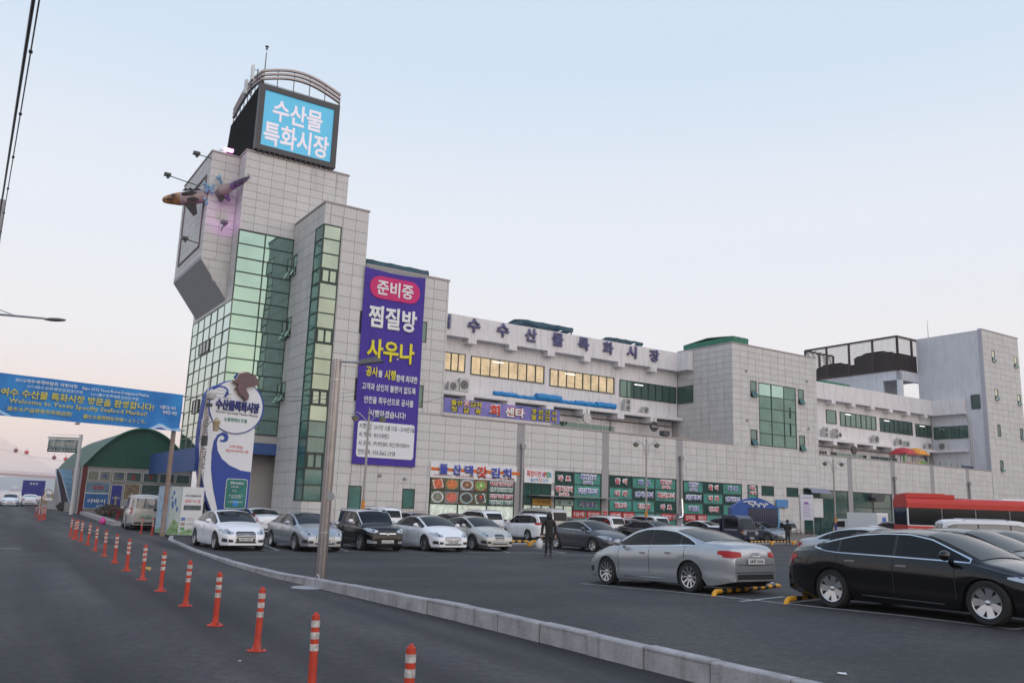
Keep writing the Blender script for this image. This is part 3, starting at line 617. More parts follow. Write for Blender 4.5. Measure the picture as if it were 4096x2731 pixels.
mb = MB(); [mb.box((.3 + k * .42, .05, -.16), (.38 + k * .42, .45, .0)) for k in range(15)]; obj('support_bracket', mb, darkg, q)
arch_m = mat('cream arch beams', (.50, .42, .40), .5, var=.08)
def arch(P, h0, hm, n=14):
    mb = MB()
    for z0 in (0, .35, .7):
        pts = []
        for i in range(n + 1):
            f = i / n; p = P(f); pts.append((p[0], p[1], h0 + z0 + hm * sin(pi * f)))
        for a, b in zip(pts, pts[1:]):
            d = Vector(b) - Vector(a); nrm = Vector((-d.y, d.x, 0)).normalized() * .12
            mb.add([Vector(a) - nrm, Vector(b) - nrm, Vector(b) + nrm, Vector(a) + nrm, Vector(a) - nrm + Vector((0, 0, .16)), Vector(b) - nrm + Vector((0, 0, .16)), Vector(b) + nrm + Vector((0, 0, .16)), Vector(a) + nrm + Vector((0, 0, .16))], [(0, 3, 2, 1), (4, 5, 6, 7), (0, 1, 5, 4), (2, 3, 7, 6), (1, 2, 6, 5), (3, 0, 4, 7)])
    return mb
obj('arch_beam', arch(lambda f: (.0 + 6.6 * f, .15, 0), 5.75, .85), arch_m, q); obj('arch_beam', arch(lambda f: (.15, .15 + 8.3 * f, 0), 5.75, .65), arch_m, q)
mb = MB()
for k in range(1, 5): mb.tube([(6.6 * k / 5, .15, 5.45), (6.6 * k / 5, .15, 6.45 + .85 * sin(pi * k / 5))], .035)
for k in range(0, 9): mb.tube([(.15, .15 + 8.3 * k / 8, 5.2), (.15, .15 + 8.3 * k / 8, 6.2 + .65 * sin(pi * k / 8))], .035)
mb.tube([(6.55, .15, 5.4), (6.55, .15, 6.3)], .06); mb.tube([(.05, .15, 5.4), (.05, .15, 6.4)], .06); mb.tube([(0, .1, 5.62), (6.6, .1, 5.58)], .02)
obj('arch_post', mb, darkg, q)
mb = MB(); mb.tube([(.35, .6, 5.5), (.35, .6, 8.4)], [.05, .035]); mb.tube([(.35, .6, 8.4), (.35, .6, 8.9)], .012); mb.lathe([(.02, 0), (.1, .02), (.1, .06), (.02, .12)], (.35, .6, 8.72), n=8); mb.lathe([(.02, 0), (.15, .02), (.15, .07), (.02, .14)], (.35, .6, 8.92), n=8)
tag(obj('weather_mast', mb, darkg, None, loc=WP(-25.55, 6.15, 28.55), rotz=RZ), 'thin dark mast with small cups rising above the blue LED screen', 'mast')
for k, (t, z, lab) in enumerate(((.9, 5.9, 'white panel antenna nearer the screen corner on its arch'), (2.6, 5.4, 'lower white panel antenna on the left arch of the rooftop screen'))):
    a = bthing('panel_antenna', lab, 'antenna', -25.8, 6.15 + t, 28.55 + z, 'panel antennas on the screen arch')
    mb = MB(); mb.box((-.35, -.18, 0), (-.15, .18, 1.25)); obj('antenna_panel', mb, mat('antenna white', (.7, .72, .74), .5), a, smooth=False)
    mb = MB(); mb.tube([(-.15, 0, .3), (.25, 0, .3)], .03); mb.tube([(-.15, 0, .95), (.25, 0, .95)], .03); mb.tube([(.15, 0, 0), (.15, 0, 1.1)], .04); obj('bracket', mb, darkg, a)

# floodlights on arms on the tower
def flood(s, t, z, ln, lab, dz=0, ax='s', lit=None):
    a = bthing('floodlight', lab, 'floodlight', s, t, z, 'floodlights on the tower corner'); mb = MB()
    e = (-ln, 0, dz) if ax == 's' else (0, -ln, dz)
    mb.tube([(0, 0, 0), e], .04); obj('arm', mb, darkg, a); mb = MB(); mb.box((e[0] - .3, e[1] - .2, e[2] - .05), (e[0] + .2, e[1] + .2, e[2] + .16)); mb.box((e[0] - .1, e[1] - .05, e[2] - .25), (e[0] + .1, e[1] + .05, e[2])); obj('lamp_head', mb, darkg, a)
    mb = MB(); mb.box((e[0] - .31, e[1] - .16, e[2] - .03), (e[0] - .305, e[1] + .16, e[2] + .13)); obj('lens', mb, mat('flood lens', (.3, .5, .5), .1), a)
flood(-28.15, 8.4, 27.75, 1.1, 'short-armed dark floodlight near the top of the tower nose', .05); flood(-28.15, 12.0, 26.6, 2.4, 'long-armed grey floodlight above the fish head', .3)
flood(-28.15, 9.8, 21.2, 1.0, 'black floodlight low on the left face of the tower nose', .15); flood(-26.9, 8.26, 22.1, .9, 'black floodlight under the fish tail on the front of the nose', .35, 't')
pk = bthing('floodlight', 'pink-lit lamp on the coping beside the black screen housing', 'floodlight', -27.0, 8.2, 28.55, 'floodlights on the tower corner'); mb = MB(); mb.box((-.35, -.2, 0), (.35, .1, .22)); obj('lamp_head', mb, mat('pink lamp', (.8, .3, .6), .5, emit=(1, .35, .8), estr=2.5), pk); mb = MB(); mb.tube([(-.7, 0, -.05), (0, .1, .1), (.6, 0, .2)], .03); obj('bracket', mb, darkg, pk)
for (s_, t_, z_, rx) in ((-26.9, 6.0, 21.6, 68), (-30.3, 8.0, 21.6, 60)):      # violet lamps wash the wall under the fish
    ld = bpy.data.lights.new('violet_wash', 'SPOT'); ld.energy = 110 if s_ > -28 else 40; ld.color = (.85, .22, .95); ld.spot_size = radians(100); ld.spot_blend = 1; ld.shadow_soft_size = .2
    lo = bpy.data.objects.new('violet_wash', ld); COL.objects.link(lo); lo.location = WP(s_, t_, z_)
    d = Vector(WP(s_ + (.15 if s_ > -28 else 1.2), 8.3, z_ + 2.0)) - Vector(lo.location); lo.rotation_euler = d.to_track_quat('-Z', 'Y').to_euler()

# the fish that swims through the corner of the tower
fish = bthing('fish_sculpture', 'painted fish sculpture whose head and tail burst out of the tower corner', 'sculpture', -28.15, 8.3, 24.9); fish.scale = (.78, .80, .78)
def fm(name, c1, c2):
    return mat(name, c1, .4, col2=c2, vscale=1.2, var=.3, coat=.3)
skin = fm('fish skin ochre', (.14, .05, .02), (.50, .26, .06)); dark = mat('fish fin dark', (.012, .008, .010), .6, var=.3); belly = fm('fish body rose grey', (.22, .14, .14), (.40, .30, .28)); tailm = fm('fish tail violet', (.05, .02, .10), (.20, .08, .28)); splash = fm('splash blue', (.12, .30, .50), (.30, .52, .68))
def loft(path, rad, m, name, n=14, ky=.62):
    mb = MB(); P = [Vector(p) for p in path]
    def F(i, j):
        d = (P[min(i + 1, len(P) - 1)] - P[max(i - 1, 0)]).normalized(); side = d.cross(Vector((0, 0, 1))).normalized(); up = side.cross(d)
        a = 2 * pi * j / n; return P[i] + side * cos(a) * rad[i] * ky + up * sin(a) * rad[i]
    mb.grid(F, len(P) - 1, n); return obj(name, mb, m, fish, smooth=True)
loft([(-3.75, 2.2, -.95), (-3.65, 2.15, -.95), (-3.35, 2.0, -.9), (-2.95, 1.8, -.82), (-2.5, 1.6, -.75), (-2.2, 1.5, -.7)], [.08, .28, .42, .54, .64, .68], skin, 'head')
loft([(-2.2, 1.5, -.7), (-1.7, 1.25, -.62), (-1.1, .95, -.5), (-.4, .6, -.3), (.1, .3, -.2)], [.68, .72, .72, .66, .6], belly, 'body')
mb = MB(); mb.tube([(-3.72, 1.85, -1.0), (-3.3, 1.45, -.95), (-2.9, 1.28, -.98)], [.03, .07, .03]); obj('mouth', mb, dark, fish, smooth=True)
mb = MB(); mb.ball((-3.0, 1.28, -.55), .11); obj('eye', mb, black, fish, smooth=True)
def fin(pts, m=dark, th=.08, nm='fin'): mb = MB(); mb.prism(pts, (0, th, 0)); return obj(nm, mb, m, fish)
fin([(-2.3, .85, -.3), (-1.4, .5, .05), (-.9, .4, -.05), (-1.3, .5, -.35), (-2.2, .9, -.5)]); fin([(-1.8, .5, -.85), (-1.2, .3, -.62), (-.7, .25, -.75), (-1.0, .3, -1.0), (-1.7, .5, -1.05)]); fin([(-2.0, .8, -1.3), (-.9, .5, -1.2), (-.7, .45, -2.2), (-1.0, .5, -2.5), (-1.5, .6, -1.95)])
fin([(-2.2, 1.3, .1), (-1.9, 1.2, .45), (-1.7, 1.1, .3), (-1.5, 1.0, .5), (-1.3, .9, .35), (-.9, .7, .5), (-.5, .5, .3)])
loft([(.8, -.1, .1), (1.0, -.45, .2), (1.4, -.95, .38), (1.8, -1.5, .6)], [.3, .62, .62, .42], belly, 'hind_body'); loft([(1.8, -1.5, .6), (2.2, -2.05, .85), (2.7, -2.3, 1.25), (3.3, -2.4, 1.75)], [.42, .36, .24, .03], tailm, 'tail')
fin([(1.2, -.9, .85), (1.9, -1.0, 1.15), (2.2, -1.1, 1.55), (2.0, -1.0, .95)]); fin([(.7, -.95, -.4), (1.5, -1.0, -.3), (1.2, -1.0, -.95), (.9, -.95, -1.0)])
for k in range(8): mb = MB(); x = 1.85 + k * .16; mb.tube([(x, -2.1 - k * .075, .42 + k * .13), (x + .1, -2.15 - k * .075, .92 + k * .13)], .035); obj('tail_rib', mb, dark, fish)
random.seed(5)
for (x, y, z, n_) in ((-.25, -.1, .3, 4), (-.2, .1, -.9, 3), (.25, -.45, .2, 4), (.9, -.55, 1.3, 4), (1.6, -.9, -.35, 3)):
    mb = MB()
    for k in range(n_): mb.ball((x + random.uniform(-.2, .2), y, z + k * .22 - .2), random.uniform(.14, .24), 8)
    obj('water_splash', mb, splash if z > -.3 or x < 0 else tailm, fish, smooth=True)

# long hanging banner
bn = bthing('hanging_banner', 'tall violet-blue banner with pink oval hanging on the tiled wall', 'banner', -18.35, -.12, 4.6)
vb = mat('banner violet', (.055, .025, .30), .75, var=.08, vscale=.6, bump=.3, bscale=1.5); mb = MB()
BW, BH = 4.98, 14.35
mb.grid(lambda i, j: (BW * i / 12, .0 - .05 * abs(sin(i * .8 + j * .35)), BH * j / 24 - (.12 * sin(pi * i / 12) if j == 24 else 0)), 12, 24); obj('banner_cloth', mb, vb, bn, smooth=True)
def blob(x0, x1, z0, z1, r, m, d, name, par):
    mb = MB(); pts = []
    for cx, cz, a0 in ((x1 - r, z1 - r, 0), (x0 + r, z1 - r, 90), (x0 + r, z0 + r, 180), (x1 - r, z0 + r, 270)):
        for k in range(7): a = radians(a0 + 15 * k); pts.append((cx + r * cos(a), d, cz + r * sin(a)))
    mb.add(pts, [tuple(range(len(pts)))]); return obj(name, mb, m, par)
pinkm = mat('banner pink', (.60, .02, .16), .7); blob(.45, 4.55, 12.15, 13.85, .8, pinkm, -.075, 'oval_patch', bn); blob(.25, 4.75, .5, 3.05, .22, mat('banner white', (.74, .75, .78), .7), -.07, 'white_patch', bn)
yl = mat('banner yellow', (.75, .66, .03), .7)
text('준비중', 3.0, 1.15, wht, bn, (2.5, -.085, 13.0), .035); text('찜질방', 3.95, 1.7, wht, bn, (2.45, -.085, 10.75), .05); text('사우나', 3.85, 1.6, yl, bn, (2.45, -.085, 8.3), .05)
text('공사', .95, .75, yl, bn, (1.05, -.085, 6.65), .04); text('를', .33, .5, wht, bn, (1.72, -.085, 6.55), .03); text('시행', .9, .75, yl, bn, (2.5, -.085, 6.55), .04); text('함에 최대한', 1.75, .52, wht, bn, (3.88, -.085, 6.4), .03)
text('고객과 상인의 불편이 없도록', 4.3, .52, wht, bn, (2.5, -.085, 5.55), .025); text('안전을 최우선으로 공사를', 3.95, .52, wht, bn, (2.55, -.085, 4.6), .025); text('시행하겠습니다!', 2.9, .52, wht, bn, (2.5, -.085, 3.65), .025)
bk = mat('black lettering', (.02, .02, .03), .7)
for k, (a, b, w) in enumerate((('시행기간', ': 2017년 12월 15일 ~ 2018년 5월', 3.35), ('시 행 사', ': 여수스파랜드', 1.35), ('시 공 사', ': (주)영진설비, 대건건축인테리어', 3.0), ('현장감독', ': 010-3661-1918', 1.9))):
    text(a, .95, .38, bk, bn, (.85, -.08, 2.7 - k * .61), .012); text(b, w, .38, bk, bn, (1.38 + w / 2, -.08, 2.68 - k * .61), .012)
mb = MB(); mb.tube([(-.1, -.03, BH + .02), (BW + .1, -.03, BH + .02)], .035); obj('batten', mb, steel, bn)

# wide blue restaurant banner on the podium parapet
wb = bthing('wide_banner', 'long blue and violet banner with yellow and red Korean letters on the podium parapet', 'banner', -11.2, -.1, 8.86)
mb = MB(); mb.box((0, -.03, 0), (10.95, .03, 1.12)); obj('banner_panel', mb, mat('banner wave print', (.03, .10, .42), .5, col2=(.30, .22, .55), vscale=.55, var=.2), wb)
yy = mat('yellow lettering', (.72, .60, .04), .6); rr = mat('red lettering bright', (.62, .05, .03), .6)
text('돌산', 1.05, .42, yy, wb, (1.1, -.05, .82), .03, outline=bk, ow=.1); text('갓', .5, .44, rr, wb, (1.95, -.05, .82), .03, outline=wht, ow=.12); text('김치', 1.0, .42, yy, wb, (2.78, -.05, .82), .03, outline=bk, ow=.1)
text('젓   갈   류', 2.7, .42, yy, wb, (1.95, -.05, .30), .03, outline=bk, ow=.1); text('회', .95, .85, rr, wb, (4.55, -.05, .56), .06, outline=wht, ow=.1); text('센타', 1.9, .78, wht, wb, (6.45, -.05, .52), .05, outline=rr, ow=.06)
text('생 선 건 어', 2.5, .42, yy, wb, (9.3, -.05, .80), .03, outline=bk, ow=.1); text('멸 치 건 어', 2.5, .42, yy, wb, (9.3, -.05, .30), .03, outline=bk, ow=.1)

# kimchi shop sign with food photographs
ks = bthing('shop_sign', 'white shop sign with blue letters and orange stripe above food photographs', 'sign', -12.05, -.12, 3.95)
mb = MB(); mb.box((0, 0, 0), (7.7, .1, 1.14)); obj('sign_board', mb, mat('sign white', (.74, .74, .76), .4), ks); mb = MB(); mb.box((.03, -.01, .50), (8.0, 0, .74)); obj('orange_stripe', mb, mat('sign orange', (.62, .13, .01), .5), ks)
kb = mat('sign blue', (.05, .07, .42), .4)
for ch, x in (('돌', 1.05), ('산', 2.2), ('댁', 3.25)): text(ch, .72, .74, kb, ks, (x, -.06, .66), .05, ext=.08, outline=wht, ow=.1)
text('갓', .85, .86, rr, ks, (4.42, -.06, .58), .06, ext=.08, outline=wht, ow=.1)
for ch, x in (('김', 5.65), ('치', 6.75)): text(ch, .78, .76, kb, ks, (x, -.06, .60), .05, ext=.08, outline=wht, ow=.1)
rd = mat('dark red lettering', (.30, .03, .04), .6)
text('061)691-2929', 1.6, .17, rd, ks, (1.05, -.02, .17), .02); text('010-5543-9243', 1.6, .17, rd, ks, (2.95, -.02, .17), .015); text('010-5033-4386', 1.1, .12, rd, ks, (5.2, -.02, .15), .012); text('전국택배', 1.4, .2, rd, ks, (6.75, -.02, .15), .02)
dishes = [((.75, .72, .70), (.50, .07, .02), 's'), ((.30, .22, .10), (.62, .10, .02), 'r'), ((.55, .60, .62), (.13, .05, .03), 'r'), ((.35, .20, .10), (.10, .25, .05), 'r'),
          ((.60, .62, .66), (.12, .13, .09), 'r'), ((.30, .20, .14), (.60, .08, .05), 'r'), ((.30, .45, .47), (.02, .02, .015), 'r'), ((.66, .67, .70), (.05, .03, .03), 's')]
for k in range(8):
    c, r = k % 4, k // 4; x0 = (-11.92, -10.76, -9.48, -8.22)[c]; x1 = (-10.8, -9.56, -8.26, -7.04)[c]; z1, z0 = ((3.93, 3.08), (2.98, 2.08))[r]
    fp = bthing('food_photo', ['square dish of chopped red kimchi', 'bowl of orange-red cabbage kimchi', 'oval dish of dark brown mustard-leaf kimchi', 'green salad bowl with white strips', 'white plate of grey-green pickled leaves', 'heap of bright red crab kimchi', 'pale blue bowl of black seaweed', 'square plate of black clams topped with red'][k] + (' in the upper' if r == 0 else ' in the lower') + ' row of shop photographs', 'poster', x0, -.09, z0, 'food photographs on the kimchi shop window')
    w, h = x1 - x0, z1 - z0; mb = MB(); mb.box((0, -.01, 0), (w, .02, h)); obj('print', mb, mat('photo ground %d' % (k % 3), [(.16, .09, .05), (.10, .14, .07), (.22, .20, .22)][k % 3], .5, var=.6, vscale=5), fp)
    pl, fd, sh = dishes[k]; mb = MB(); n = 4 if sh == 's' else 20; ph = pi / 4 + .25 if sh == 's' else 0; R_ = .47 if sh == 'r' else .52
    mb.add([(w / 2 + w * R_ * cos(2 * pi * i / n + ph), -.018, h / 2 + h * R_ * sin(2 * pi * i / n + ph)) for i in range(n)], [tuple(range(n))]); obj('dish', mb, mat('dish %d' % k, pl, .3), fp)
    mb = MB(); random.seed(k); n = 22; mb.add([(w / 2 + w * R_ * .80 * cos(2 * pi * i / n + ph) * (random.uniform(.88, 1) if sh == 'r' else 1 - .28 * abs(sin(4 * pi * i / n))), -.024, h / 2 + h * R_ * .80 * sin(2 * pi * i / n + ph) * random.uniform(.9, 1)) for i in range(n)], [tuple(range(n))])
    obj('food', mb, mat('food %d' % k, fd, .35, col2=tuple(min(1, c_ * 2.6 + .05) for c_ in fd), vscale=9, var=.6), fp)
    if k in (2, 3, 7):
        mb = MB(); mb.ball((w / 2 + .02, -.03, h * .62 if k == 7 else h / 2), .11, 8, (1.2, .2, 1)); obj('garnish', mb, mat('garnish %d' % k, [(.5, .3, .1), (.75, .7, .4), (.7, .05, .03)][(2, 3, 7).index(k)], .4), fp)
mn = bthing('menu_panel', 'dark green glass panel with red and white kimchi names beside the food photographs', 'sign', -6.98, -.08, 2.08); mb = MB(); mb.box((0, 0, 0), (2.5, .03, 1.9)); obj('panel', mb, mat('menu green', (.01, .06, .05), .3, var=.5, vscale=2), mn)
for k, (s_, m_) in enumerate((('배추김치/알타리김치', redL), ('간장게장/양념게장', mat('menu green lettering', (.06, .25, .16), .6)), ('갓김치/갓물김치', redL), ('파김치/고들빼기김치', MATS['menu green lettering']))): text(s_, 2.15, .34, m_, mn, (1.25, -.03, 1.62 - .46 * k - (.05 if k > 1 else 0)), .03, outline=wht, ow=.16)
op = bthing('shop_sign', 'small white sign with the coloured word OPEN over the dark doorway', 'sign', -3.62, -.12, 3.93); mb = MB(); mb.box((0, 0, 0), (2.78, .08, 1.1)); obj('sign_board', mb, MATS['sign white'], op)
text('확장이전', 1.4, .5, rr, op, (.92, -.01, .72), .035)
for ch, x, c_ in (('O', 1.82, (.45, .05, .30)), ('P', 2.05, (.55, .05, .04)), ('E', 2.28, (.10, .35, .08)), ('N', 2.52, (.05, .30, .45))): text(ch, .24, .46, mat('sign letter ' + ch, c_, .5), op, (x, -.02, .70), .07)
text('돌산댁', .78, .28, mat('sky blue lettering', (.05, .25, .52), .5), op, (.98, -.01, .24), .03); text('갓', .3, .32, rr, op, (1.57, -.01, .24), .04); text('김치', .55, .28, MATS['sky blue lettering'], op, (2.05, -.01, .24), .03)
ys = bthing('shop_sign', 'yellow coffee sign under the glass canopy beside the entrance', 'sign', -2.72, -.12, 2.2); mb = MB(); mb.box((0, 0, 0), (1.82, .06, .5)); obj('sign_board', mb, mat('sign yellow', (.55, .30, .02), .5), ys); text('커피·생과일', 1.5, .28, mat('brown lettering', (.08, .03, .01), .6), ys, (.9, -.01, .25), .02)
es = bthing('shop_sign', 'pale entrance sign reading in two wide-spaced dark syllables', 'sign', -.5, -.12, 2.25); mb = MB(); mb.box((0, 0, 0), (1.84, .06, .45)); obj('sign_board', mb, mat('sign pale cyan', (.45, .60, .58), .5), es); text('입      구', 1.4, .32, bk, es, (.92, -.01, .22), .03)
rp = bthing('wall_poster', 'small square red poster on the grey column left of the live-fish windows', 'poster', 4.5, -.05, 1.15); mb = MB(); mb.box((0, 0, 0), (.55, .04, .8)); obj('paper', mb, MATS['sign white'], rp); mb = MB(); mb.box((.03, -.008, .22), (.52, -.001, .77)); obj('red_print', mb, red_m, rp); text('세스코', .34, .13, wht, rp, (.275, -.014, .55), .01)
cs = bthing('canopy_sign', 'plain light blue board on the wall beside the blue kiosk', 'sign', 26.4, -.25, 2.85); mb = MB(); mb.box((0, 0, 0), (1.7, .1, .75)); obj('board', mb, mat('light blue board', (.06, .22, .50), .5), cs)

# air conditioners on the ledges
acw = mat('air conditioner casing', (.52, .52, .50), .5, var=.04, dirt=.15); acd = mat('air conditioner side shade', (.10, .10, .10), .6)
def ac(s, t, z, w, h, fans, lab, grp, rot=RZ, round_=True):
    a = thing('air_conditioner', lab, 'air conditioner', WP(s, t, z), rot, grp)
    mb = MB(); mb.box((0, 0, 0), (w, .38, h)); mb.box((.05, .02, -.06), (.12, .36, 0)); mb.box((w - .12, .02, -.06), (w - .05, .36, 0)); obj('casing', mb, acw, a)
    for k in range(fans):
        cz = h * (k + .5) / fans; cx = w * .46 if fans == 1 else w * .5; r = min(w * .4, h / fans * .42)
        mb = MB(); mb.lathe([(r, 0), (r, -.02), (r * .97, -.02), (r * .97, .01)], (cx, 0, cz), 'Y', 20, False, False); mb.lathe([(r * .97, -.004), (.001, -.004)], (cx, 0, cz), 'Y', 20, False, False)
        f = obj('fan_grille', mb, mat('fan grille', (.05, .05, .05), .5), a)
        mb = MB()
        for q_ in range(3): mb.lathe([(r * (.3 + .22 * q_), -.012), (r * (.3 + .22 * q_) + .012, -.02), (r * (.3 + .22 * q_) + .024, -.012)], (cx, 0, cz), 'Y', 20, False, False)
        obj('grille_ring', mb, acw, f)
    return a
gl = 'air conditioners on the ledge of the left wing'
ac(-7.05, 6.85, 11.68, 1.0, .72, 1, 'small beige air conditioner left of the tall one on the left wing ledge', gl); ac(-5.95, 6.85, 11.68, .95, 1.15, 1, 'tall square air conditioner beside the small beige one near the tall banner wall', gl)
ac(12.9, 6.85, 11.68, .72, 1.2, 2, 'tall narrow air conditioner with two stacked fans under the dark window band', gl); ac(15.3, 6.85, 11.68, .78, .62, 1, 'low single-fan air conditioner right of the two-fan unit', gl)
ac(-8.3, 6.85, 11.68, .8, .6, 1, 'low air conditioner half hidden behind the banner wall', gl)
gr = 'air conditioners on the ledge of the right wing'
ac(43.9, 6.85, 11.32, .62, 1.2, 2, 'two-fan air conditioner nearest the tiled block on the right wing', gr); ac(45.85, 6.85, 11.32, .62, 1.2, 2, 'second two-fan air conditioner from the tiled block on the right wing', gr); ac(53.7, 6.85, 11.3, .95, 1.0, 1, 'single air conditioner standing alone mid-way along the right wing ledge', gr)
ac(58.7, 6.85, 11.3, .9, 1.0, 1, 'air conditioner above the red playground roof', gr); ac(60.3, 6.85, 11.3, .95, .75, 1, 'low air conditioner above the orange playground roof', gr); ac(65.3, 6.85, 11.3, 1.0, .85, 1, 'air conditioner near the inner corner of the right wing', gr)
ac(66.9, 6.3, 11.3, .95, .9, 1, 'air conditioner on the short return ledge beside the far tower', gr, RZ - pi / 2)
vv = bthing('wall_vent', 'round dark vent in the white wall beside the two-fan units', 'vent', 47.7, 7.5, 11.9); mb = MB(); mb.lathe([(.3, -.05), (.3, .04)], (0, 0, 0), 'Y', 16); obj('vent_ring', mb, steel, vv); mb = MB(); mb.lathe([(.24, -.06), (.001, -.06)], (0, 0, 0), 'Y', 16, False, False); obj('vent_mesh', mb, darkg, vv)

# rolled blue awnings lying along the ledge
tq = mat('bright blue sheeting', (.005, .22, .55), .35, var=.35, vscale=5)
for k, (s0, s1, r, dz) in enumerate(((-2.4, .1, .2, .05), (.15, 2.2, .16, -.02), (2.2, 5.0, .32, .12), (5.0, 6.7, .17, -.02), (6.7, 9.2, .22, .02), (9.25, 11.65, .27, .08))):
    lab = ['leftmost', 'second', 'thickest', 'thin middle', 'fifth', 'rightmost'][k]
    mb = MB(); n = 16; mb.grid(lambda i, j: (s0 + (s1 - s0) * i / n, 6.95 + r * cos(2 * pi * j / 14) * (1 + .08 * sin(i * 2.7 + j)), 11.66 + r + dz * .3 + r * sin(2 * pi * j / 14) * (1 + .10 * (i % 2)) - .02 * sin(i * .9)), n, 14)
    mb.lathe([(r, 0), (.01, 0)], (s0, 6.95, 11.66 + r + dz * .3), 'X', 14, False, False); mb.lathe([(r, 0), (.01, 0)], (s1, 6.95, 11.66 + r + dz * .3), 'X', 14, False, False)
    vs = mb.v; mb.v = [(a - s0, b - 6.95, c - 11.66) for a, b, c in vs]
    o = obj('rolled_awning', mb, tq, None, loc=WP(s0, 6.95, 11.66), rotz=RZ); tag(o, lab + ' rolled bright blue awning lying on the white ledge', 'awning', 'rolled blue awnings along the ledge')
# round restaurant signs hung under the ledges
for k, (s, z, lab) in enumerate(((7.8, 10.45, 'plain grey round sign hung under the left wing ledge'), (16.35, 10.35, 'round dark sign with white letters over the left wing terrace'), (48.8, 10.1, 'round silver-rimmed sign with dark letters on the right wing'), (56.6, 9.95, 'round sign behind the red playground roof'), (64.2, 10.15, 'round sign near the inner corner of the right wing'))):
    a = bthing('round_sign', lab, 'sign', s, 6.45, z, 'round signs under the ledges'); mb = MB(); mb.lathe([(.48, -.1), (.5, -.08), (.5, .08), (.48, .1)], (0, 0, 0), 'Y', 24); obj('disc', mb, steel if k == 0 else mat('dark sign disc', (.05, .05, .045), .4), a, smooth=True, angle=40)
    mb = MB(); mb.tube([(0, 0, .5), (0, 0, .9)], .03); obj('hanger', mb, darkg, a)
    if k == 1: text('횟집식당', .75, .2, wht, a, (0, -.11, 0), .02)

# roof-terrace playhouse
pg = bthing('playground', 'roof terrace play frame with red and orange dome roofs', 'play frame', 50.9, 1.2, 7.7)
def dome(x, y, z, w, m):
    mb = MB(); n = 8
    def F(i, j):
        a, b = i / n * 2 - 1, j / n * 2 - 1; h = (1 - abs(a) ** 2.2) * (1 - abs(b) ** 2.2); return (x + a * w, y + b * w, z + .62 * w * max(0, h) ** .55)
    mb.grid(F, n, n); obj('roof', mb, m, pg, smooth=True)
    mb = MB(); mb.box((x - w, y - w, z - .12), (x + w, y + w, z)); obj('roof_edge', mb, m, pg)
    for sx in (-1, 1):
        for sy in (-1, 1): mb = MB(); mb.tube([(x + sx * w * .85, y + sy * w * .85, .0), (x + sx * w * .85, y + sy * w * .85, z)], .06); obj('post', mb, mat('play frame silver', (.4, .42, .42), .4), pg)
dome(1.1, .9, 2.05, 1.15, mat('play roof red', (.50, .02, .03), .4)); dome(3.6, .9, 2.15, 1.15, mat('play roof orange', (.75, .30, .01), .4))
for (x0, x1, z0, z1, c_, nm) in ((0, 1.9, .6, 1.05, (.60, .10, .01), 'orange_panel'), (2.6, 3.5, .8, 1.25, (.62, .38, .02), 'yellow_panel'), (3.6, 4.7, .7, 1.3, (.12, .32, .06), 'green_panel'), (.1, .35, .6, 2.0, (.10, .25, .08), 'green_panel'), (4.9, 12.5, .6, 1.0, (.04, .16, .06), 'net_fence')):
    mb = MB(); mb.box((x0, .2, z0), (x1, .3, z1)); obj(nm, mb, mat(nm + ' paint', c_, .5, var=.2), pg)
mb = MB(); [mb.tube([(4.9 + k * 1.25, .1, .2), (4.9 + k * 1.25, .1, 1.45)], .04) for k in range(7)]; obj('fence_post', mb, mat('play green rail', (.05, .2, .08), .5), pg)
tb2 = bthing('terrace_bench', 'dark blue covered seat on the terrace below the far tower', 'bench', 63.8, 1.0, 8.1); mb = MB(); mb.box((0, 0, .1), (2.6, .7, .5)); obj('seat', mb, mat('bench cover', (.04, .06, .12), .7), tb2); mb = MB(); mb.box((0, .6, .5), (2.6, .75, .9)); obj('backrest', mb, MATS['bench cover'], tb2)
dd = bthing('ventilation_box', 'dark metal cooking hood box on the left wing terrace', 'vent', 12.9, 1.4, 7.6); mb = MB(); mb.box((0, 0, 1.35), (.75, .6, 1.8)); mb.box((.25, .1, .2), (.6, .45, 1.35)); obj('hood', mb, darkg, dd)
mb = MB(); mb.box((1.2, 1.6, 1.0), (6.3, 1.75, 1.35)); mb.box((1.2, .9, 1.35), (6.3, 1.7, 1.4)); obj('shelter_strip', mb, mat('beige shelter', (.28, .25, .18), .7), dd)
# ---------------------------------------------------------------- vehicles
CAR_A = (-11.01, 34.2)
CAR_B = (-8.23, 35.2)
CAR_C = (-5.81, 36.6)
CAR_D = (-3.48, 38.0)
CAR_E = (-1.55, 40.2)
CAR_F = (4.15, 20.9)
CAR_G = (7.6, 15.6)
CAR_H = (9.9, 18.7)
CAR_I = (12.2, 21.5)
CAR_J = (11.7, 27.3)
CAR_K = (14.8, 29.5)
CAR_L = (4.0, 42.0)
CAR_M = (8.41, 49.0)
CAR_N = (-21.13, 50.0)
CAR_O = (*(-60.1, 104.0), 0)
CAR_P = (*(-58.83, 106.0), 0)
CAR_Q = (*(-54.86, 104.0), 0)
CAR_R = (21.79, 38.0)
CAR_S = (14.44, 58.0)
CAR_T = (30.4, 52.6)
CAR_U = (39.0, 57.5)

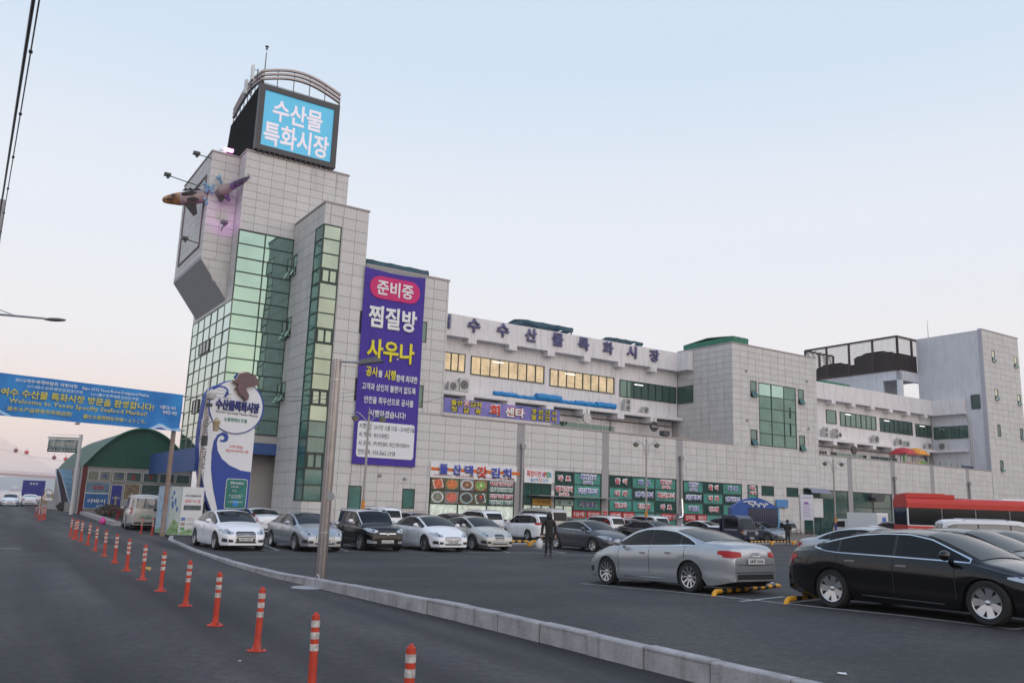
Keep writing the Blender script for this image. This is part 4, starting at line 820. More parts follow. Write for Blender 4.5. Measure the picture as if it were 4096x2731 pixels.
tyre_m = mat('tyre rubber', (.018, .018, .018), .85); well_m = mat('wheel well', (.008, .008, .009), .9)
rim_s = mat('alloy rim', (.55, .56, .58), .25, metal=.9); rim_d = mat('rim shadow', (.03, .03, .032), .5)
tint = mat('tinted car glass', (.006, .007, .010), .07, spec=.28); clearg = mat('pale car glass', (.16, .17, .17), .05, spec=.8, coat=.6)
lampw = mat('headlamp glass', (.45, .48, .52), .08, spec=.9, coat=1, metal=.4); lampr = mat('tail lamp red', (.36, .006, .010), .25, spec=.3, coat=.15); lampo = mat('indicator amber', (.6, .2, .03), .2)
gap_m = mat('panel gap', (.02, .02, .022), .8); plate_m = mat('number plate', (.62, .63, .63), .5); plate_g = mat('green plate', (.02, .22, .10), .5); trimb = mat('black plastic trim', (.02, .02, .022), .5)
_pt = {}
def paint(nm, c, metal=0.0, rough=.32): return mat('car paint ' + nm, c, rough, metal=metal, coat=.55, spec=.45)
PW = paint('white', (.80, .81, .84)); PS = paint('silver', (.40, .42, .45), .6, .30); PK = mat('car paint black', (.004, .004, .005), .15, spec=.35, coat=.35); PN = paint('navy', (.012, .016, .045)); PG = paint('dark grey', (.075, .08, .095), .4); PB = paint('beige', (.50, .49, .46), .3); PGr = paint('grey', (.22, .23, .25), .5); PBl = paint('blue grey', (.13, .17, .27), .4)
def interp(pts, x):
    if x <= pts[0][0]: return pts[0][1]
    for (a, b), (c, d) in zip(pts, pts[1:]):
        if x <= c: f = (x - a) / max(1e-9, c - a); f = f * f * (3 - 2 * f) * .35 + f * .65; return b + (d - b) * f
    return pts[-1][1]
def catmull(P, sub=5):
    out = []
    for i in range(len(P) - 1):
        p0, p1, p2, p3 = P[max(i - 1, 0)], P[i], P[i + 1], P[min(i + 2, len(P) - 1)]
        n = max(2, min(14, int(sqrt((p2[0] - p1[0]) ** 2 + (p2[1] - p1[1]) ** 2) / .075)))
        for k in range(n):
            t = k / n; q = []
            for a in (0, 1):
                m1 = (p2[a] - p0[a]) * .42; m2 = (p3[a] - p1[a]) * .42
                q.append((2 * t ** 3 - 3 * t ** 2 + 1) * p1[a] + (t ** 3 - 2 * t ** 2 + t) * m1 + (-2 * t ** 3 + 3 * t ** 2) * p2[a] + (t ** 3 - t ** 2) * m2)
            out.append(tuple(q))
    out.append(P[-1]); return out
WH = {}
def wheel_meshes(r, style, w=.22):
    k = (r, style)
    if k in WH: return WH[k]
    mb = MB(); R0 = r * (.70 if style != 'steel' else .62)
    mb.lathe([(R0, -w / 2 + .01), (r * .93, -w / 2), (r, -w / 2 + .04), (r, w / 2 - .04), (r * .93, w / 2), (R0, w / 2 - .01), (R0 * .98, w / 2 - .05)], (0, 0, 0), 'Y', 30, False, False); ty = mb.mesh('tyre', tyre_m, True, 50)
    mb = MB(); mb.cur = 1; mb.lathe([(R0, .02), (.001, .02)], (0, 0, 0), 'Y', 30, False, False); mb.cur = 0
    mb.lathe([(R0 * .99, w / 2 - .03), (R0 * .99, w / 2 - .005), (R0 * .92, w / 2 - .012), (R0 * .90, .02)], (0, 0, 0), 'Y', 30, False, False)
    n, ww = {'multi': (10, .035), 'five': (5, .085), 'seven': (7, .07), 'split': (14, .022), 'steel': (6, .11)}[style]
    for i in range(n):
        a = 2 * pi * i / n; ca, sa = cos(a), sin(a); W0, W1 = ww * (.8 if style == 'seven' else .7), ww * (1.5 if style in ('seven', 'five') else 1.0)
        P = lambda rr, o, y: (ca * rr - sa * o, y, sa * rr + ca * o); r0, r1 = R0 * .16, R0 * .95
        mb.add([P(r0, -W0 / 1.3, w / 2 - .045), P(r0, W0 / 1.3, w / 2 - .045), P(r1, W1 / 1.6, w / 2 - .02), P(r1, -W1 / 1.6, w / 2 - .02), P(r0, -W0 / 1.3, .03), P(r0, W0 / 1.3, .03), P(r1, W1 / 1.6, .03), P(r1, -W1 / 1.6, .03)], [(0, 1, 2, 3), (0, 4, 5, 1), (1, 5, 6, 2), (2, 6, 7, 3), (3, 7, 4, 0)])
    rm = mb.mesh('rim', [rim_s, rim_d], False)
    mb = MB(); mb.lathe([(R0 * .17, .02), (R0 * .17, w / 2 - .03), (R0 * .10, w / 2 - .02), (.001, w / 2 - .02)], (0, 0, 0), 'Y', 14, False, False); hb = mb.mesh('hub', rim_s, True, 40)
    WH[k] = (ty, rm, hb); return WH[k]

SPECS = {
 'sedan': dict(L=4.90, W=1.86, wb=2.86, fo=.92, r=.335, top=[(-2.45, .62), (-2.44, .86), (-2.36, 1.04), (-1.95, 1.115), (-1.70, 1.13), (-1.1, 1.32), (-.55, 1.435), (.05, 1.465), (.55, 1.40), (1.0, 1.22), (1.42, 1.02), (1.6, .99), (2.05, .86), (2.33, .70), (2.43, .56), (2.45, .45)],
   belt=[(-2.45, .80), (-2.3, .97), (-1.6, 1.01), (.2, .97), (1.3, .92), (2.0, .80), (2.4, .60)], win=[(-1.45, 1.03, 1.06), (-1.2, 1.03, 1.20), (-.8, 1.02, 1.325), (-.3, 1.01, 1.375), (.2, 1.0, 1.375), (.6, .985, 1.29), (.95, .975, 1.14), (1.22, .965, 1.0)], pillars=[-1.02, -.05], ws=(.43, 1.38), rw=(-1.66, -.78), roofw=.72),
 'coupe': dict(L=4.97, W=1.87, wb=2.86, fo=.95, r=.345, top=[(-2.48, .62), (-2.47, .86), (-2.40, 1.06), (-2.15, 1.12), (-1.8, 1.17), (-1.1, 1.36), (-.5, 1.45), (.05, 1.465), (.55, 1.40), (1.0, 1.22), (1.45, 1.00), (1.65, .96), (2.1, .84), (2.36, .68), (2.46, .56), (2.48, .45)],
   belt=[(-2.48, .80), (-2.3, .99), (-1.6, 1.04), (.2, .98), (1.3, .92), (2.0, .78), (2.4, .58)], win=[(-1.72, 1.10, 1.135), (-1.5, 1.045, 1.19), (-1.2, 1.02, 1.26), (-.8, 1.01, 1.34), (-.3, 1.0, 1.38), (.2, .99, 1.375), (.6, .98, 1.30), (.95, .97, 1.15), (1.25, .96, .99)], pillars=[-1.18, -.05], ws=(.45, 1.42), rw=(-1.95, -.85), roofw=.71),
 'suv': dict(L=4.65, W=1.87, wb=2.70, fo=.90, r=.36, top=[(-2.32, .62), (-2.32, 1.0), (-2.22, 1.30), (-1.98, 1.60), (-1.75, 1.66), (-1.0, 1.70), (.0, 1.69), (.45, 1.60), (.9, 1.34), (1.25, 1.12), (1.45, 1.09), (1.95, .98), (2.22, .82), (2.31, .66), (2.33, .5)],
   belt=[(-2.32, .85), (-2.2, 1.12), (-1.5, 1.12), (.2, 1.07), (1.2, 1.03), (1.9, .90), (2.3, .70)], win=[(-2.0, 1.20, 1.32), (-1.85, 1.16, 1.52), (-1.5, 1.14, 1.57), (-.6, 1.11, 1.60), (.1, 1.10, 1.58), (.5, 1.09, 1.45), (.85, 1.08, 1.24), (1.05, 1.07, 1.11)], pillars=[-1.15, -.2], ws=(.35, 1.2), rw=None, rwz=(1.16, 1.52), roofw=.78, rail=True),
 'box': dict(L=4.20, W=1.80, wb=2.60, fo=.84, r=.34, top=[(-2.10, .60), (-2.10, 1.05), (-2.06, 1.35), (-1.88, 1.58), (-1.6, 1.61), (-.8, 1.62), (.15, 1.60), (.42, 1.53), (.78, 1.25), (1.0, 1.10), (1.15, 1.07), (1.75, 1.0), (2.0, .88), (2.08, .70), (2.10, .5)],
   belt=[(-2.10, .85), (-2.0, 1.09), (.2, 1.04), (1.0, 1.02), (1.7, .95), (2.08, .72)], win=[(-1.72, 1.13, 1.20), (-1.55, 1.11, 1.50), (-1.2, 1.10, 1.52), (-.3, 1.09, 1.52), (.2, 1.08, 1.48), (.55, 1.07, 1.28), (.75, 1.06, 1.12)], pillars=[-1.02, -.12], ws=(.33, 1.0), rw=None, rwz=(1.12, 1.48), roofw=.80, rail=True),
 'van': dict(L=4.95, W=1.86, wb=2.95, fo=.62, r=.34, top=[(-2.48, .55), (-2.48, 1.1), (-2.42, 1.70), (-2.25, 1.90), (-1.4, 1.95), (.6, 1.94), (1.05, 1.82), (1.55, 1.38), (1.8, 1.16), (2.0, 1.08), (2.30, .90), (2.44, .70), (2.46, .5)],
   belt=[(-2.48, .95), (-2.3, 1.12), (.5, 1.08), (1.7, 1.02), (2.2, .86), (2.46, .62)], win=[(-2.22, 1.20, 1.62), (-2.0, 1.18, 1.72), (-.5, 1.16, 1.76), (.6, 1.14, 1.74), (1.0, 1.12, 1.62), (1.35, 1.10, 1.36), (1.6, 1.08, 1.14)], pillars=[-1.05, .25], ws=(.95, 1.75), rw=None, rwz=(1.2, 1.72), roofw=.84, rail=True),
 'wagon': dict(L=4.35, W=1.76, wb=2.60, fo=.85, r=.32, top=[(-2.17, .60), (-2.17, .95), (-2.10, 1.25), (-1.92, 1.52), (-1.7, 1.57), (-1.0, 1.60), (.0, 1.58), (.45, 1.48), (.95, 1.18), (1.2, 1.04), (1.45, .98), (1.9, .82), (2.12, .66), (2.17, .5)],
   belt=[(-2.17, .85), (-2.0, 1.03), (.2, .98), (1.2, .93), (1.9, .76), (2.15, .6)], win=[(-1.92, 1.09, 1.2), (-1.75, 1.07, 1.42), (-1.3, 1.05, 1.48), (-.4, 1.03, 1.49), (.2, 1.01, 1.46), (.6, 1.0, 1.28), (1.0, .98, 1.02)], pillars=[-1.15, -.2], ws=(.35, 1.22), rw=None, rwz=(1.08, 1.45), roofw=.77, rail=True),
}
KP_ = [(0, .94), (.10, .968), (.19, .988), (.27, .976), (.44, .986), (.62, .998), (.80, 1.0), (.90, .975), (1.0, .925)]
def build_car(name, label, spec, body, loc, heading, group=None, glass=None, rims='five', front='bar', plate=None, rear_lamp='wide', chrome_win=False, roof=None, logo=None, lower=None, badge=None, H=1.0, W=None, dark_roof=False, green_plate=False):
    sp = SPECS[spec]; glass = glass or tint; az = radians(90 - heading)
    cx, cy = loc[0], loc[1]; z0 = loc[2] if len(loc) > 2 else 0
    pit = 0
    if z0 > .009: q_ = 1.4; zf_, zr_ = lot_z(cx + q_ * cos(az), cy + q_ * sin(az)), lot_z(cx - q_ * cos(az), cy - q_ * sin(az)); z0 = (zf_ + zr_) / 2; pit = -atan2(zf_ - zr_, 2 * q_)
    t = thing(name, label, {'van': 'van', 'suv': 'car', 'box': 'car'}.get(spec, 'car'), (cx, cy, z0), az, group); t.rotation_euler = (0, pit, az)
    L, Wd, wb, r = sp['L'], (W or sp['W']), sp['wb'], sp['r']; hw = Wd / 2
    xf = L / 2 - sp['fo']; xr = xf - wb; top = [(x, z * H if z > .7 else z) for x, z in sp['top']]; Ra = r + .045
    dense = catmull(top)
    # extra stations at the wheel arches
    need = [xf + q for q in (-Ra, -Ra * .98, -Ra * .9, -Ra * .7, Ra * .7, Ra * .9, Ra * .98, Ra)] + [xr + q for q in (-Ra, -Ra * .98, -Ra * .9, -Ra * .7, Ra * .7, Ra * .9, Ra * .98, Ra)]
    for xn in need:
        for i in range(len(dense) - 1):
            a, b = dense[i], dense[i + 1]
            if a[0] < xn < b[0] and b[0] - a[0] > .004:
                f = (xn - a[0]) / (b[0] - a[0]); dense.insert(i + 1, (xn, a[1] + (b[1] - a[1]) * f)); break
    gmax = max(z for _, z in top) - interp(sp['belt'], 0) * 1.0
    def sect(x, zt):
        u = 2 * x / L; w = hw * (1 - .27 * abs(u) ** 7 - .035 * abs(u) ** 2)
        zs = min(interp(sp['belt'], x) * (1 + (H - 1) * .5), zt - .03); zb = .18 + .10 * max(0, abs(u) - .8) / .2 * (1 if u < 0 else .3)
        for xw in (xf, xr):
            d = abs(x - xw)
            if d < Ra: zb = max(zb, r + sqrt(max(0, Ra * Ra - d * d)) * .98)
        zb = min(zb, zs - .05)
        g = max(0, min(1, (zt - zs - .12) / (gmax - .12))); pts = []
        z00 = min(.18, zs - .05)
        for f in (0, .10, .19, .30, .44, .62, .80, .93, 1.0): z_ = zb + (zs - zb) * f; pts.append((w * interp(KP_, (z_ - z00) / max(.05, zs - z00)), z_))
        yb = w * .90; yr = w * (.80 * (1 - g) + sp['roofw'] * g); crn = .05 + .02 * g; zc = zt - crn
        zc = max(zc, zs + .012)
        for f in (.12, .45, .8, 1.0): pts.append((yb + (yr - yb) * f ** 1.15, zs + (zc - zs) * (f ** .92)))
        for f in (.86, .6, .3, .0): pts.append((yr * f, zc + (zt - zc) * (1 - f ** 2)))
        return pts
    S = [sect(x, z) for x, z in dense]; xs = [p[0] for p in dense]; n = len(S[0]); mb = MB()
    full = [[(xs[i], y, z) for y, z in s] + [(xs[i], -y, z) for y, z in s[-2::-1]] for i, s in enumerate(S)]
    m_ = len(full[0]); mb.v = [p for ring in full for p in ring]
    lo_rows = 4
    for i in range(len(full) - 1):
        for j in range(m_ - 1):
            mb.f.append((i * m_ + j, i * m_ + j + 1, (i + 1) * m_ + j + 1, (i + 1) * m_ + j))
            jj = min(j, m_ - 2 - j); mi = 0
            if lower and jj < 2: mi = 1
            if roof and jj >= 12 and sp['ws'][1] > xs[i] > -L / 2 + .12 and dense[i][1] > 1.1: mi = 2
            mb.m.append(mi)
    mb.f.append(tuple(range(m_))); mb.m.append(0); mb.f.append(tuple((len(full) - 1) * m_ + j for j in range(m_))[::-1]); mb.m.append(0)
    me = mb.mesh('car_body', [body, lower or body, roof or body], True, 38); bo = obj('body', me, None, t)
    bvh = BVHTree.FromPolygons([Vector(p) for p in mb.v], mb.f)
    def hit(o, d):
        h = bvh.ray_cast(Vector(o), Vector(d))
        return h[0]
    def patch(name, m, colsx, dirn, off=.006, nu=10, nv=4, par=None, keep=False, side=1):
        """colsx: [(a, lo, hi)]; dirn 'side': a=x lo/hi=z; 'front'/'rear': a=y lo/hi=z"""
        mb2 = MB(); a0, a1 = colsx[0][0], colsx[-1][0]
        lo = [(c[0], c[1]) for c in colsx]; hi = [(c[0], c[2]) for c in colsx]
        def lin_(pts, x):
            for (p, q), (s_, w_) in zip(pts, pts[1:]):
                if x <= s_ + 1e-9: return q + (w_ - q) * ((x - p) / max(1e-9, s_ - p))
            return pts[-1][1]
        def P(i, j):
            a = a0 + (a1 - a0) * i / nu; l, h_ = lin_(lo, a), lin_(hi, a); b = l + (h_ - l) * j / nv
            if dirn == 'side':
                h = hit((a, side * 3, b), (0, -side, 0)); return (h.x, h.y + side * off, h.z) if h else (a, side * (hw * .9 + off), b)
            s_ = 1 if dirn == 'front' else -1
            h = hit((s_ * 4, a, b), (-s_, 0, 0)); return (h.x + s_ * off, h.y, h.z) if h else (s_ * (L / 2 - .3), a, b)
        mb2.grid(P, nu, nv); return obj(name, mb2, m, par or t, smooth=True)
    # windscreen and rear window follow the body skin
    def skin_glass(x0, x1, name):
        idx = [i for i in range(len(xs)) if x0 <= xs[i] <= x1]
        if len(idx) < 2: return
        mb2 = MB(); nv = 8
        def P(i, j):
            k = idx[i]; s = S[k]; f = (j / nv * 2 - 1); yr = s[12][0] * .955; y = f * yr; zt = dense[k][1]; z = s[12][1] + (zt - s[12][1]) * (1 - min(1, abs(f) * .955) ** 2)
            a, b = dense[max(k - 1, 0)], dense[min(k + 1, len(dense) - 1)]; nx, nz = -(b[1] - a[1]), (b[0] - a[0]); q = sqrt(nx * nx + nz * nz) or 1
            return (xs[k] + nx / q * .010, y, z + nz / q * .010)
        mb2.grid(P, len(idx) - 1, nv); return obj(name, mb2, glass, t, smooth=True)
    skin_glass(sp['ws'][0], sp['ws'][1], 'windscreen')
    hz = lambda z: z * (1 + (H - 1) * .8)
    if sp['rw']: skin_glass(sp['rw'][0], sp['rw'][1], 'rear_window')
    else: za, zb_ = sp['rwz']; patch('rear_window', glass, [(-hw * .70, hz(za), hz(zb_) - .04), (-hw * .6, hz(za) - .02, hz(zb_)), (hw * .6, hz(za) - .02, hz(zb_)), (hw * .70, hz(za), hz(zb_) - .04)], 'rear', .012, 10, 4)
    if dark_roof: skin_glass(-.75, .25, 'sunroof')
    win = [(a, hz(b), hz(c) - (.022 if c - b > .1 else 0)) for a, b, c in sp['win']]
    pil = [win[0][0]] + sp['pillars'] + [win[-1][0]]
    def sub(a, b):
        def li(x, k):
            for p, q in zip(win, win[1:]):
                if x <= q[0] + 1e-9: return p[k] + (q[k] - p[k]) * (x - p[0]) / (q[0] - p[0])
            return win[-1][k]
        return [(x, li(x, 1), li(x, 2)) for x in sorted({a, b} | {w[0] for w in win if a < w[0] < b})]
    for side in (1, -1):
        fr = [(a + (-.03 if i == 0 else .03 if i == len(win) - 1 else 0), b - .022, c + .022) for i, (a, b, c) in enumerate(win)]
        patch('window_trim', chrome if chrome_win else trimb, fr, 'side', .006, 22, 4, side=side)
        if chrome_win: patch('window_seal', trimb, [(a + (-.012 if i == 0 else .012 if i == len(win) - 1 else 0), b - .004, c + .004) for i, (a, b, c) in enumerate(win)], 'side', .009, 22, 4, side=side)
        for k in range(len(pil) - 1):
            cc = sub(pil[k] + (.03 if k else 0), pil[k + 1] - (.03 if k < len(pil) - 2 else 0)); patch('side_window', glass, cc, 'side', .012, 10, 4, side=side)
        # door gaps, handles, mirror, sill line
        for xg in (sp['pillars'][1], xf - Ra - .10, xr + Ra * .35 if spec != 'van' else -1.0):
            bl = interp(sp['belt'], xg); patch('door_gap', gap_m, [(xg - .007, .30, bl), (xg + .007, .30, bl)], 'side', .003, 1, 8, side=side)
        for xh in (sp['pillars'][1] + .18, sp['pillars'][0] + .30):
            zh = interp(sp['belt'], xh) - .15; h = hit((xh, side * 3, zh), (0, -side, 0))
            if h: mb2 = MB(); mb2.box((xh - .10, h.y - side * .005, zh - .014), (xh + .10, h.y + side * .035, zh + .016)); obj('door_handle', mb2, chrome if chrome_win else body, t)
        xm = win[-1][0] - .28; zm = hz(interp(sp['belt'], xm)) + .06
        mb2 = MB(); mb2.ball((xm, side * (hw + .09), zm + .05), .12, 12, (.75, 1.0, .72)); mb2.box((xm - .05, side * (hw - .12), zm - .03), (xm + .03, side * (hw + .05), zm + .01)); obj('mirror', mb2, roof or body, t, smooth=True, angle=40)
        if chrome_win: patch('sill_trim', chrome, [(xr + Ra + .25, .275, .292), (xf - Ra - .3, .255, .272)], 'side', .012, 14, 1, side=side)
        for xw in (xf, xr):
            ty, rm, hb = wheel_meshes(r, rims); w = obj('wheel', ty, None, t); w.location = (xw, side * (hw - .12), r)
            if side < 0: w.rotation_euler = (0, 0, pi)
            obj('rim', rm, None, w); obj('hub', hb, None, w)
        # lamps
        zf = top[-5][1]; zl = {'sedan': .66, 'coupe': .66, 'suv': .80, 'box': .80, 'van': .80, 'wagon': .70}[spec]
        ys = [(side * hw * .46, zl - .035, zl + .03), (side * hw * .66, zl - .075, zl + .085), (side * hw * .87, zl - .02, zl + .12)]
        patch('headlamp', lampw, sorted(ys), 'front', .008, 10, 4, side=side)
        patch('lamp_bulb', rim_d, sorted([(side * hw * .60, zl - .02, zl + .02), (side * hw * .70, zl - .03, zl + .05)]), 'front', .011, 3, 2)
        if front == 'ovals': pass
        zt_ = {'sedan': .84, 'coupe': .86, 'suv': 1.0, 'box': 1.0, 'van': .95, 'wagon': 1.0}[spec]
        if rear_lamp == 'wide': rr_ = [(side * hw * .46, zt_ - .04, zt_ + .05), (side * hw * .70, zt_ - .075, zt_ + .075), (side * hw * .835, zt_ - .06, zt_ + .085)]
        elif rear_lamp == 'tall': rr_ = [(side * hw * .74, zt_ - .05, zt_ + .30), (side * hw * .87, zt_ - .12, zt_ + .36)]
        else: rr_ = [(side * hw * .62, zt_ - .08, zt_ + .09), (side * hw * .86, zt_ - .08, zt_ + .10)]
        patch('tail_lamp', lampr, sorted(rr_), 'rear', .008, 8, 4)
        if rear_lamp == 'wide': patch('tail_lamp', lampr, [(-L / 2 + .10, zt_ - .055, zt_ + .085), (-L / 2 + .34, zt_ + .01, zt_ + .075)], 'side', .008, 6, 3, side=side)
        patch('headlamp', lampw, [(L / 2 - .62, zl + .07, zl + .10), (L / 2 - .24, zl - .01, zl + .12)], 'side', .008, 6, 3, side=side)
        patch('fog_lamp', trimb if front != 'suvf' else lampw, sorted([(side * hw * .50, .32, .40), (side * hw * .86, .32, .46)]), 'front', .008, 6, 2)
    if sp.get('rail'):
        for side in (1, -1):
            yr = hw * sp['roofw'] * .93; zt = hz(max(z for _, z in sp['top'])); mb2 = MB(); mb2.tube([(.2, side * yr, zt - .06), (.1, side * yr, zt + .01), (-1.5, side * yr, zt + .01), (-1.65, side * yr, zt - .08)], .02); obj('roof_rail', mb2, steel, t)
    # front face
    zg = {'sedan': .50, 'coupe': .50, 'suv': .66, 'box': .66, 'van': .66, 'wagon': .54}[spec]
    if front == 'bar': g = [(-hw * .40, zg - .02, zg + .10), (-hw * .3, zg - .04, zg + .12), (hw * .3, zg - .04, zg + .12), (hw * .40, zg - .02, zg + .10)]
    elif front == 'frame': g = [(-hw * .40, .42, .66), (-hw * .33, .30, .71), (hw * .33, .30, .71), (hw * .40, .42, .66)]
    elif front == 'shield': g = [(-hw * .25, .50, .70), (-hw * .15, .40, .72), (hw * .15, .40, .72), (hw * .25, .50, .70)]
    else: g = [(-hw * .42, zg + .03, zg + .07), (hw * .42, zg + .03, zg + .07)]
    gr_ = patch('grille', trimb, g, 'front', .010, 12, 6)
    gw = g[-1][0] * .94; lo_, hi_ = min(c[1] for c in g), max(c[2] for c in g)
    for k in range(1, 7 if front in ('frame',) else 5): zk = lo_ + (hi_ - lo_) * k / (7 if front in ('frame',) else 5); patch('grille_bar', chrome, [(-gw, zk - .005, zk + .006), (gw, zk - .005, zk + .006)], 'front', .018, 12, 1, par=gr_)
    if front == 'frame': [patch('grille_frame', chrome, [(s_ * hw * .40 - .008, .42, .66), (s_ * hw * .40 + .008, .42, .66)], 'front', .02, 1, 4, par=gr_) for s_ in (-1, 1)]
    patch('lower_intake', trimb, [(-hw * .42, .29, .345), (hw * .42, .29, .345)], 'front', .008, 10, 1)
    patch('bumper_trim', chrome if spec == 'coupe' else trimb, [(-hw * .8, .46, .475), (hw * .8, .46, .475)], 'rear', .008, 10, 1)
    patch('boot_gap', gap_m, [(-hw * .62, .62, .63), (hw * .62, .62, .63)], 'rear', .006, 10, 1)
    patch('diffuser', trimb, [(-hw * .72, .325, .36), (-hw * .6, .325, .43), (hw * .6, .325, .43), (hw * .72, .325, .36)], 'rear', .008, 12, 2)
    h = hit((4, 0, .46), (-1, 0, 0)); xf_ = (h.x if h else L / 2) + .02; zp = .43 if front == 'frame' else .40
    h2 = hit((-4, 0, .72), (1, 0, 0)); xr_ = (h2.x if h2 else -L / 2) - .02; zr = {'suv': .80, 'van': .72, 'wagon': .80, 'box': .75}.get(spec, .70)
    hp = hit((-4, 0, zr), (1, 0, 0)); xr_ = (hp.x if hp else -L / 2) - .03
    for fx, zz, rot, nm in ((xf_, zp, pi / 2, 'f'), (xr_, zr, -pi / 2, 'r')):
        mb2 = MB(); s_ = 1 if nm == 'f' else -1; mb2.box((fx, -.26, zz - .058), (fx + s_ * .01, .26, zz + .058)); po = obj('number_plate', mb2, plate_g if green_plate else plate_m, t)
        if plate: text(plate, .42, .075, wht if green_plate else bk, po, (fx + s_ * .014, 0, zz), .03, rot=(0, 0, rot))
    if logo:
        for (fx, zz, s_) in ((xf_ + .0, zg + (.04 if front != 'frame' else .10), 1), (xr_ + .0, zr + .14, -1)):
            hh = hit((s_ * 4, 0, zz), (-s_, 0, 0)); fx = (hh.x if hh else fx) + s_ * .022; mb2 = MB()
            if logo == 'rings':
                for k in range(4):
                    cy_ = (k - 1.5) * .062; mb2.tube([(fx, cy_ + .041 * cos(2 * pi * q / 16), zz + .041 * sin(2 * pi * q / 16)) for q in range(17)], .006, 5, False)
            elif logo == 'ovalH':
                mb2.tube([(fx, .06 * cos(2 * pi * q / 16), zz + .032 * sin(2 * pi * q / 16)) for q in range(17)], .006, 5, False); [mb2.tube([(fx, -.028 + c_, zz - .02), (fx, -.012 + c_, zz + .02)], .006, 5) for c_ in (0, .036)]; mb2.tube([(fx, -.02, zz), (fx, .016, zz)], .005, 5)
            elif logo == 'circleVW':
                mb2.tube([(fx, .06 * cos(2 * pi * q / 18), zz + .06 * sin(2 * pi * q / 18)) for q in range(19)], .007, 5, False); mb2.tube([(fx, .028, zz + .045), (fx, .0, zz + .005), (fx, -.028, zz + .045)], .006, 5); mb2.tube([(fx, .045, zz + .02), (fx, .022, zz - .04), (fx, 0, zz), (fx, -.022, zz - .04), (fx, -.045, zz + .02)], .006, 5)
            elif logo == 'oval':
                mb2.tube([(fx, .055 * cos(2 * pi * q / 16), zz + .04 * sin(2 * pi * q / 16)) for q in range(17)], .007, 5, False)
                if s_ > 0: mb2.tube([(fx, .02, zz + .025), (fx, -.005, zz - .02), (fx, -.03, zz - .018)], .006, 5)
            elif logo == 'emblem':
                mb2.tube([(fx, .05 * cos(2 * pi * q / 16), zz + .05 * sin(2 * pi * q / 16)) for q in range(17)], .009, 5, False); mb2.tube([(fx, -.045, zz + .02), (fx, 0, zz + .035), (fx, .01, zz - .035), (fx, .045, zz - .02)], .007, 5)
            obj('badge', mb2, chrome, t)
    # underside, a dark box hung low to deepen the shade under the car
    mb2 = MB(); mb2.box((-L / 2 + .30, -hw + .27, .15), (L / 2 - .35, hw - .28, .80)); mb2.box((xr - .6, -hw + .26, .3), (xr + .6, hw - .26, .85)); mb2.box((xf - .6, -hw + .26, .3), (xf + .6, hw - .26, .72)); obj('underbody', mb2, well_m, t)
    return t

def CZ(x, y): return (x, y, lot_z(x, y))
def RC(s, t): x, y, _ = WP(s, t); return CZ(x, y)
HF = 147.0     # noses towards the road
FR_ = 'cars parked along the front row'
build_car('white_saloon', 'white saloon with tall barred grille and four rings, leftmost of the front row', 'sedan', PW, CZ(*CAR_A), HF - 1, FR_, glass=None, rims='multi', front='frame', plate='02우 0557', logo='rings')
build_car('silver_saloon', 'silver saloon with swept headlamps behind the tall steel lamp pole', 'sedan', PS, CZ(*CAR_B), HF, FR_, rims='seven', front='bar', plate='52거 3288', logo='oval')
build_car('black_crossover', 'black crossover with white roof in the middle of the front row', 'box', PK, CZ(*CAR_C), HF + 2, FR_, rims='five', front='suvf', plate='16구 7646', roof=PW, logo='emblem')
build_car('white_saloon', 'white saloon with black roof and angled fog lamps beside the white-roofed crossover', 'sedan', PW, CZ(*CAR_D), HF, FR_, rims='split', front='bar', plate='29오 2948', logo='ovalH', dark_roof=True)
build_car('pearl_saloon', 'pearl two-tone saloon with round headlamps and upright grille, rightmost of the front row', 'sedan', PB, CZ(*CAR_E), HF, FR_, rims='split', front='shield', plate='46우 3691', lower=PGr)
build_car('silver_saloon', 'silver saloon with red tail lamps and four rings parked alone in the open lot', 'sedan', PS, CZ(*CAR_F), -33, 'cars in the angled bays', rims='multi', front='frame', plate='58주 9156', logo='rings', chrome_win=True)
build_car('black_saloon', 'glossy black saloon with chrome window line nearest the camera on the right', 'coupe', PK, CZ(*CAR_G), 147, 'cars in the angled bays', rims='seven', front='bar', chrome_win=True)
build_car('black_saloon', 'second black saloon with chrome window line just behind the nearest black one', 'coupe', PK, CZ(*CAR_H), 147, 'cars in the angled bays', rims='seven', front='bar', chrome_win=True)
build_car('black_saloon', 'third black saloon at the right edge, only its roof and windscreen showing', 'coupe', PK, CZ(*CAR_I), 147, 'cars in the angled bays', rims='five', front='bar', chrome_win=True)
build_car('silver_saloon', 'silver saloon whose roof and boot show behind the nearest black saloon', 'sedan', PS, CZ(*CAR_J), 147, 'cars in the angled bays', rims='five', chrome_win=True)
build_car('grey_saloon', 'dark grey saloon roof showing in front of the red bus', 'sedan', PG, CZ(*CAR_K), 147, 'cars in the angled bays', rims='five')
mr_ = 'cars in the middle row'
build_car('grey_saloon', 'dark grey saloon with a round badge parked right of the walking man', 'sedan', PG, CZ(*CAR_L), HF, mr_, rims='five', front='bar', plate='42너 9651', chrome_win=True, logo='circleVW')
build_car('black_hatchback', 'black low hatchback with red tail lamp behind the silver saloon roof', 'coupe', PK, CZ(*CAR_M), HF, mr_, rims='five', chrome_win=True)
rr2 = 'cars parked against the market wall'
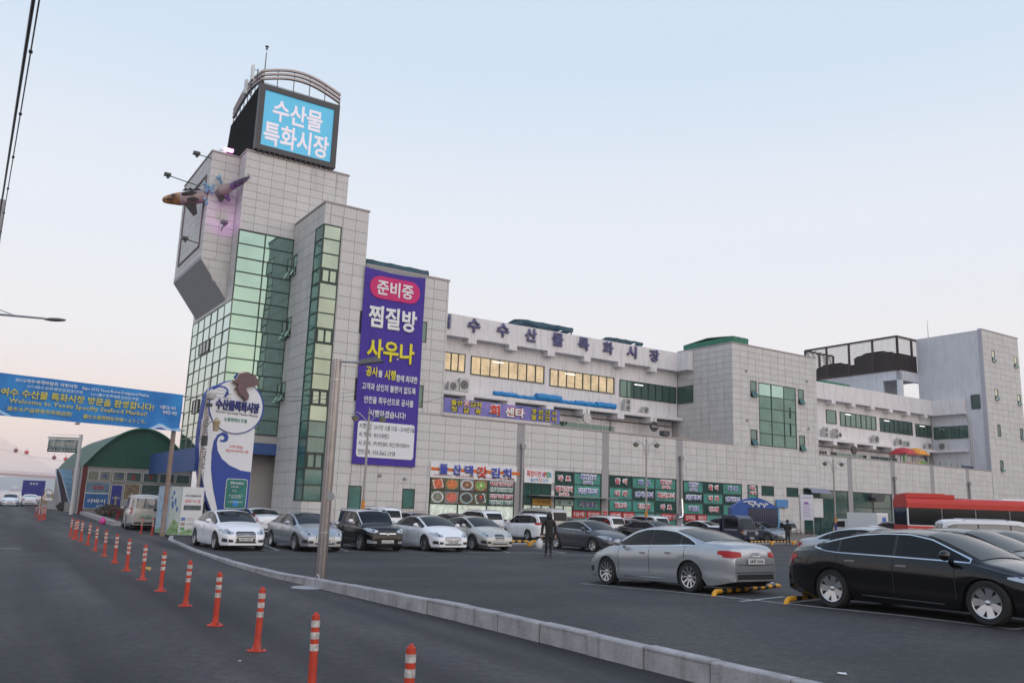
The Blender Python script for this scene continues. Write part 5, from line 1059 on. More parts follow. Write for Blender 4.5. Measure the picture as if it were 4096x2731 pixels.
for nm, lab, sp_, pn, s_, t_, hd, kw in (
    ('white_suv', 'white and grey SUV with yellow-lit side windows behind the silver front-row saloon', 'suv', PW, -20.5, -9.5, 327, dict(lower=PGr, glass=None, rear_lamp='tall')),
    ('dark_car', 'dark car with red rear lamp half hidden by the blue sign tower', 'sedan', PW, -27.6, -9.9, 327, dict(rear_lamp='tall')),
    ('dark_minibus', 'dark van roof visible between the display boards and the sign tower', 'van', PK, -31.2, -8.0, 327, {}),
    ('silver_saloon', 'silver saloon roof behind the steel lamp pole near the tower', 'sedan', PS, -17.2, -8.0, 327, {}),
    ('violet_saloon', 'dark violet saloon just left of the black and white crossover', 'sedan', paint('violet', (.035, .02, .06)), -15.2, -9.3, 327, {}),
    ('white_suv', 'white SUV with black roof bars behind the crossover', 'suv', PW, -12.8, -8.3, 327, dict(rear_lamp='tall')),
    ('white_hatchback', 'white hatchback tucked between the crossover and the silver van', 'wagon', PW, -11.0, -11.5, 327, {}),
    ('silver_van', 'silver passenger van with dark rear window beside the kimchi shop', 'van', PB, -8.1, -8.6, 327, dict(rear_lamp='tall')),
    ('grey_saloon', 'grey saloon roof behind the pearl saloon', 'sedan', PGr, -5.0, -7.0, 327, {}),
    ('white_wagon', 'white people carrier with tall red tail lamps left of the kimchi shop doorway', 'wagon', PW, -3.3, -9.2, 327, dict(rear_lamp='tall', plate='15버 4215')),
    ('silver_saloon', 'silver saloon seen from behind beside the white people carrier', 'sedan', PS, -.2, -8.6, 327, dict(plate='27허 8101', logo='ovalH')),
    ('white_suv', 'white SUV seen from behind under the red direct-sale stickers', 'suv', PW, 2.6, -7.2, 327, {}),
    ('white_saloon', 'white saloon with its dark rear window towards us behind the dark grey saloon', 'sedan', PW, 6.6, -9.3, 327, {}),
    ('dark_suv', 'dark SUV with roof bars behind the black hatchback', 'suv', PN, 10.0, -8.4, 327, {}),
    ('grey_saloon', 'grey saloon left of the navy truck', 'sedan', PGr, 13.2, -9.3, 147, {}),
    ('silver_hatchback', 'silver hatchback between the grey saloon and the navy truck', 'wagon', PS, 15.5, -8.6, 327, {}),
    ('white_saloon', 'white saloon with red tail lamps right of the blue kiosk', 'sedan', PW, 27.9, -9.6, 327, dict(plate='64조 2053')),
    ('grey_suv', 'large grey SUV behind the notice board on posts', 'suv', PGr, 32.0, -8.6, 327, dict(H=1.08, rear_lamp='wide', plate='39수 7722')),
    ('white_suv', 'white SUV with thin tail lamps right of the notice board', 'suv', PW, 35.4, -8.0, 327, {}),
    ('blue_saloon', 'blue-grey saloon roof under the dark shop windows', 'sedan', PBl, 39.5, -9.0, 327, {}),
    ('white_hatchback', 'small white car just left of the red bus', 'wagon', PW, 49.0, -6.0, 327, {})):
    build_car(nm, lab, sp_, pn, RC(s_, t_), hd, rr2, rims='five', **kw)
build_car('silver_van', 'silver and grey passenger van with green plate parked by the display boards', 'van', PB, CZ(*CAR_N), 327 + 6, None, rims='steel', rear_lamp='tall', lower=PGr, green_plate=True, plate='1791', glass=clearg)
qc = 'cars on the quay at the far left'
build_car('white_saloon', 'white saloon with black grille facing us on the quay, far left', 'sedan', PW, CAR_O, 150, qc, rims='five')
build_car('white_saloon', 'white saloon with oval tail lamps in front of the blue board on the quay', 'sedan', PW, CAR_P, 330, qc, rims='five', rear_lamp='small', glass=clearg)
build_car('white_suv', 'white car behind the yellow barrier by the blue curved sculpture', 'suv', PW, CAR_Q, 150, qc, rims='five', glass=clearg)
build_car('white_van', 'white minivan with stickers on its side windows at the right edge', 'van', PW, CZ(*CAR_R), 100, None, rims='steel', glass=clearg)

# ---- cab-over trucks
def truck(label, loc, heading, paint_, cargo, cat='truck', plate=None):
    t = thing('small_truck', label, cat, loc, radians(90 - heading)); mb = MB()
    prof = [(.75, .45), (2.42, .42), (2.46, .75), (2.40, 1.10), (2.05, 1.75), (1.85, 1.92), (.85, 1.95), (.75, 1.9)]
    mb.prism([(x, -.83, z) for x, z in prof], (0, 1.66, 0)); me = mb.mesh('cab', paint_); bm = bmesh.new(); bm.from_mesh(me); bmesh.ops.bevel(bm, geom=list(bm.edges), offset=.06, segments=3, affect='EDGES'); bm.to_mesh(me); bm.free(); me.polygons.foreach_set('use_smooth', [True] * len(me.polygons)); me.set_sharp_from_angle(angle=radians(35)); obj('cab', me, None, t)
    mb = MB(); mb.add([(2.428, -.70, 1.10), (2.428, .70, 1.10), (2.085, .66, 1.73), (2.085, -.66, 1.73)], [(0, 1, 2, 3)]); obj('windscreen', mb, tint, t)
    for s in (-1, 1):
        mb = MB(); mb.add([(1.0, s * .836, 1.12), (2.2, s * .836, 1.12), (1.95, s * .836, 1.70), (1.0, s * .836, 1.74)], [(0, 1, 2, 3)]); obj('side_window', mb, tint, t)
        mb = MB(); mb.box((2.43, s * .48, .72), (2.475, s * .80, .95)); obj('headlamp', mb, lampw, t); mb = MB(); mb.box((2.3, s * .80, .80), (2.44, s * .86, .92)); obj('indicator', mb, lampo, t)
        mb = MB(); mb.box((1.0, s * .835, .98), (2.0, s * .845, 1.02)); obj('side_trim', mb, chrome, t)
        mb = MB(); mb.box((2.2, s * .95, 1.15), (2.28, s * 1.1, 1.5)); mb.tube([(2.2, s * .8, 1.2), (2.22, s * .98, 1.25)], .02); obj('mirror', mb, trimb, t)
        for x in (1.62, -1.35):
            ty, rm, hb = wheel_meshes(.31, 'steel'); w = obj('wheel', ty, None, t); w.location = (x, s * .70, .31); w.rotation_euler = (0, 0, pi if s < 0 else 0); obj('rim', rm, None, w)
    mb = MB(); mb.box((2.455, -.45, .80), (2.478, .45, .90)); obj('grille', mb, trimb, t); mb = MB(); mb.box((2.44, -.80, .42), (2.53, .80, .62)); obj('bumper', mb, paint_, t)
    mb = MB(); mb.box((2.535, -.22, .46), (2.545, .22, .57)); pl_ = obj('number_plate', mb, plate_m, t)
    if plate: text(plate, .36, .07, bk, pl_, (2.55, 0, .515), .02, rot=(0, 0, pi / 2))
    if cargo == 'bed':
        mb = MB(); mb.box((-2.45, -.85, .62), (.68, .85, .74)); mb.box((-2.45, -.85, .74), (-2.4, .85, 1.08)); mb.box((-2.45, -.85, .74), (.68, -.81, 1.08)); mb.box((-2.45, .81, .74), (.68, .85, 1.08)); mb.box((.6, -.85, .74), (.68, .85, 1.7)); obj('cargo_bed', mb, paint_, t)
    else:
        mb = MB(); mb.box((-2.6, -.9, .72), (.68, .9, 2.6)); obj('cargo_box', mb, PW, t); mb = MB(); mb.box((-2.63, -.86, .78), (-2.605, .86, 2.5)); obj('rear_door', mb, mat('box door', (.6, .6, .6), .5), t)
        mb = MB(); mb.box((-2.64, -.5, 1.2), (-2.632, .1, 2.2)); obj('blue_decal', mb, blueP, t)
    mb = MB(); mb.box((-2.3, -.35, .38), (1.9, .35, .62)); obj('chassis', mb, black, t); return t
truck('navy blue flat-bed truck with amber indicators left of the blue kiosk', CZ(*CAR_S), 140, PN, 'bed', plate='88버 8062'); truck('small white pick-up truck before the dark shop windows', RC(43.4, -8.5), 147, PW, 'bed'); truck('white box truck partly behind the notice board', RC(34.0, -4.0), 327, PW, 'box')

# ---- coaches
def coach(label, loc, heading, top_c, low_c, Ln=11.8, ac=None):
    t = thing('coach', label, 'bus', loc, radians(90 - heading)); mb = MB(); W2, H2 = 1.24, 3.35; pts = []
    for (y, z) in ((-W2, .35), (W2, .35), (W2, 2.95), (W2 * .97, 3.15), (W2 * .85, H2 - .06), (W2 * .6, H2), (-W2 * .6, H2), (-W2 * .85, H2 - .06), (-W2 * .97, 3.15), (-W2, 2.95)): pts.append((-Ln / 2, y, z))
    mb.prism(pts, (Ln, 0, 0)); obj('body', mb, low_c, t)
    mb = MB(); mb.box((-Ln / 2 - .006, -W2 - .012, 2.72), (Ln / 2 + .006, W2 + .012, 3.02)); pts2 = [(-Ln / 2 - .01, y * 1.006, z + .008) for (_, y, z) in pts[2:]]; mb.prism(pts2, (Ln + .02, 0, 0)); obj('roof_band', mb, top_c, t)
    for s in (-1, 1):
        n = 6
        for k in range(n):
            x0 = -Ln / 2 + .05 + (Ln - .1) * k / n; mb = MB(); mb.box((x0 + .015, s * (W2 + .004), 1.72), (x0 + (Ln - .1) / n - .015, s * (W2 + .016), 2.74)); obj('window', mb, tint, t)
        mb = MB(); mb.box((-Ln / 2, s * (W2 + .003), 1.50), (Ln / 2 - .8, s * (W2 + .014), 1.66)); obj('side_stripe', mb, redP, t)
        mb = MB(); [mb.box((-Ln / 2 + 3.6 + k * .12, s * (W2 + .004), 1.44 - k * .045), (-Ln / 2 + 6.6 - k * .02, s * (W2 + .012), 1.46 - k * .045)) for k in range(9)]; obj('thin_stripe', mb, redP, t)
        mb = MB(); mb.box((-Ln / 2 + .25, s * (W2 + .003), 1.1), (-Ln / 2 + .75, s * (W2 + .015), 1.42)); obj('vent_panel', mb, black, t)
        text('hyundaitour.co.kr', 2.3, .26, mat('dark red brown lettering', (.12, .03, .04), .5), t, (-Ln / 2 + 2.2, s * (W2 + .018), 1.25), .02, rot=(0, 0, 0 if s < 0 else pi))
        for x in (-Ln / 2 + 3.2, Ln / 2 - 2.5):
            ty, rm, hb = wheel_meshes(.48, 'steel', .28); w = obj('wheel', ty, None, t); w.location = (x, s * 1.05, .48); w.rotation_euler = (0, 0, pi if s < 0 else 0); obj('rim', rm, None, w)
    mb = MB(); mb.box((-Ln / 2 - .02, -1.1, 1.7), (-Ln / 2 - .012, 1.1, 2.75)); obj('rear_window', mb, tint, t); mb = MB(); mb.box((-Ln / 2 - .015, -W2, .4), (-Ln / 2 - .011, W2, 1.69)); obj('rear_panel', mb, top_c, t)
    mb = MB(); mb.box((-Ln / 2 + .02, -.95, H2), (-Ln / 2 + 2.9, .95, H2 + .22)); mb.box((-Ln / 2 + .3, -.8, H2 + .22), (-Ln / 2 + 2.4, .8, H2 + .28)); obj('roof_unit', mb, ac or top_c, t); return t
coach('red and white tour coach with long dark windows parked at the right', CZ(*CAR_T), 96, redP, PW); coach('white coach with dark roof windows behind the red coach at the right edge', CZ(*CAR_U), 96, PW, PW, ac=PW)
# ---------------------------------------------------------------- kerb, markings, bollards
kroot = bpy.data.objects.new('kerb', None); COL.objects.link(kroot); kroot['kind'] = 'structure'
kerb_m = mat('granite kerb', (.36, .35, .36), .85, var=.22, vscale=2.6, bump=.6, bscale=30, dirt=.7)
def along(P, step):
    out = []; P = [Vector((a, b, 0)) for a, b in P]; tot = [0]
    for a, b in zip(P, P[1:]): tot.append(tot[-1] + (b - a).length)
    n = int(tot[-1] / step)
    for k in range(n + 1):
        d = k * step
        for i in range(len(P) - 1):
            if tot[i + 1] >= d: f = (d - tot[i]) / (tot[i + 1] - tot[i]); out.append(P[i].lerp(P[i + 1], f)); break
    return out
random.seed(21)
KP = along(KB, 1.15)
for a, b in zip(KP, KP[1:]):
    d = (b - a).normalized(); nrm = Vector((-d.y, d.x, 0)); nrm = nrm if nrm.x > 0 else -nrm; L_ = (b - a).length; g = .012
    a2, b2 = a + d * g, b - d * g; za, zb = lot_z(a.x + .1, a.y) + .035, lot_z(b.x + .1, b.y) + .035; j = random.uniform(-.012, .012); w = .19
    mb = MB(); c = .018
    def ringk(p, z): return [p + nrm * j + Vector((0, 0, -.05)), p + nrm * (j + .0) + Vector((0, 0, z - c)), p + nrm * (j + c) + Vector((0, 0, z)), p + nrm * (j + w) + Vector((0, 0, z)), p + nrm * (j + w) + Vector((0, 0, -.05))]
    mb.v = ringk(a2, za + j * .5) + ringk(b2, zb + j * .5); mb.f = [(i, i + 1, i + 6, i + 5) for i in range(4)] + [(0, 1, 2, 3, 4), (5, 6, 7, 8, 9)]; mb.m = [0] * 6
    obj('kerb_stone', mb, kerb_m, kroot)
mb = MB()
for (a, b) in zip(KP, KP[1:]): d = (b - a).normalized(); nrm = Vector((-d.y, d.x, 0)); nrm = nrm if nrm.x > 0 else -nrm; mb.add([a + nrm * .03 - Vector((0, 0, .04)), b + nrm * .03 - Vector((0, 0, .04)), b + nrm * .03 + Vector((0, 0, lot_z(b.x, b.y) - .01)), a + nrm * .03 + Vector((0, 0, lot_z(a.x, a.y) - .01))], [(0, 1, 2, 3)])
obj('kerb_bedding', mb, darkg, kroot)
def line_mark(name, pts, w=.10, z=.006, m=paint_w, surf=lot_z):
    mb = MB()
    for p, q in zip(pts, pts[1:]):
        a, b = Vector((*p[:2], 0)), Vector((*q[:2], 0)); d = (b - a).normalized(); nrm = Vector((-d.y, d.x, 0)) * w / 2; n = max(1, int((b - a).length / .8))
        mb.grid(lambda i, j: (lambda r: (r.x, r.y, surf(r.x, r.y) + z))(a.lerp(b, i / n) + nrm * (2 * j - 1)), n, 1)
    return struct(name, mb, m)
flat = lambda x, y: 0.0
line_mark('bay_line', [(1.82, 21.88), (7.98, 13.65)]); line_mark('bay_line', [(7.98, 13.65), (9.0, 14.29)]); line_mark('bay_line', [(4.68, 17.22), (5.96, 18.53)]); line_mark('bay_line', [(1.82, 21.88), (2.5, 22.43)])
line_mark('bay_line', [(-10.03, 33.32), (-8.66, 33.21), (0.11, 37.08), (2.73, 38.45)], .11); line_mark('bay_line', [(6.97, 24.72), (7.75, 24.06)]); line_mark('bay_line', [(6.84, 27.68), (7.99, 25.19)])
line_mark('bay_line', [(2.43, 36.84), (4.91, 37.4)])
for u in (630, 800, 935, 1060, 1170): p = (-2.9, 36.23); 
for (a, b) in (((-8.66, 33.21), (-10.83, 38.2)), ((-6.16, 34.15), (-8.29, 39.73)), ((0.2, 37.14), (-0.84, 42.15)), ((2.73, 38.45), (1.4, 42.47))): line_mark('bay_line', [a, b])
line_mark('road_line', [(-17.25, 29.68), (-16.64, 29.81)], .15, .005, paint_w, flat); line_mark('road_line', [(-21.94, 45.56), (-21.21, 44.85)], .14, .005, paint_w, flat); line_mark('road_line', [(-18.24, 39.53), (-17.45, 39.2)], .14, .005, paint_w, flat)
mb = MB(); a = (-7.67, 24.83); 
mb.add([(*(-10.26, 24.43), .006), (*(-9.84, 24.29), .006), (*(-9.41, 23.19), .006), (*(-9.76, 23.66), .006)], [(0, 1, 2, 3)]); struct('yellow_arrow_mark', mb, mat('yellow road paint', (.5, .28, .04), .7, var=.4, vscale=6))
# concrete collar where the lamp pole stands in the kerb
mb = MB(); mb.lathe([(.42, .004), (.38, .014), (.001, .02)], (-4.5, 20.25, 0), n=22, capb=False, capt=False); struct('pole_collar', mb, conc)

orange = mat('bollard orange', (.46, .032, .010), .5, var=.2, vscale=7, dirt=.6); band_m = mat('reflective band', (.48, .46, .43), .5, var=.45, vscale=18, dirt=.5)
def bollard(loc, lab, grp, rz=0):
    t = thing('traffic_bollard', lab, 'bollard', loc, rz, grp)
    mb = MB(); mb.lathe([(.128, 0), (.128, .012), (.11, .022), (.060, .045), (.052, .075), (.045, .12), (.043, .76), (.040, .79), (.022, .805), (.018, .82), (.001, .825)], n=20, capt=False); obj('post', mb, orange, t, smooth=True, angle=35)
    for z in (.43, .55, .67): mb = MB(); mb.lathe([(.044, z), (.0462, z + .002), (.0460, z + .068), (.044, z + .07)], n=20, capb=False, capt=False); obj('reflective_band', mb, band_m, t, smooth=True, angle=35)
    for k in range(3): a = 2 * pi * k / 3 + .4; mb = MB(); mb.lathe([(.014, 0), (.014, .03), (.006, .036)], (.092 * cos(a), .092 * sin(a), .015), n=8); obj('bolt', mb, darkg, t)
    return t
BP = [(-0.95, 9.57), (-2.06, 9.93), (-3.26, 11.81), (-4.53, 13.91), (-5.85, 16.18), (-7.23, 18.45), (-8.57, 20.69), (-9.94, 22.95), (-11.35, 25.34), (-12.79, 27.75), (-14.28, 30.25), (-16.02, 33.28), (-17.35, 35.42), (-18.45, 37.24), (-19.55, 38.9)]
BP[0] = (-0.77, 7.56); BP[1] = (-1.98, 9.39)
ordw = ['nearest', 'second', 'third', 'fourth', 'fifth', 'sixth', 'seventh', 'eighth', 'ninth', 'tenth', 'eleventh', 'twelfth', 'thirteenth', 'fourteenth', 'farthest']
b0 = bollard((*BP[0], 0), 'nearest orange bollard of the lane divider, cut by the bottom of the photo', 'orange bollards dividing the lanes')
random.seed(8)
for k in range(1, 15):
    b = dup(b0, (*BP[k], 0), random.uniform(0, 6), '%s orange bollard of the lane divider counting from the camera' % ordw[k])
    b.rotation_euler = (random.uniform(-.02, .03), random.uniform(-.02, .03), random.uniform(0, 6))
dup(b0, (-18.5, 43.9, 0), 1, 'small far bollard left of the display boards, farther from the rusty post'); dup(b0, (-17.7, 43.3, 0), 2, 'small far bollard just left of the display boards, nearer the rusty post'); b = dup(b0, (-18.25, 36.6, 0), 1.3, 'leaning bollard doubled up beside the fourteenth one'); b.rotation_euler = (.03, .06, 0)
for k in range(9):
    f = k / 8; x, y = -36.3 + (-31.4 + 36.3) * f + .6 * sin(f * 3), 66.5 + (57.8 - 66.5) * f; dup(b0, (x, y, 0), k, 'bollard %s in the crowded far bunch of nine' % ('at the near end', 'second from the near end', 'third from the near end', 'just nearer than the middle', 'in the middle', 'just beyond the middle', 'third from the far end', 'second from the far end', 'at the far end')[8 - k if False else k]); 
for o in list(COL.objects):
    if o.name.startswith('traffic_bollard') and o.get('label', '').endswith('far bunch of nine'): o['group'] = 'crowded bollards on the far road'

# ---------------------------------------------------------------- lamp poles
t = thing('street_lamp', 'tall ribbed steel lamp pole standing in the kerb before the silver front-row saloon', 'street lamp', (-4.42, 21.04, 0)); tz = (-4.47, 21.04, 5.51)
mb = MB(); n = 16; H_ = tz[2]; dx = tz[0] + 4.42
prof = [(.125, 0), (.122, H_ * .5), (.118, H_)]
mb.grid(lambda i, j: ((.112 + .009 * (j % 2)) * cos(2 * pi * j / 24) * (1.08 - .1 * i / 10) + dx * i / 10 * 0, (.112 + .009 * (j % 2)) * sin(2 * pi * j / 24) * (1.08 - .1 * i / 10), H_ * i / 10), 10, 24); mb.lathe([(.11, H_), (.001, H_ + .02)], n=16, capb=False, capt=False); obj('pole', mb, mat('brushed steel pole', (.30, .28, .28), .3, metal=.8, var=.12, vscale=4), t)
mb = MB(); mb.lathe([(.133, 0), (.133, .05)], (0, 0, H_ * .9), n=20, capb=False, capt=False); mb.lathe([(.135, 0), (.135, .04)], (0, 0, H_ * .22), n=20, capb=False, capt=False); obj('collar', mb, steel, t)
mb = MB(); mb.tube([(.1, 0, H_ - .05), (.62, 0, H_ - .06), (.75, 0, H_ - .04)], .028); obj('arm', mb, steel, t)
mb = MB(); mb.add([(.58, -.13, H_ - .12), (1.2, -.10, H_ - .02), (1.2, .10, H_ - .02), (.58, .13, H_ - .12), (.60, -.11, H_ + .0), (1.0, -.09, H_ + .09), (1.0, .09, H_ + .09), (.60, .11, H_ + .0)], [(0, 3, 2, 1), (4, 5, 6, 7), (0, 1, 5, 4), (1, 2, 6, 5), (2, 3, 7, 6), (3, 0, 4, 7)]); obj('lamp_head', mb, mat('lamp head grey', (.10, .10, .12), .4), t)
mb = MB(); mb.lathe([(.10, -.02), (.10, .07), (.001, .07)], (.1, -.1, 2.1), 'Y', 18); mb.tube([(0, 0, 2.1), (.1, -.02, 2.1)], .03); obj('meter_box', mb, mat('grey meter', (.3, .3, .31), .5), t)
def park_lamp(x, y, lab, flip=1):
    t = thing('park_lamp', lab, 'street lamp', (x, y, 0), .1, 'twin-arm lamps in the car park')
    mb = MB(); mb.tube([(0, 0, 0), (0, 0, 7.0)], [.085, .06], 12); mb.ball((0, 0, 7.15), .09, 8); mb.tube([(0, 0, 7.0), (0, 0, 7.5)], .03); obj('pole', mb, mat('pole beige grey', (.34, .31, .29), .5, var=.1), t)
    mb = MB(); mb.lathe([(.1, 1.55), (.1, 2.05)], n=12, capb=False, capt=False); obj('orange_sleeve', mb, mat('sleeve orange', (.6, .22, .02), .6, var=.3, vscale=12), t); mb = MB(); mb.lathe([(.1, .6), (.1, 1.55)], n=12, capb=False, capt=False); obj('blue_sleeve', mb, mat('sleeve blue', (.02, .03, .18), .6), t)
    for s in (-1, 1):
        mb = MB(); mb.tube([(s * .12, 0, 6.1), (s * .16, 0, 6.6)] + [(s * (.16 + .62 * sin(a)), 0, 6.75 + .45 * sin(a * 1.35)) for a in (0, .3, .6, .9, 1.2, 1.5)], .028, 6); mb.tube([(0, 0, 6.15), (s * .13, 0, 6.15)], .02); mb.tube([(0, 0, 6.5), (s * .15, 0, 6.5)], .02); obj('arm', mb, steel, t)
        mb = MB(); mb.lathe([(.04, .22), (.06, .16), (.24, .06), (.26, .02), (.22, .0)], (s * .80, 0, 6.85), n=16, capb=False); obj('lamp_cap', mb, mat('lamp cap grey', (.10, .11, .10), .4), t, smooth=True, angle=40)
        mb = MB(); mb.lathe([(.2, .02), (.19, -.08), (.12, -.16), (.001, -.19)], (s * .80, 0, 6.85), n=16, capb=False, capt=False); obj('globe', mb, mat('lamp globe', (.30, .27, .16), .15, spec=.8), t, smooth=True)
    return t
park_lamp(-8.35, 50, 'twin-arm park lamp in front of the tall violet banner'); park_lamp(10.3, 63, 'twin-arm park lamp in front of the live-fish shop windows'); park_lamp(30.0, 78, 'twin-arm park lamp right of the blue kiosk')
pc = thing('camera_pole', 'steel pole with cameras and a side lantern before the sign tower', 'lamp pole', (-15.81, 43.75, 0)); mb = MB(); mb.tube([(0, 0, 0), (0, 0, 7.4)], [.09, .07], 12); mb.lathe([(.22, 0), (.22, .04)], n=12); obj('pole', mb, mat('pole weathered steel', (.30, .27, .25), .4, metal=.5, var=.25, vscale=3), pc)
mb = MB(); mb.tube([(0, 0, 7.3), (.0, 0, 8.0), (.1, 0, 8.25)], .035); mb.tube([(0, 0, 5.3), (.3, -.1, 5.75), (.62, -.2, 5.85)], .03); mb.tube([(-.15, 0, 5.9), (-.15, 0, 4.7)], .03); mb.tube([(-.2, 0, 4.9), (.1, 0, 4.9)], .03); mb.tube([(-.2, 0, 5.6), (.1, 0, 5.6)], .03); obj('bracket', mb, steel, pc)
mb = MB(); mb.lathe([(.02, .28), (.2, .1), (.22, .05), (.17, -.05), (.14, -.42), (.02, -.44)], (.68, -.22, 5.72), n=14); obj('lantern', mb, mat('lantern beige', (.38, .31, .20), .4), pc, smooth=True, angle=35); mb = MB(); mb.lathe([(.02, .3), (.24, .1), (.25, 0), (.18, -.22), (.02, -.3)], (.22, -.05, 7.2), n=14); obj('dome_camera', mb, mat('dome camera white', (.5, .5, .48), .3), pc, smooth=True, angle=35)
mb = MB(); mb.box((-.02, -.2, 4.55), (.22, .1, 5.05)); mb.box((.02, -.15, 1.9), (.2, .1, 2.3)); mb.box((.1, -.35, 6.55), (.35, -.1, 6.72)); obj('control_box', mb, darkg, pc)

# overhead banner across the road
ax_, ay_ = (-16.74, 42.18); LB = (-22.1, 36.1, 6.92); bdir = Vector((ax_ + .35 - LB[0], 42.0 - LB[1], 0)); blen = bdir.length; bang = atan2(bdir.y, bdir.x)
t = thing('road_banner', 'wide blue welcome banner spanning the road between posts', 'banner', (LB[0], LB[1], 5.1), bang)
mb = MB(); mb.grid(lambda i, j: (-2.6 + (blen + 2.6) * i / 20, .03 * sin(i * 1.3 + j), 1.83 * j / 6), 20, 6); obj('banner_cloth', mb, mat('banner blue', (.012, .17, .56), .6, col2=(.02, .26, .62), vscale=.8, var=.2), t, smooth=True)
wy = mat('welcome yellow', (.62, .52, .06), .6); paleb = mat('pale blue lettering', (.50, .68, .82), .6)
def bx(x): return x / 1265 * blen
for s_, x0, x1, z, h, m_ in (('2012여수세계박람회 지정시장', 95, 492, 1.60, .17, wht), ('Expo 2012 Yeosu Korea Designated Market', 525, 1000, 1.56, .17, wht), ('2012丽水世界博览会指定市场', 170, 532, 1.37, .15, paleb), ('2012麗水世界博覧会指定市場', 585, 925, 1.34, .15, paleb), ('여수 수산물 특화시장 방문을 환영합니다!', 18, 1045, 1.03, .36, wy), ('Welcome to Yeosu Specilty Seafood Market!', 75, 1000, .66, .27, wy), ('丽水水产品特色市场欢迎您!', 72, 480, .33, .2, wy), ('麗水水産物特化市場へようこそ。', 555, 1000, .30, .2, wy), ('아름다운 여수', 1090, 1215, 1.10, .18, wht), ('행복한 시민', 1115, 1225, .86, .18, wht)):
    text(s_, bx(x1) - bx(x0), h, m_, t, ((bx(x0) + bx(x1)) / 2, -.06, z), .03 if h > .3 else .015)
for (pts, m_, nm, d) in (([(1020, 0), (1060, .14), (1100, .3), (1130, .28), (1170, .15), (1210, .08), (1265, .18), (1265, 0)], mat('wave pale', (.30, .55, .80), .6), 'wave_print', -.05), ([(1040, 0), (1080, .12), (1115, .22), (1150, .12), (1190, .02), (1200, 0)], mat('wave white', (.62, .68, .8), .6), 'wave_print', -.055), ([(1060, 0), (1090, .09), (1115, .13), (1145, .06), (1165, 0)], blueP, 'wave_print', -.06), ([(-60, 0), (-60, .42), (0, .36), (40, .2), (110, 0)], MATS['wave pale'], 'wave_print', -.05), ([(-60, 0), (-60, .32), (0, .22), (30, .1), (70, 0)], blueP, 'wave_print', -.06)):
    mb = MB(); mb.add([(bx(x), d, z) for x, z in pts], [tuple(range(len(pts)))]); obj(nm, mb, m_, t)
mb = MB(); [mb.tube([(-2.6, .08, z), (blen + .3, .08, z)], .045) for z in (.08, .95, 1.78)]; obj('crossbar', mb, steel, t)
ps = mat('rusty post', (.33, .31, .30), .6, col2=(.22, .11, .06), vscale=1.3, var=.15)
for (x, y, lab) in ((ax_, ay_, 'rust-streaked grey post carrying the right end of the welcome banner'), (LB[0] - bdir.normalized().x * 2.9, LB[1] - bdir.normalized().y * 2.9, 'far left post of the welcome banner')):
    mb = MB(); mb.tube([(0, 0, 0), (0, 0, 2.6), (0, 0, 6.95)], [.12, .115, .11], 14); o = obj('banner_post', mb, ps, None, smooth=True, angle=40, loc=(x, y, 0)); tag(o, lab, 'post', 'posts of the welcome banner')
# folding display boards
dbp = [(-18.33, 45.17), (-16.78, 42.76), (-16.19, 42.74), (-15.38, 43.55)]
for k, lab in enumerate(('leftmost pale blue panel of the folding display boards', 'middle display board with green foot behind the rusty post', 'right white display board with black caption and photographs')):
    a, b = dbp[k], dbp[k + 1]; L_ = sqrt((b[0] - a[0]) ** 2 + (b[1] - a[1]) ** 2); t = thing('display_board', lab, 'display board', (*a, 0), atan2(b[1] - a[1], b[0] - a[0]), 'folding display boards at the kerb end')
    mb = MB(); mb.box((.01, -.02, .06), (L_ - .01, .03, 2.42)); obj('panel', mb, mat('display board %d' % k, [(.50, .60, .68), (.56, .60, .62), (.62, .64, .66)][k], .5, col2=[(.20, .38, .55), (.42, .50, .48), (.66, .67, .69)][k], vscale=2.2, var=.03), t)
    mb = MB(); mb.add([(.02, -.026, .08), (L_ - .02, -.026, .08), (L_ - .02, -.026, .2 + .4 * (k == 1)), (L_ * .5, -.026, .35 + .5 * (k == 1)), (.02, -.026, .2)], [(0, 1, 2, 3, 4)]); obj('green_print', mb, mat('board green print', (.12, .28, .06), .6, col2=(.35, .5, .3), vscale=5, var=.3), t)
    if k == 2:
        text('여수수산물특화시장', L_ * .72, .11, bk, t, (L_ * .5, -.03, 1.98), .02); text('갈매기의 꿈', L_ * .7, .15, rr, t, (L_ * .5, -.03, 1.72), .01)
        mb = MB(); mb.box((L_ * .12, -.03, 1.28), (L_ * .9, -.025, 1.52)); obj('photo_strip', mb, mat('dark photo strip', (.08, .10, .11), .5, var=.6, vscale=12), t)
        for q_ in range(3):
            mb = MB(); mb.box((L_ * .06, -.03, .28 + q_ * .24), (L_ * .25, -.025, .44 + q_ * .24)); obj('picture', mb, mat('board picture %d' % q_, [(.1, .3, .1), (.35, .25, .2), (.1, .2, .4)][q_], .5), t)
            mb = MB(); [mb.box((L_ * .32, -.03, .30 + q_ * .24 + r_ * .05), (L_ * .62, -.026, .312 + q_ * .24 + r_ * .05)) for r_ in range(3)]; obj('text_lines', mb, mat('grey print', (.3, .3, .32), .6), t)
    else:
        mb = MB(); random.seed(k + 2); [mb.ball((L_ * random.uniform(.2, .8), -.02, random.uniform(.6, 2.1)), random.uniform(.04, .09), 6, (.8, .1, 2)) for _ in range(7)]; obj('fish_print', mb, mat('blue fish print', (.06, .16, .38), .5), t)

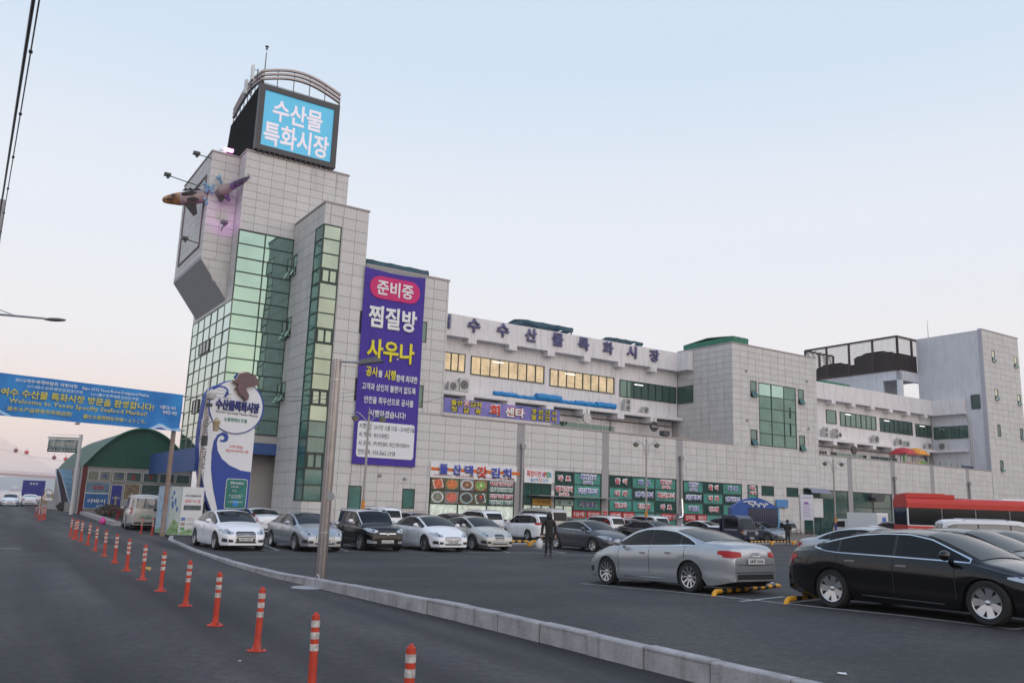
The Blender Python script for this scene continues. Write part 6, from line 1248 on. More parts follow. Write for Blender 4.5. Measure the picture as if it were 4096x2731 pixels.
# wave-shaped sign tower
SQ = (-14.95, 46.0); ST = thing('sign_tower', 'tall white and blue wave-shaped market sign with round head and fish', 'sign', (*SQ, 0), radians(90 - 40.0))
def outline(pts, d0, d1, m, name): mb = MB(); mb.prism([(x, d0, z) for x, z in pts], (0, d1 - d0, 0)); return obj(name, mb, m, ST)
swh = mat('sign face white', (.72, .73, .76), .4, var=.02); sbl = mat('sign face blue', (.018, .055, .30), .4)
outline([(-0.96, 1.22), (-1.32, 1.85), (-1.68, 2.76), (-1.89, 3.67), (-2.0, 4.48), (-2.02, 5.41), (-1.97, 6.36), (-1.91, 7.02), (-1.82, 7.39), (-1.63, 7.69), (-1.25, 7.89), (-0.86, 8.0), (0.23, 6.84), (1.27, 5.77), (1.23, 1.26)], .06, .4, sbl, 'back_body')
outline([(-0.89, 1.22), (-1.27, 1.96), (-1.69, 3.1), (-1.89, 3.96), (-1.99, 4.6), (-1.98, 5.53), (-1.91, 6.43), (-1.83, 7.03), (-1.73, 7.45), (-1.55, 7.64), (-1.24, 7.82), (-0.91, 7.84), (-0.72, 6.74), (1.26, 5.76), (1.26, 1.26)], .0, .06, swh, 'front_face')
outline([(-0.53, 1.2), (-0.96, 2.44), (-1.18, 3.42), (-1.24, 4.3), (-1.19, 4.89), (-1.0, 5.24), (-0.7, 5.41), (-0.43, 5.35), (-0.33, 5.17), (-0.38, 4.96), (-0.59, 4.86), (-0.81, 4.9), (-0.84, 4.99), (-0.66, 4.98), (-0.56, 5.09), (-0.65, 5.21), (-0.82, 5.21), (-0.96, 5.06), (-1.0, 4.79), (-0.91, 4.41), (-0.61, 3.99), (-0.1, 3.66), (0.61, 3.43), (1.24, 3.38), (1.24, 1.23)], -.02, .0, sbl, 'blue_wave')
cc_ = [(658 + 249 * cos(2 * pi * k / 40), 395 + 243 * sin(2 * pi * k / 40)) for k in range(40)]
outline([(1.69, 7.03), (1.7, 6.79), (1.65, 6.55), (1.57, 6.32), (1.44, 6.1), (1.28, 5.91), (1.09, 5.74), (0.87, 5.59), (0.63, 5.48), (0.37, 5.4), (0.1, 5.36), (-0.16, 5.36), (-0.42, 5.39), (-0.68, 5.45), (-0.91, 5.55), (-1.12, 5.68), (-1.31, 5.84), (-1.46, 6.01), (-1.58, 6.21), (-1.67, 6.42), (-1.71, 6.65), (-1.72, 6.87), (-1.68, 7.1), (-1.61, 7.32), (-1.5, 7.53), (-1.35, 7.72), (-1.17, 7.9), (-0.97, 8.05), (-0.73, 8.17), (-0.48, 8.26), (-0.22, 8.31), (0.05, 8.33), (0.32, 8.31), (0.58, 8.25), (0.83, 8.16), (1.05, 8.03), (1.26, 7.88), (1.42, 7.69), (1.55, 7.49), (1.65, 7.26)], -.04, .35, sbl, 'disc_rim'); outline([(1.57, 7.02), (1.57, 6.79), (1.53, 6.56), (1.46, 6.33), (1.34, 6.12), (1.19, 5.93), (1.0, 5.77), (0.79, 5.63), (0.57, 5.52), (0.32, 5.45), (0.07, 5.41), (-0.18, 5.4), (-0.43, 5.43), (-0.67, 5.5), (-0.89, 5.59), (-1.09, 5.72), (-1.27, 5.87), (-1.42, 6.04), (-1.53, 6.24), (-1.61, 6.44), (-1.65, 6.66), (-1.66, 6.88), (-1.63, 7.1), (-1.56, 7.31), (-1.45, 7.52), (-1.32, 7.7), (-1.15, 7.87), (-0.95, 8.02), (-0.73, 8.13), (-0.49, 8.22), (-0.24, 8.27), (0.01, 8.29), (0.27, 8.27), (0.51, 8.21), (0.75, 8.12), (0.96, 8.0), (1.15, 7.84), (1.31, 7.67), (1.44, 7.46), (1.52, 7.25)], -.06, -.04, swh, 'disc_face')
outline([(-1.78, 7.45), (-1.59, 7.67), (-1.25, 7.86), (-0.91, 7.86), (-0.68, 7.72), (-0.62, 7.48), (-0.78, 7.28), (-0.92, 7.29), (-0.79, 7.46), (-0.82, 7.63), (-1.03, 7.71), (-1.36, 7.63), (-1.59, 7.39), (-1.71, 6.99), (-1.77, 7.1)], -.09, -.06, sbl, 'wave_crest')
outline([(-1.69, 7.41), (-1.55, 7.58), (-1.24, 7.76), (-0.97, 7.76), (-0.79, 7.66), (-0.76, 7.57), (-1.03, 7.68), (-1.35, 7.6), (-1.59, 7.33)], -.095, -.09, swh, 'crest_highlight')
outline([(-0.51, 8.2), (-0.28, 8.33), (-0.11, 8.66), (0.3, 8.8), (0.74, 8.69), (1.1, 8.36), (1.01, 8.16), (0.53, 8.03), (0.29, 7.88), (0.38, 7.7), (0.51, 7.56), (0.5, 7.31), (0.37, 7.2), (0.17, 7.39), (-0.09, 7.55), (-0.22, 7.81), (-0.34, 7.76), (-0.21, 8.0), (-0.25, 8.08), (-0.46, 8.09)], -.28, -.12, mat('fish cutout', (.32, .20, .20), .5, col2=(.12, .06, .07), vscale=3.5, var=.5), 'fish_cutout')
outline([(-0.54, 8.18), (-0.3, 8.36), (-0.14, 8.71), (0.31, 8.85), (0.78, 8.72), (1.16, 8.36), (1.06, 8.12), (0.54, 7.99), (0.35, 7.86), (0.56, 7.57), (0.55, 7.28), (0.37, 7.15), (0.14, 7.36), (-0.12, 7.51), (-0.25, 7.76), (-0.38, 7.72), (-0.26, 7.99), (-0.48, 8.05)], -.12, -.10, mat('cutout edge cream', (.55, .50, .42), .5), 'cutout_edge')
outline([(-0.44, 8.43), (-0.25, 8.65), (-0.02, 8.67), (-0.16, 8.37), (-0.35, 8.32)], -.10, -.06, sbl, 'splash_print')
def qtext(s_, f0, f1, h, m_, bold=.02, d=-.07, ext=0): 
    w = f1[0] - f0[0]; return text(s_, w, h, m_, ST, ((f0[0] + f1[0]) / 2, d, (f0[1] + f1[1]) / 2), bold, ext=ext)
qtext('수산물특화시장', (-1.33, 6.9), (1.35, 6.86), .58, mat('sign navy letters', (.03, .04, .20), .4), .05, -.10, .1); qtext('YEOSU Specially Marlin Market', (-1.31, 6.45), (1.33, 6.44), .17, bk, .02); qtext('水産物特化市場', (-0.75, 6.12), (0.67, 6.09), .24, mat('sign green letters', (.02, .22, .12), .5), .02)
qtext('고객의 행복을', (-0.24, 4.68), (0.61, 4.67), .16, rr, .01, -.02); qtext('제일 먼저 생각하는 시장', (-0.41, 4.45), (0.97, 4.44), .16, rr, .01, -.02)
vt = text('YEOSU SPECIALLY MARLIN MARKET', 4.0, .2, bk, ST, (-1.67, -0.015, 4.5), .02, rot=(0, -pi / 2 * 1.01, 0))
ib0, ib1 = (-0.2, 1.4), (1.06, 2.94); ibo = blob(ib0[0], ib1[0], ib0[1], ib1[1], .12, mat('info green', (.02, .16, .14), .4, var=.2), -.05, 'information_panel', ST)
ibf = blob(ib0[0] - .03, ib1[0] + .03, ib0[1] - .03, ib1[1] + .03, .14, MATS['sign face white'], -.045, 'information_rim', ST)
iw = ib1[0] - ib0[0]; cx_ = (ib0[0] + ib1[0]) / 2
for s_, f, zf, h in (('Information', .62, .88, .14), ('★ 본 건물', .36, .74, .09), ('식 당', .2, .60, .09), ('활어, 선어, 패류, 야채류, 과일', .66, .44, .08), ('건어물, 김치류, 수퍼 등', .5, .37, .08), ('★ 아케이드 건어물, 홍어', .7, .22, .09)): text(s_, iw * f, h, wht, ST, (cx_ - (iw * .1 if f < .4 else 0), -.06, ib0[1] + (ib1[1] - ib0[1]) * zf), .02)
mb = MB(); mb.box((cx_ - .14, -.056, ib0[1] + .12), (cx_ + .16, -.053, ib0[1] + .42)); obj('blue_sticker', mb, mat('sticker blue', (.02, .22, .62), .5), ST)

# ---------------------------------------------------------------- green-vaulted shop hall on the left
GH = thing('vaulted_shop', 'low shop hall with dark green barrel roof and blue window films', 'building', (-38.8, 78.0, 0), RZ); GW, GD_ = 9.6, 24
gpts = [(0, 0, 4.3)] + [(GW * k / 24, 0, 4.3 + 3.75 * sin(pi * k / 24) ** .85) for k in range(1, 24)] + [(GW, 0, 4.3)]
greenr = mat('green vault cladding', (.006, .075, .050), .6, var=.12, vscale=.8, dirt=.2)
mb = MB(); mb.prism(gpts, (0, GD_, 0)); obj('vault', mb, greenr, GH, smooth=True, angle=25)
mb = MB(); o_ = [(x - (.12 if k == 0 else -.12 if k == 24 else 0), 0, z + .1) for k, (x, _, z) in enumerate(gpts)]; mb.grid(lambda i, j: (o_[i][0], -.35 + 1.0 * j, o_[i][2]), 24, 1); mb.grid(lambda i, j: (o_[i][0], -.35, o_[i][2] - .18 * j), 24, 1); obj('roof_edge', mb, mat('green edge', (.01, .11, .075), .5), GH)
mb = MB(); mb.box((0, .05, 0), (GW, GD_, 4.3)); obj('wall', mb, mat('wall cream panel', (.30, .28, .27), .7, var=.08), GH); mb = MB(); [mb.box((-.04, 2.0 * k, 0), (.0, 2.0 * k + .08, 4.3)) for k in range(0, 9)]; obj('panel_joint', mb, darkg, GH)
mb = MB(); mb.box((-.05, -.12, 0), (.32, .05, 4.35)); obj('red_column', mb, mat('red column', (.14, .015, .015), .6), GH)
fw_ = mat('white window frame', (.62, .62, .60), .5)
def gwin(s0, s1, z0, z1, m, name='window', txt=None, tm=None, tw=.4, th=.4):
    mb = MB(); w = .05
    for a, b in (((s0, -.10, z0), (s1, -.02, z0 + w)), ((s0, -.10, z1 - w), (s1, -.02, z1)), ((s0, -.10, z0 + w), (s0 + w, -.02, z1 - w)), ((s1 - w, -.10, z0 + w), (s1, -.02, z1 - w))): mb.box(a, b)
    f = obj(name, mb, fw_, GH); mb = MB(); mb.box((s0 + w, -.07, z0 + w), (s1 - w, -.05, z1 - w)); obj('pane', mb, m, f)
    if txt: text(txt, tw, th, tm or redL, GH, ((s0 + s1) / 2, -.09, (z0 + z1) / 2), .03)
gd1 = mat('hall window glass', (.05, .09, .08), .15, spec=.8, var=.3); bf = mat('blue window film', (.02, .12, .34), .5, var=.35, vscale=1.2); bf2 = mat('grey blue film', (.12, .20, .28), .5, var=.3)
for s0, s1, tx, tm_ in ((.4, 1.35, None, None), (1.4, 2.35, '바', blu), (2.5, 3.55, '이', blu), (3.65, 5.0, '소', redL), (5.15, 6.5, '주', redL), (6.6, 8.0, None, None), (8.1, 9.4, None, None)): gwin(s0, s1, 3.05, 3.95, gd1, 'window', tx, tm_)
gwin(.35, 2.4, 1.9, 2.95, bf2, 'window', '냉면', redL, .9, .35); gwin(.35, 2.4, .5, 1.9, bf, 'window', '아바이', wht, 1.5, .4); text('소주방', .8, .25, wht, GH, (1.8, -.09, .75), .02)
gwin(2.5, 3.5, .3, 2.75, mat('deep blue door film', (.02, .03, .25), .4), 'door', '아바이', wht, .6, .2); text('실내포차', .16, 1.2, yl, GH, (3.0, -.1, 1.2), .02); gwin(3.6, 5.0, 1.4, 2.9, mat('hall interior warm', (.22, .17, .11), .5, var=.5, vscale=3)); gwin(3.6, 5.0, .2, 1.35, mat('grey door panel', (.34, .34, .35), .6), 'door'); gwin(5.1, 6.9, .3, 2.9, gd1); gwin(7.0, 8.3, .3, 2.9, gd1); gwin(8.4, 9.5, .3, 2.9, gd1)
# hanging shop sign on its post
t = thing('hanging_sign', 'dark green lettered board hanging from a white post arm beside the vaulted shop', 'sign', (-37.9, 75, 0)); mb = MB(); mb.tube([(0, 0, 0), (0, 0, 6.95)], .14, 12); obj('post', mb, mat('white painted post', (.55, .55, .55), .5), t); mb = MB(); mb.tube([(-2.9, 0, 6.62), (.15, 0, 6.62)], .07); mb.tube([(-2.6, 0, 6.9), (0, 0, 6.9)], .012); obj('arm', mb, steel, t)
mb = MB(); mb.box((-2.8, -.05, 5.35), (-.2, .05, 6.5)); obj('board', mb, mat('sign slate green', (.10, .14, .14), .5, col2=(.32, .38, .38), vscale=1.6, var=.3), t); mb = MB(); mb.box((-2.8, -.06, 5.35), (-.2, -.052, 5.68)); obj('lower_strip', mb, mat('sign dark strip', (.02, .05, .045), .5), t); text('내고향 장터', 2.2, .42, mat('cream lettering', (.60, .55, .45), .6), t, (-1.5, -.06, 6.05), .02); text('제수용.건어물.홍어.먹거리', 2.35, .2, wht, t, (-1.5, -.07, 5.52), .01)
# blue curved blade sculpture
t = thing('blade_sculpture', 'light blue panelled curved blade with dark inner face beside the white post', 'sculpture', (0, 0, 0))
Lc = [(-40.04, 76.0, 3.91), (-39.86, 76.0, 3.62), (-39.65, 76.0, 3.21), (-39.43, 76.0, 2.74), (-39.24, 76.0, 2.35), (-39.08, 76.0, 1.97), (-38.91, 76.0, 1.55), (-38.63, 76.0, 0.98)]; Rc = [(-39.4, 77.0, 3.92), (-39.29, 77.0, 3.59), (-39.21, 77.0, 3.17), (-39.15, 77.0, 2.72), (-39.11, 77.0, 2.29), (-39.09, 77.0, 1.93), (-39.05, 77.0, 1.53), (-38.98, 77.0, 0.97)]; Dc = [(-40.03, 75.6, 3.91), (-39.76, 75.2, 3.51), (-39.54, 75.0, 3.12), (-39.4, 75.0, 2.65), (-39.28, 75.0, 2.27), (-39.15, 75.0, 1.86), (-39.03, 75.0, 1.46), (-38.95, 75.0, 1.13)]
for i in range(7):
    mb = MB(); mb.add([Vector(Lc[i]), Vector(Rc[i]), Vector(Rc[i + 1]) + Vector((0, 0, .03)), Vector(Lc[i + 1]) + Vector((0, 0, .03))], [(0, 1, 2, 3)]); obj('panel', mb, mat('blade light blue', (.20, .36, .52), .45, island=.08), t)
mb = MB(); mb.grid(lambda i, j: tuple(Vector(Dc[i]).lerp(Vector(Lc[i]), j / 3) + Vector((0, .4 * sin(pi * j / 3), 0))), 7, 3); obj('inner_face', mb, mat('blade dark inner', (.06, .045, .05), .7), t, smooth=True); mb = MB(); mb.tube([Vector(p) for p in Lc], .07); mb.tube([Vector(p) for p in Dc], .05); obj('edge_tube', mb, mat('blade edge', (.35, .42, .52), .4), t)
# hedge along the far kerb
hk = [(2.54, -6.55) if False else (-46.4, 91.4), (-35.3, 72.3), (-24.3, 53.3)]
mb = MB(); hd_ = Vector((22.1, -38.1, 0)).normalized(); hn = Vector((-hd_.y, hd_.x, 0))
kr2 = bpy.data.objects.new('far_kerb', None); COL.objects.link(kr2); kr2['kind'] = 'structure'
for k in range(26):
    a = Vector((-46.4, 91.4, 0)) + hd_ * 1.69 * k; b = a + hd_ * 1.66; mb = MB(); mb.prism([a, b, b + hn * .5, a + hn * .5], (0, 0, .25)); obj('kerb_stone', mb, kerb_m, kr2)
SHL = ['low shrub at the foot of the blue blade', 'second low shrub from the blue blade'] + ['low shrub in the far hedge before the %s' % q for q in ('white post', 'red column', 'noodle window', 'big blue window film', 'gap between film and door', 'deep blue door', 'left edge of the warm window', 'warm window', 'right edge of the warm window', 'dark right window')] + ['low shrub between the hedge end and the middle of the hedge', 'last low shrub nearest the bending woman']
leaf = [mat('hedge leaf %d' % k, c, .6) for k, c in enumerate(((.045, .045, .02), (.09, .065, .03), (.22, .18, .07), (.03, .035, .02)))]  # the rare yellowish leaves paint in the hedge's glints
random.seed(31)
for k in range(14):
    p = Vector((-45.5, 91.5, 0)) + hd_ * (2.75 * k + .8) + hn * 1.3; mb = MB()
    for q_ in range(330):
        a = random.uniform(0, 2 * pi); rr_ = random.random() ** .45; h = random.random() ** .7; w = 1.15 * sqrt(max(.05, 1 - (h - .35) ** 2 * 1.5))
        c = Vector((w * rr_ * cos(a), w * .8 * rr_ * sin(a), .12 + .95 * h * (1 - .35 * rr_))); e = Vector((random.uniform(-1, 1), random.uniform(-1, 1), random.uniform(-.4, 1))).normalized(); f = e.orthogonal().normalized(); g = e.cross(f); s_ = random.uniform(.05, .12)
        mb.cur = random.choices((0, 1, 2, 3), (5, 4, .6, 4))[0]; mb.add([c - f * s_, c + g * s_ * .6, c + f * s_, c - g * s_ * .6], [(0, 1, 2, 3)])
    t = thing('shrub', SHL[k], 'shrub', p, 0, 'hedge shrubs beside the vaulted shop'); obj('foliage', mb, leaf, t); mb = MB(); [mb.tube([(0, 0, 0), (cos(q_) * .5, sin(q_) * .5, .8)], [.03, .012], 5) for q_ in range(5)]; obj('stem', mb, mat('twig', (.05, .03, .02), .8), t)
# barrier, block, tilted box, board on the quay
t = thing('quay_barrier', 'yellow arched metal barrier on the concrete block by the quay', 'barrier', (*(-51.61, 97.0), 0)); mb = MB(); mb.box((-1.0, -.3, 0), (1.1, .3, .9)); obj('block', mb, conc, t)
mb = MB(); mb.tube([(-.75, -.35, .3)] + [(-.55 * cos(a) - .05, -.35, 1.2 + .95 * sin(a)) for a in (0, .4, .8, 1.2, 1.57, 2.0, 2.4, 2.8, 3.14)] + [(.65, -.35, .3)], .05); [mb.tube([(-.45 + .17 * k, -.35, .5), (-.45 + .17 * k, -.35, 1.75)], .03) for k in range(6)]; obj('rails', mb, mat('barrier yellow', (.45, .26, .08), .6), t)
t = thing('low_wall', 'long low concrete block running toward the blue blade', 'wall', (*(-48.71, 95.0), 0)); mb = MB(); mb.box((-1.8, -.3, 0), (2.0, .3, .95)); obj('block', mb, conc, t)
t = thing('tilted_box', 'black box tipped on its edge at the foot of the blue blade', 'box', (*(-45.34, 88.0), .0)); mb = MB(); mb.box((-.55, -.3, -.35), (.55, .3, .35)); o = obj('box', mb, black, t); o.location = (0, 0, .55); o.rotation_euler = (0, -.7, 0)
t = thing('quay_board', 'dark blue notice board above the white saloon on the quay', 'sign', (*(-65.8, 119.0), 0)); mb = MB(); mb.box((-1.55, 0, 1.2), (1.55, .1, 3.3)); obj('board', mb, mat('quay board blue', (.03, .03, .22), .5), t); [obj('post', MB().box((x - .05, 0, 0), (x + .05, .1, 1.2)), darkg, t) for x in (-1.3, 1.3)]; text('종포항', 1.2, .3, wht, t, (0, -.01, 2.85), .02)
mb = MB(); mb.lathe([(.35, 0), (.45, .2), (.3, .45), (.5, .6), (.5, .7)], n=14); tag(obj('mooring_post', mb, darkg, None, loc=(*(-66.15, 122.0), 0)), 'black iron mooring post on the quay between two white cars', 'mooring post')
# ship, bridge, cable cars, gull
t = thing('cargo_ship', 'faint pale cargo ship far out on the water', 'ship', (-1466.01, 2600.0, 2.61)); mb = MB(); mb.prism([(-45, 0, -8), (42, 0, -8), (50, 0, 1), (-45, 0, 1)], (0, 12, 0)); obj('hull', mb, mat('ship hull', (.25, .18, .20), .8), t); mb = MB(); mb.box((-38, 1, 1), (-25, 11, 12)); obj('deckhouse', mb, mat('ship white', (.5, .5, .5), .8), t)
bm_ = mat('bridge steel sunset tint', (.50, .34, .34), .8); BY = 620.0  # own steel colour mixed with a painted rose of sunset and haze
t = thing('cable_bridge', 'distant cable-stayed bridge deck and fan of stays, tinted rose for sunset haze', 'bridge', (0, 0, 0)); d0 = Vector((-382.49, 620.0, 13.87)); d1 = Vector((-324.33, 620.0, 12.49)); dv = (d1 - d0)
mb = MB(); e_ = dv.normalized(); q0, q1 = d0 - dv * .2, d1 + dv * 1.2; mb.prism([q0, q1, q1 + Vector((0, 0, -2.6)), q0 + Vector((0, 0, -1.9))], (0, 14, 0)); obj('deck', mb, bm_, t); mb = MB(); [mb.tube([q0 + (q1 - q0) * (k / 90) + Vector((0, -.3, 0)), q0 + (q1 - q0) * (k / 90) + Vector((0, -.3, 1.6))], .12, 4) for k in range(91)]; mb.tube([q0 + Vector((0, -.3, 1.4)), q1 + Vector((0, -.3, 1.4))], .15, 4); obj('parapet', mb, bm_, t)
ap = Vector((-375.97, 620.0, 41.01)); mb = MB(); mb.tube([Vector((ap.x, ap.y, -3)), ap + Vector((0, 0, 4))], [4, 2], 8); obj('pylon', mb, bm_, t)
for k in range(1, 17): p = ap + Vector((0, 0, -1.0 * (16 - k))); q = d0 + dv * (.18 + .0535 * k); mb = MB(); mb.tube([p, q], .09, 5); obj('stay_cable', mb, bm_, t)
c0_ = Vector((-258.98, 420.0, 22.76)); c1_ = Vector((-202.75, 420.0, 15.57)); mb = MB(); mb.tube([c0_.lerp(c1_, k / 12) - Vector((0, 0, 1.5 * sin(pi * k / 12))) for k in range(13)], .05, 4); tag(obj('cableway_rope', mb, darkg), 'thin rope of the cableway in front of the bridge', 'cable')
for k, (x, y, lab) in enumerate((((-243.47, 420.0, 20.81), 0, 'leftmost dark red cable car'), ((-238.02, 420.0, 20.08), 0, 'brighter red cable car beside the leftmost one'), ((-224.11, 420.0, 18.01), 0, 'third red cable car below the hanging sign'), ((-218.26, 420.0, 17.51), 0, 'rightmost red cable car above the blade sculpture'))):
    t = thing('cable_car', lab, 'cable car', x, 0, 'red cable cars'); mb = MB(); mb.ball((0, 0, 0), 1.05, 12, (1, 1, .95)); obj('cabin', mb, mat('cabin red %d' % (k % 2), [(.22, .04, .06), (.55, .05, .05)][k % 2], .4), t, smooth=True); mb = MB(); mb.tube([(0, 0, .9), (0, 0, 2.2)], .08, 5); obj('hanger', mb, darkg, t)
t = thing('gull', 'small gull gliding below the welcome banner', 'bird', (-30.7, 60.0, 6.72)); mb = MB(); mb.ball((0, 0, 0), .13, 8, (1.6, .8, .6)); obj('body', mb, mat('gull grey', (.3, .28, .27), .7), t, smooth=True)
for s_ in (-1, 1): mb = MB(); mb.add([(-.05, 0, .02), (.12, 0, .02), (.15 * s_ + .1, s_ * .3, .25), (.2 * s_ + .1, s_ * .1, .62), (.12 * s_, 0, .3)], [(0, 1, 2, 3, 4)]); obj('wing', mb, MATS['gull grey'], t)
# overhead wires and the lamp reaching in from the left
def wire(a, b, r, lab, clamps=False):
    a, b = Vector(a), Vector(b); d = b - a; a2, b2 = a - d * 1.6, b + d * .12; mb = MB(); mb.tube([a2.lerp(b2, k / 16) for k in range(17)], r, 6)
    if clamps:
        for k in range(1, 16): mb.ball(tuple(a2.lerp(b2, k / 16)), r * 3.2, 6)
    tag(obj('overhead_cable', mb, black), lab, 'cable', 'overhead cables at the upper left')
up = Vector((-15.42, 24.0, 10.03)); up = up + (up - Vector((-5.79, 9.0, 7.67))) * .12; t = thing('utility_pole', 'concrete utility pole just outside the left edge carrying the overhead cables', 'pole', (up.x, up.y, 0)); mb = MB(); mb.tube([(0, 0, 0), (0, 0, up.z + .8)], [.18, .12], 12); obj('pole', mb, conc, t); mb = MB(); mb.box((-1.2, -.05, up.z - .12), (.05, .05, up.z - .02)); obj('crossarm', mb, steel, t)
wire((-5.79, 9.0, 7.67), (-15.42, 24.0, 10.03), .022, 'thick black overhead cable, left one of the pair'); wire((-5.72, 9.0, 7.67), (-15.31, 24.0, 9.34), .010, 'thin clamped overhead cable, right one of the pair', True)
wire((-5.85, 9.1, 7.73), (-15.44, 24.0, 10.0), .008, 'thin wire lashed to the thick overhead cable')
t = thing('street_lamp', 'curved grey lamp head reaching in from the left edge', 'street lamp', (0, 0, 0)); a = Vector((-13.89, 20.0, 6.23)); b = Vector((-11.37, 20.0, 6.09)); mb = MB(); mb.tube([a, b], [.035, .025]); mb.tube([Vector((-13.97, 20.0, 6.76)), Vector((-12.11, 20.0, 6.14))], .012); obj('arm', mb, steel, t)
mb = MB(); mb.tube([(a.x, a.y, 0), (a.x, a.y, a.z + .3)], [.1, .06], 10); obj('pole', mb, steel, t); mb = MB(); mb.ball(tuple(b + Vector((.26, 0, -.02))), .28, 12, (1, .35, .16)); obj('lamp_head', mb, mat('lamp head weathered', (.18, .16, .17), .4, var=.3, vscale=8), t, smooth=True)
for a, b, s_ in (((-15.81, 43.75, 7.3), WP(-17.5, .0, 9.9), .35), ((-15.81, 43.75, 7.1), WP(-17.5, .0, 9.6), .35), ((ax_, ay_, 6.9), (-15.81, 43.75, 7.1), .05), (WP(-14, 0, 9.2), WP(-11, 0, 10.1), .1)):
    a, b = Vector(a), Vector(b); mb = MB(); mb.tube([a.lerp(b, k / 10) - Vector((0, 0, s_ * sin(pi * k / 10))) for k in range(11)], .012, 4); tag(obj('service_wire', mb, black), {.35: 'thin black wire slung from the camera pole toward the tiled wall', .05: 'short wire between the rusty post and the camera pole', .1: 'short wire right of the violet banner'}[s_] + (', lower of two' if s_ == .35 and b.z < 9.8 else ''), 'wire', 'service wires')

# ---------------------------------------------------------------- blue kiosk, notice board, planters, barriers
t = thing('blue_kiosk', 'blue arched smoking kiosk with dark ribbed glass and white emblem', 'kiosk', (*(18.42, 70.0), 0), radians(-8)); kb1 = mat('kiosk blue', (.02, .09, .36), .4, var=.15, vscale=.7)
mb = MB(); w, dpt = 3.8, 2.2; apt = [(0, 0, 2.55)] + [(w * k / 14, 0, 2.55 + .85 * sin(pi * k / 14)) for k in range(1, 14)] + [(w, 0, 2.55)]; mb.prism(apt, (0, dpt, 0)); obj('arched_roof', mb, kb1, t, smooth=True, angle=30)
mb = MB(); mb.box((0, 0, 0), (1.35, .12, 2.55)); mb.box((0, .12, 0), (.1, dpt, 2.55)); mb.box((w - .1, .12, 0), (w, dpt, 2.55)); mb.box((0, dpt - .1, 0), (w, dpt, 2.55)); mb.box((1.35, 0, 0), (w, .12, .45)); obj('wall', mb, kb1, t); mb = MB(); mb.box((1.38, .04, .45), (w - .12, .08, 2.52)); obj('glass', mb, mat('kiosk glass', (.012, .015, .045), .1, spec=.8), t)
mb = MB(); [mb.box((1.5 + k * .17, .0, .45), (1.53 + k * .17, .04, 2.5)) for k in range(12)]; obj('glass_rib', mb, mat('kiosk rib', (.05, .06, .13), .4), t); mb = MB(); mb.box((w - .12, -.03, 0), (w, 0, 2.55)); obj('light_edge', mb, mat('kiosk cyan edge', (.10, .38, .60), .4), t)
mb = MB(); mb.tube([(1.35 + .045 * k, -.05 - .01 * (k % 2), 2.86 + .22 * sin(k * .95) * cos(k * .33)) for k in range(36)], .045, 6); mb.tube([(1.5 + .6 * cos(a / 3), -.06, 2.95 + .14 * sin(a / 3)) for a in range(2, 9)], .05, 6); obj('script_emblem', mb, white, t)
t = thing('notice_board', 'white notice board with violet print standing on two thin posts', 'sign', (*(25.32, 72.0), 0), .1); mb = MB(); mb.box((-.55, 0, 1.75), (.55, .05, 3.85)); obj('board', mb, mat('notice white', (.62, .62, .68), .5), t); [obj('post', MB().tube([(x, .08, 0), (x, .08, 3.85)], .05), steel, t) for x in (-.58, .58)]
vl = mat('violet print', (.25, .12, .40), .6); text('금연구역안내', .8, .16, vl, t, (0, -.01, 3.6), .01); mb = MB(); [mb.box((-.4 + (k % 3) * .05, -.01, 2.0 + k * .13), (.4 - (k % 4) * .06, -.004, 2.03 + k * .13)) for k in range(9)]; mb.box((-.25, -.01, 3.05), (.15, -.004, 3.25)); obj('printed_lines', mb, vl, t)
for (u0, Y, w, lab) in ((1745, 70, 3.4, 'dark low planter box in front of the blue kiosk'), (1800, 69.5, 3.0, 'pale low kerb wall right of the standing dark figure')):
    x, y = ((20.73, 70.0), (23.49, 69.0))[u0 == 1800]; t = thing('planter', lab, 'planter', (x, y, 0), RZ * .3, 'planters in front of the kiosk'); mb = MB(); mb.box((-w / 2, -.4, 0), (w / 2, .4, .55)); mb.box((-w / 2 - .04, -.44, .55), (w / 2 + .04, .44, .62)); obj('box', mb, mat('planter %d' % u0, (.05, .05, .055) if u0 == 1745 else (.26, .25, .24), .7), t)
    mb = MB(); random.seed(u0)
    for q_ in range(160): c = Vector((random.uniform(-w / 2, w / 2) * .95, random.uniform(-.35, .35), .62 + random.random() ** 2 * .35)); e = Vector((random.uniform(-1, 1), random.uniform(-1, 1), random.random())).normalized() * .07; f = e.orthogonal().normalized() * .05; mb.add([c - e, c + f, c + e, c - f], [(0, 1, 2, 3)])
    obj('plants', mb, mat('planter reddish leaves', (.10, .03, .025), .7), t)
bky = mat('barrier black', (.02, .02, .02), .5)
def barrier(a, b, lab, arch=False, grp='yellow and black parking barriers', r=.055, hgt=.16):
    a, b = Vector((*a[:2], lot_z(*a[:2]))), Vector((*b[:2], lot_z(*b[:2]))); L_ = (b - a).length; d = (b - a).normalized(); t = thing('parking_barrier', lab, 'barrier', a, atan2(d.y, d.x), grp); sl = (b.z - a.z) / L_
    n = max(5, int(L_ / .26)) | 1
    for k in range(n):
        x0, x1 = .12 + (L_ - .24) * k / n, .12 + (L_ - .24) * (k + 1) / n; mb = MB(); mb.tube([(x0, 0, hgt + sl * x0), (x1 , 0, hgt + sl * x1)], r, 10); obj('bar_segment', mb, yellowP if k % 2 == 0 else bky, t, smooth=True, angle=40)
    for x, s_ in ((.12, -1), (L_ - .12, 1)): mb = MB(); mb.tube([(x, 0, hgt + sl * x)] + [(x + s_ * .14 * sin(q_), 0, hgt + sl * x - .14 * (1 - cos(q_))) for q_ in (.4, .8, 1.2, 1.57)] + [(x + s_ * .14, 0, -.05 + sl * x)], r, 10); obj('bent_end', mb, yellowP, t, smooth=True, angle=40)
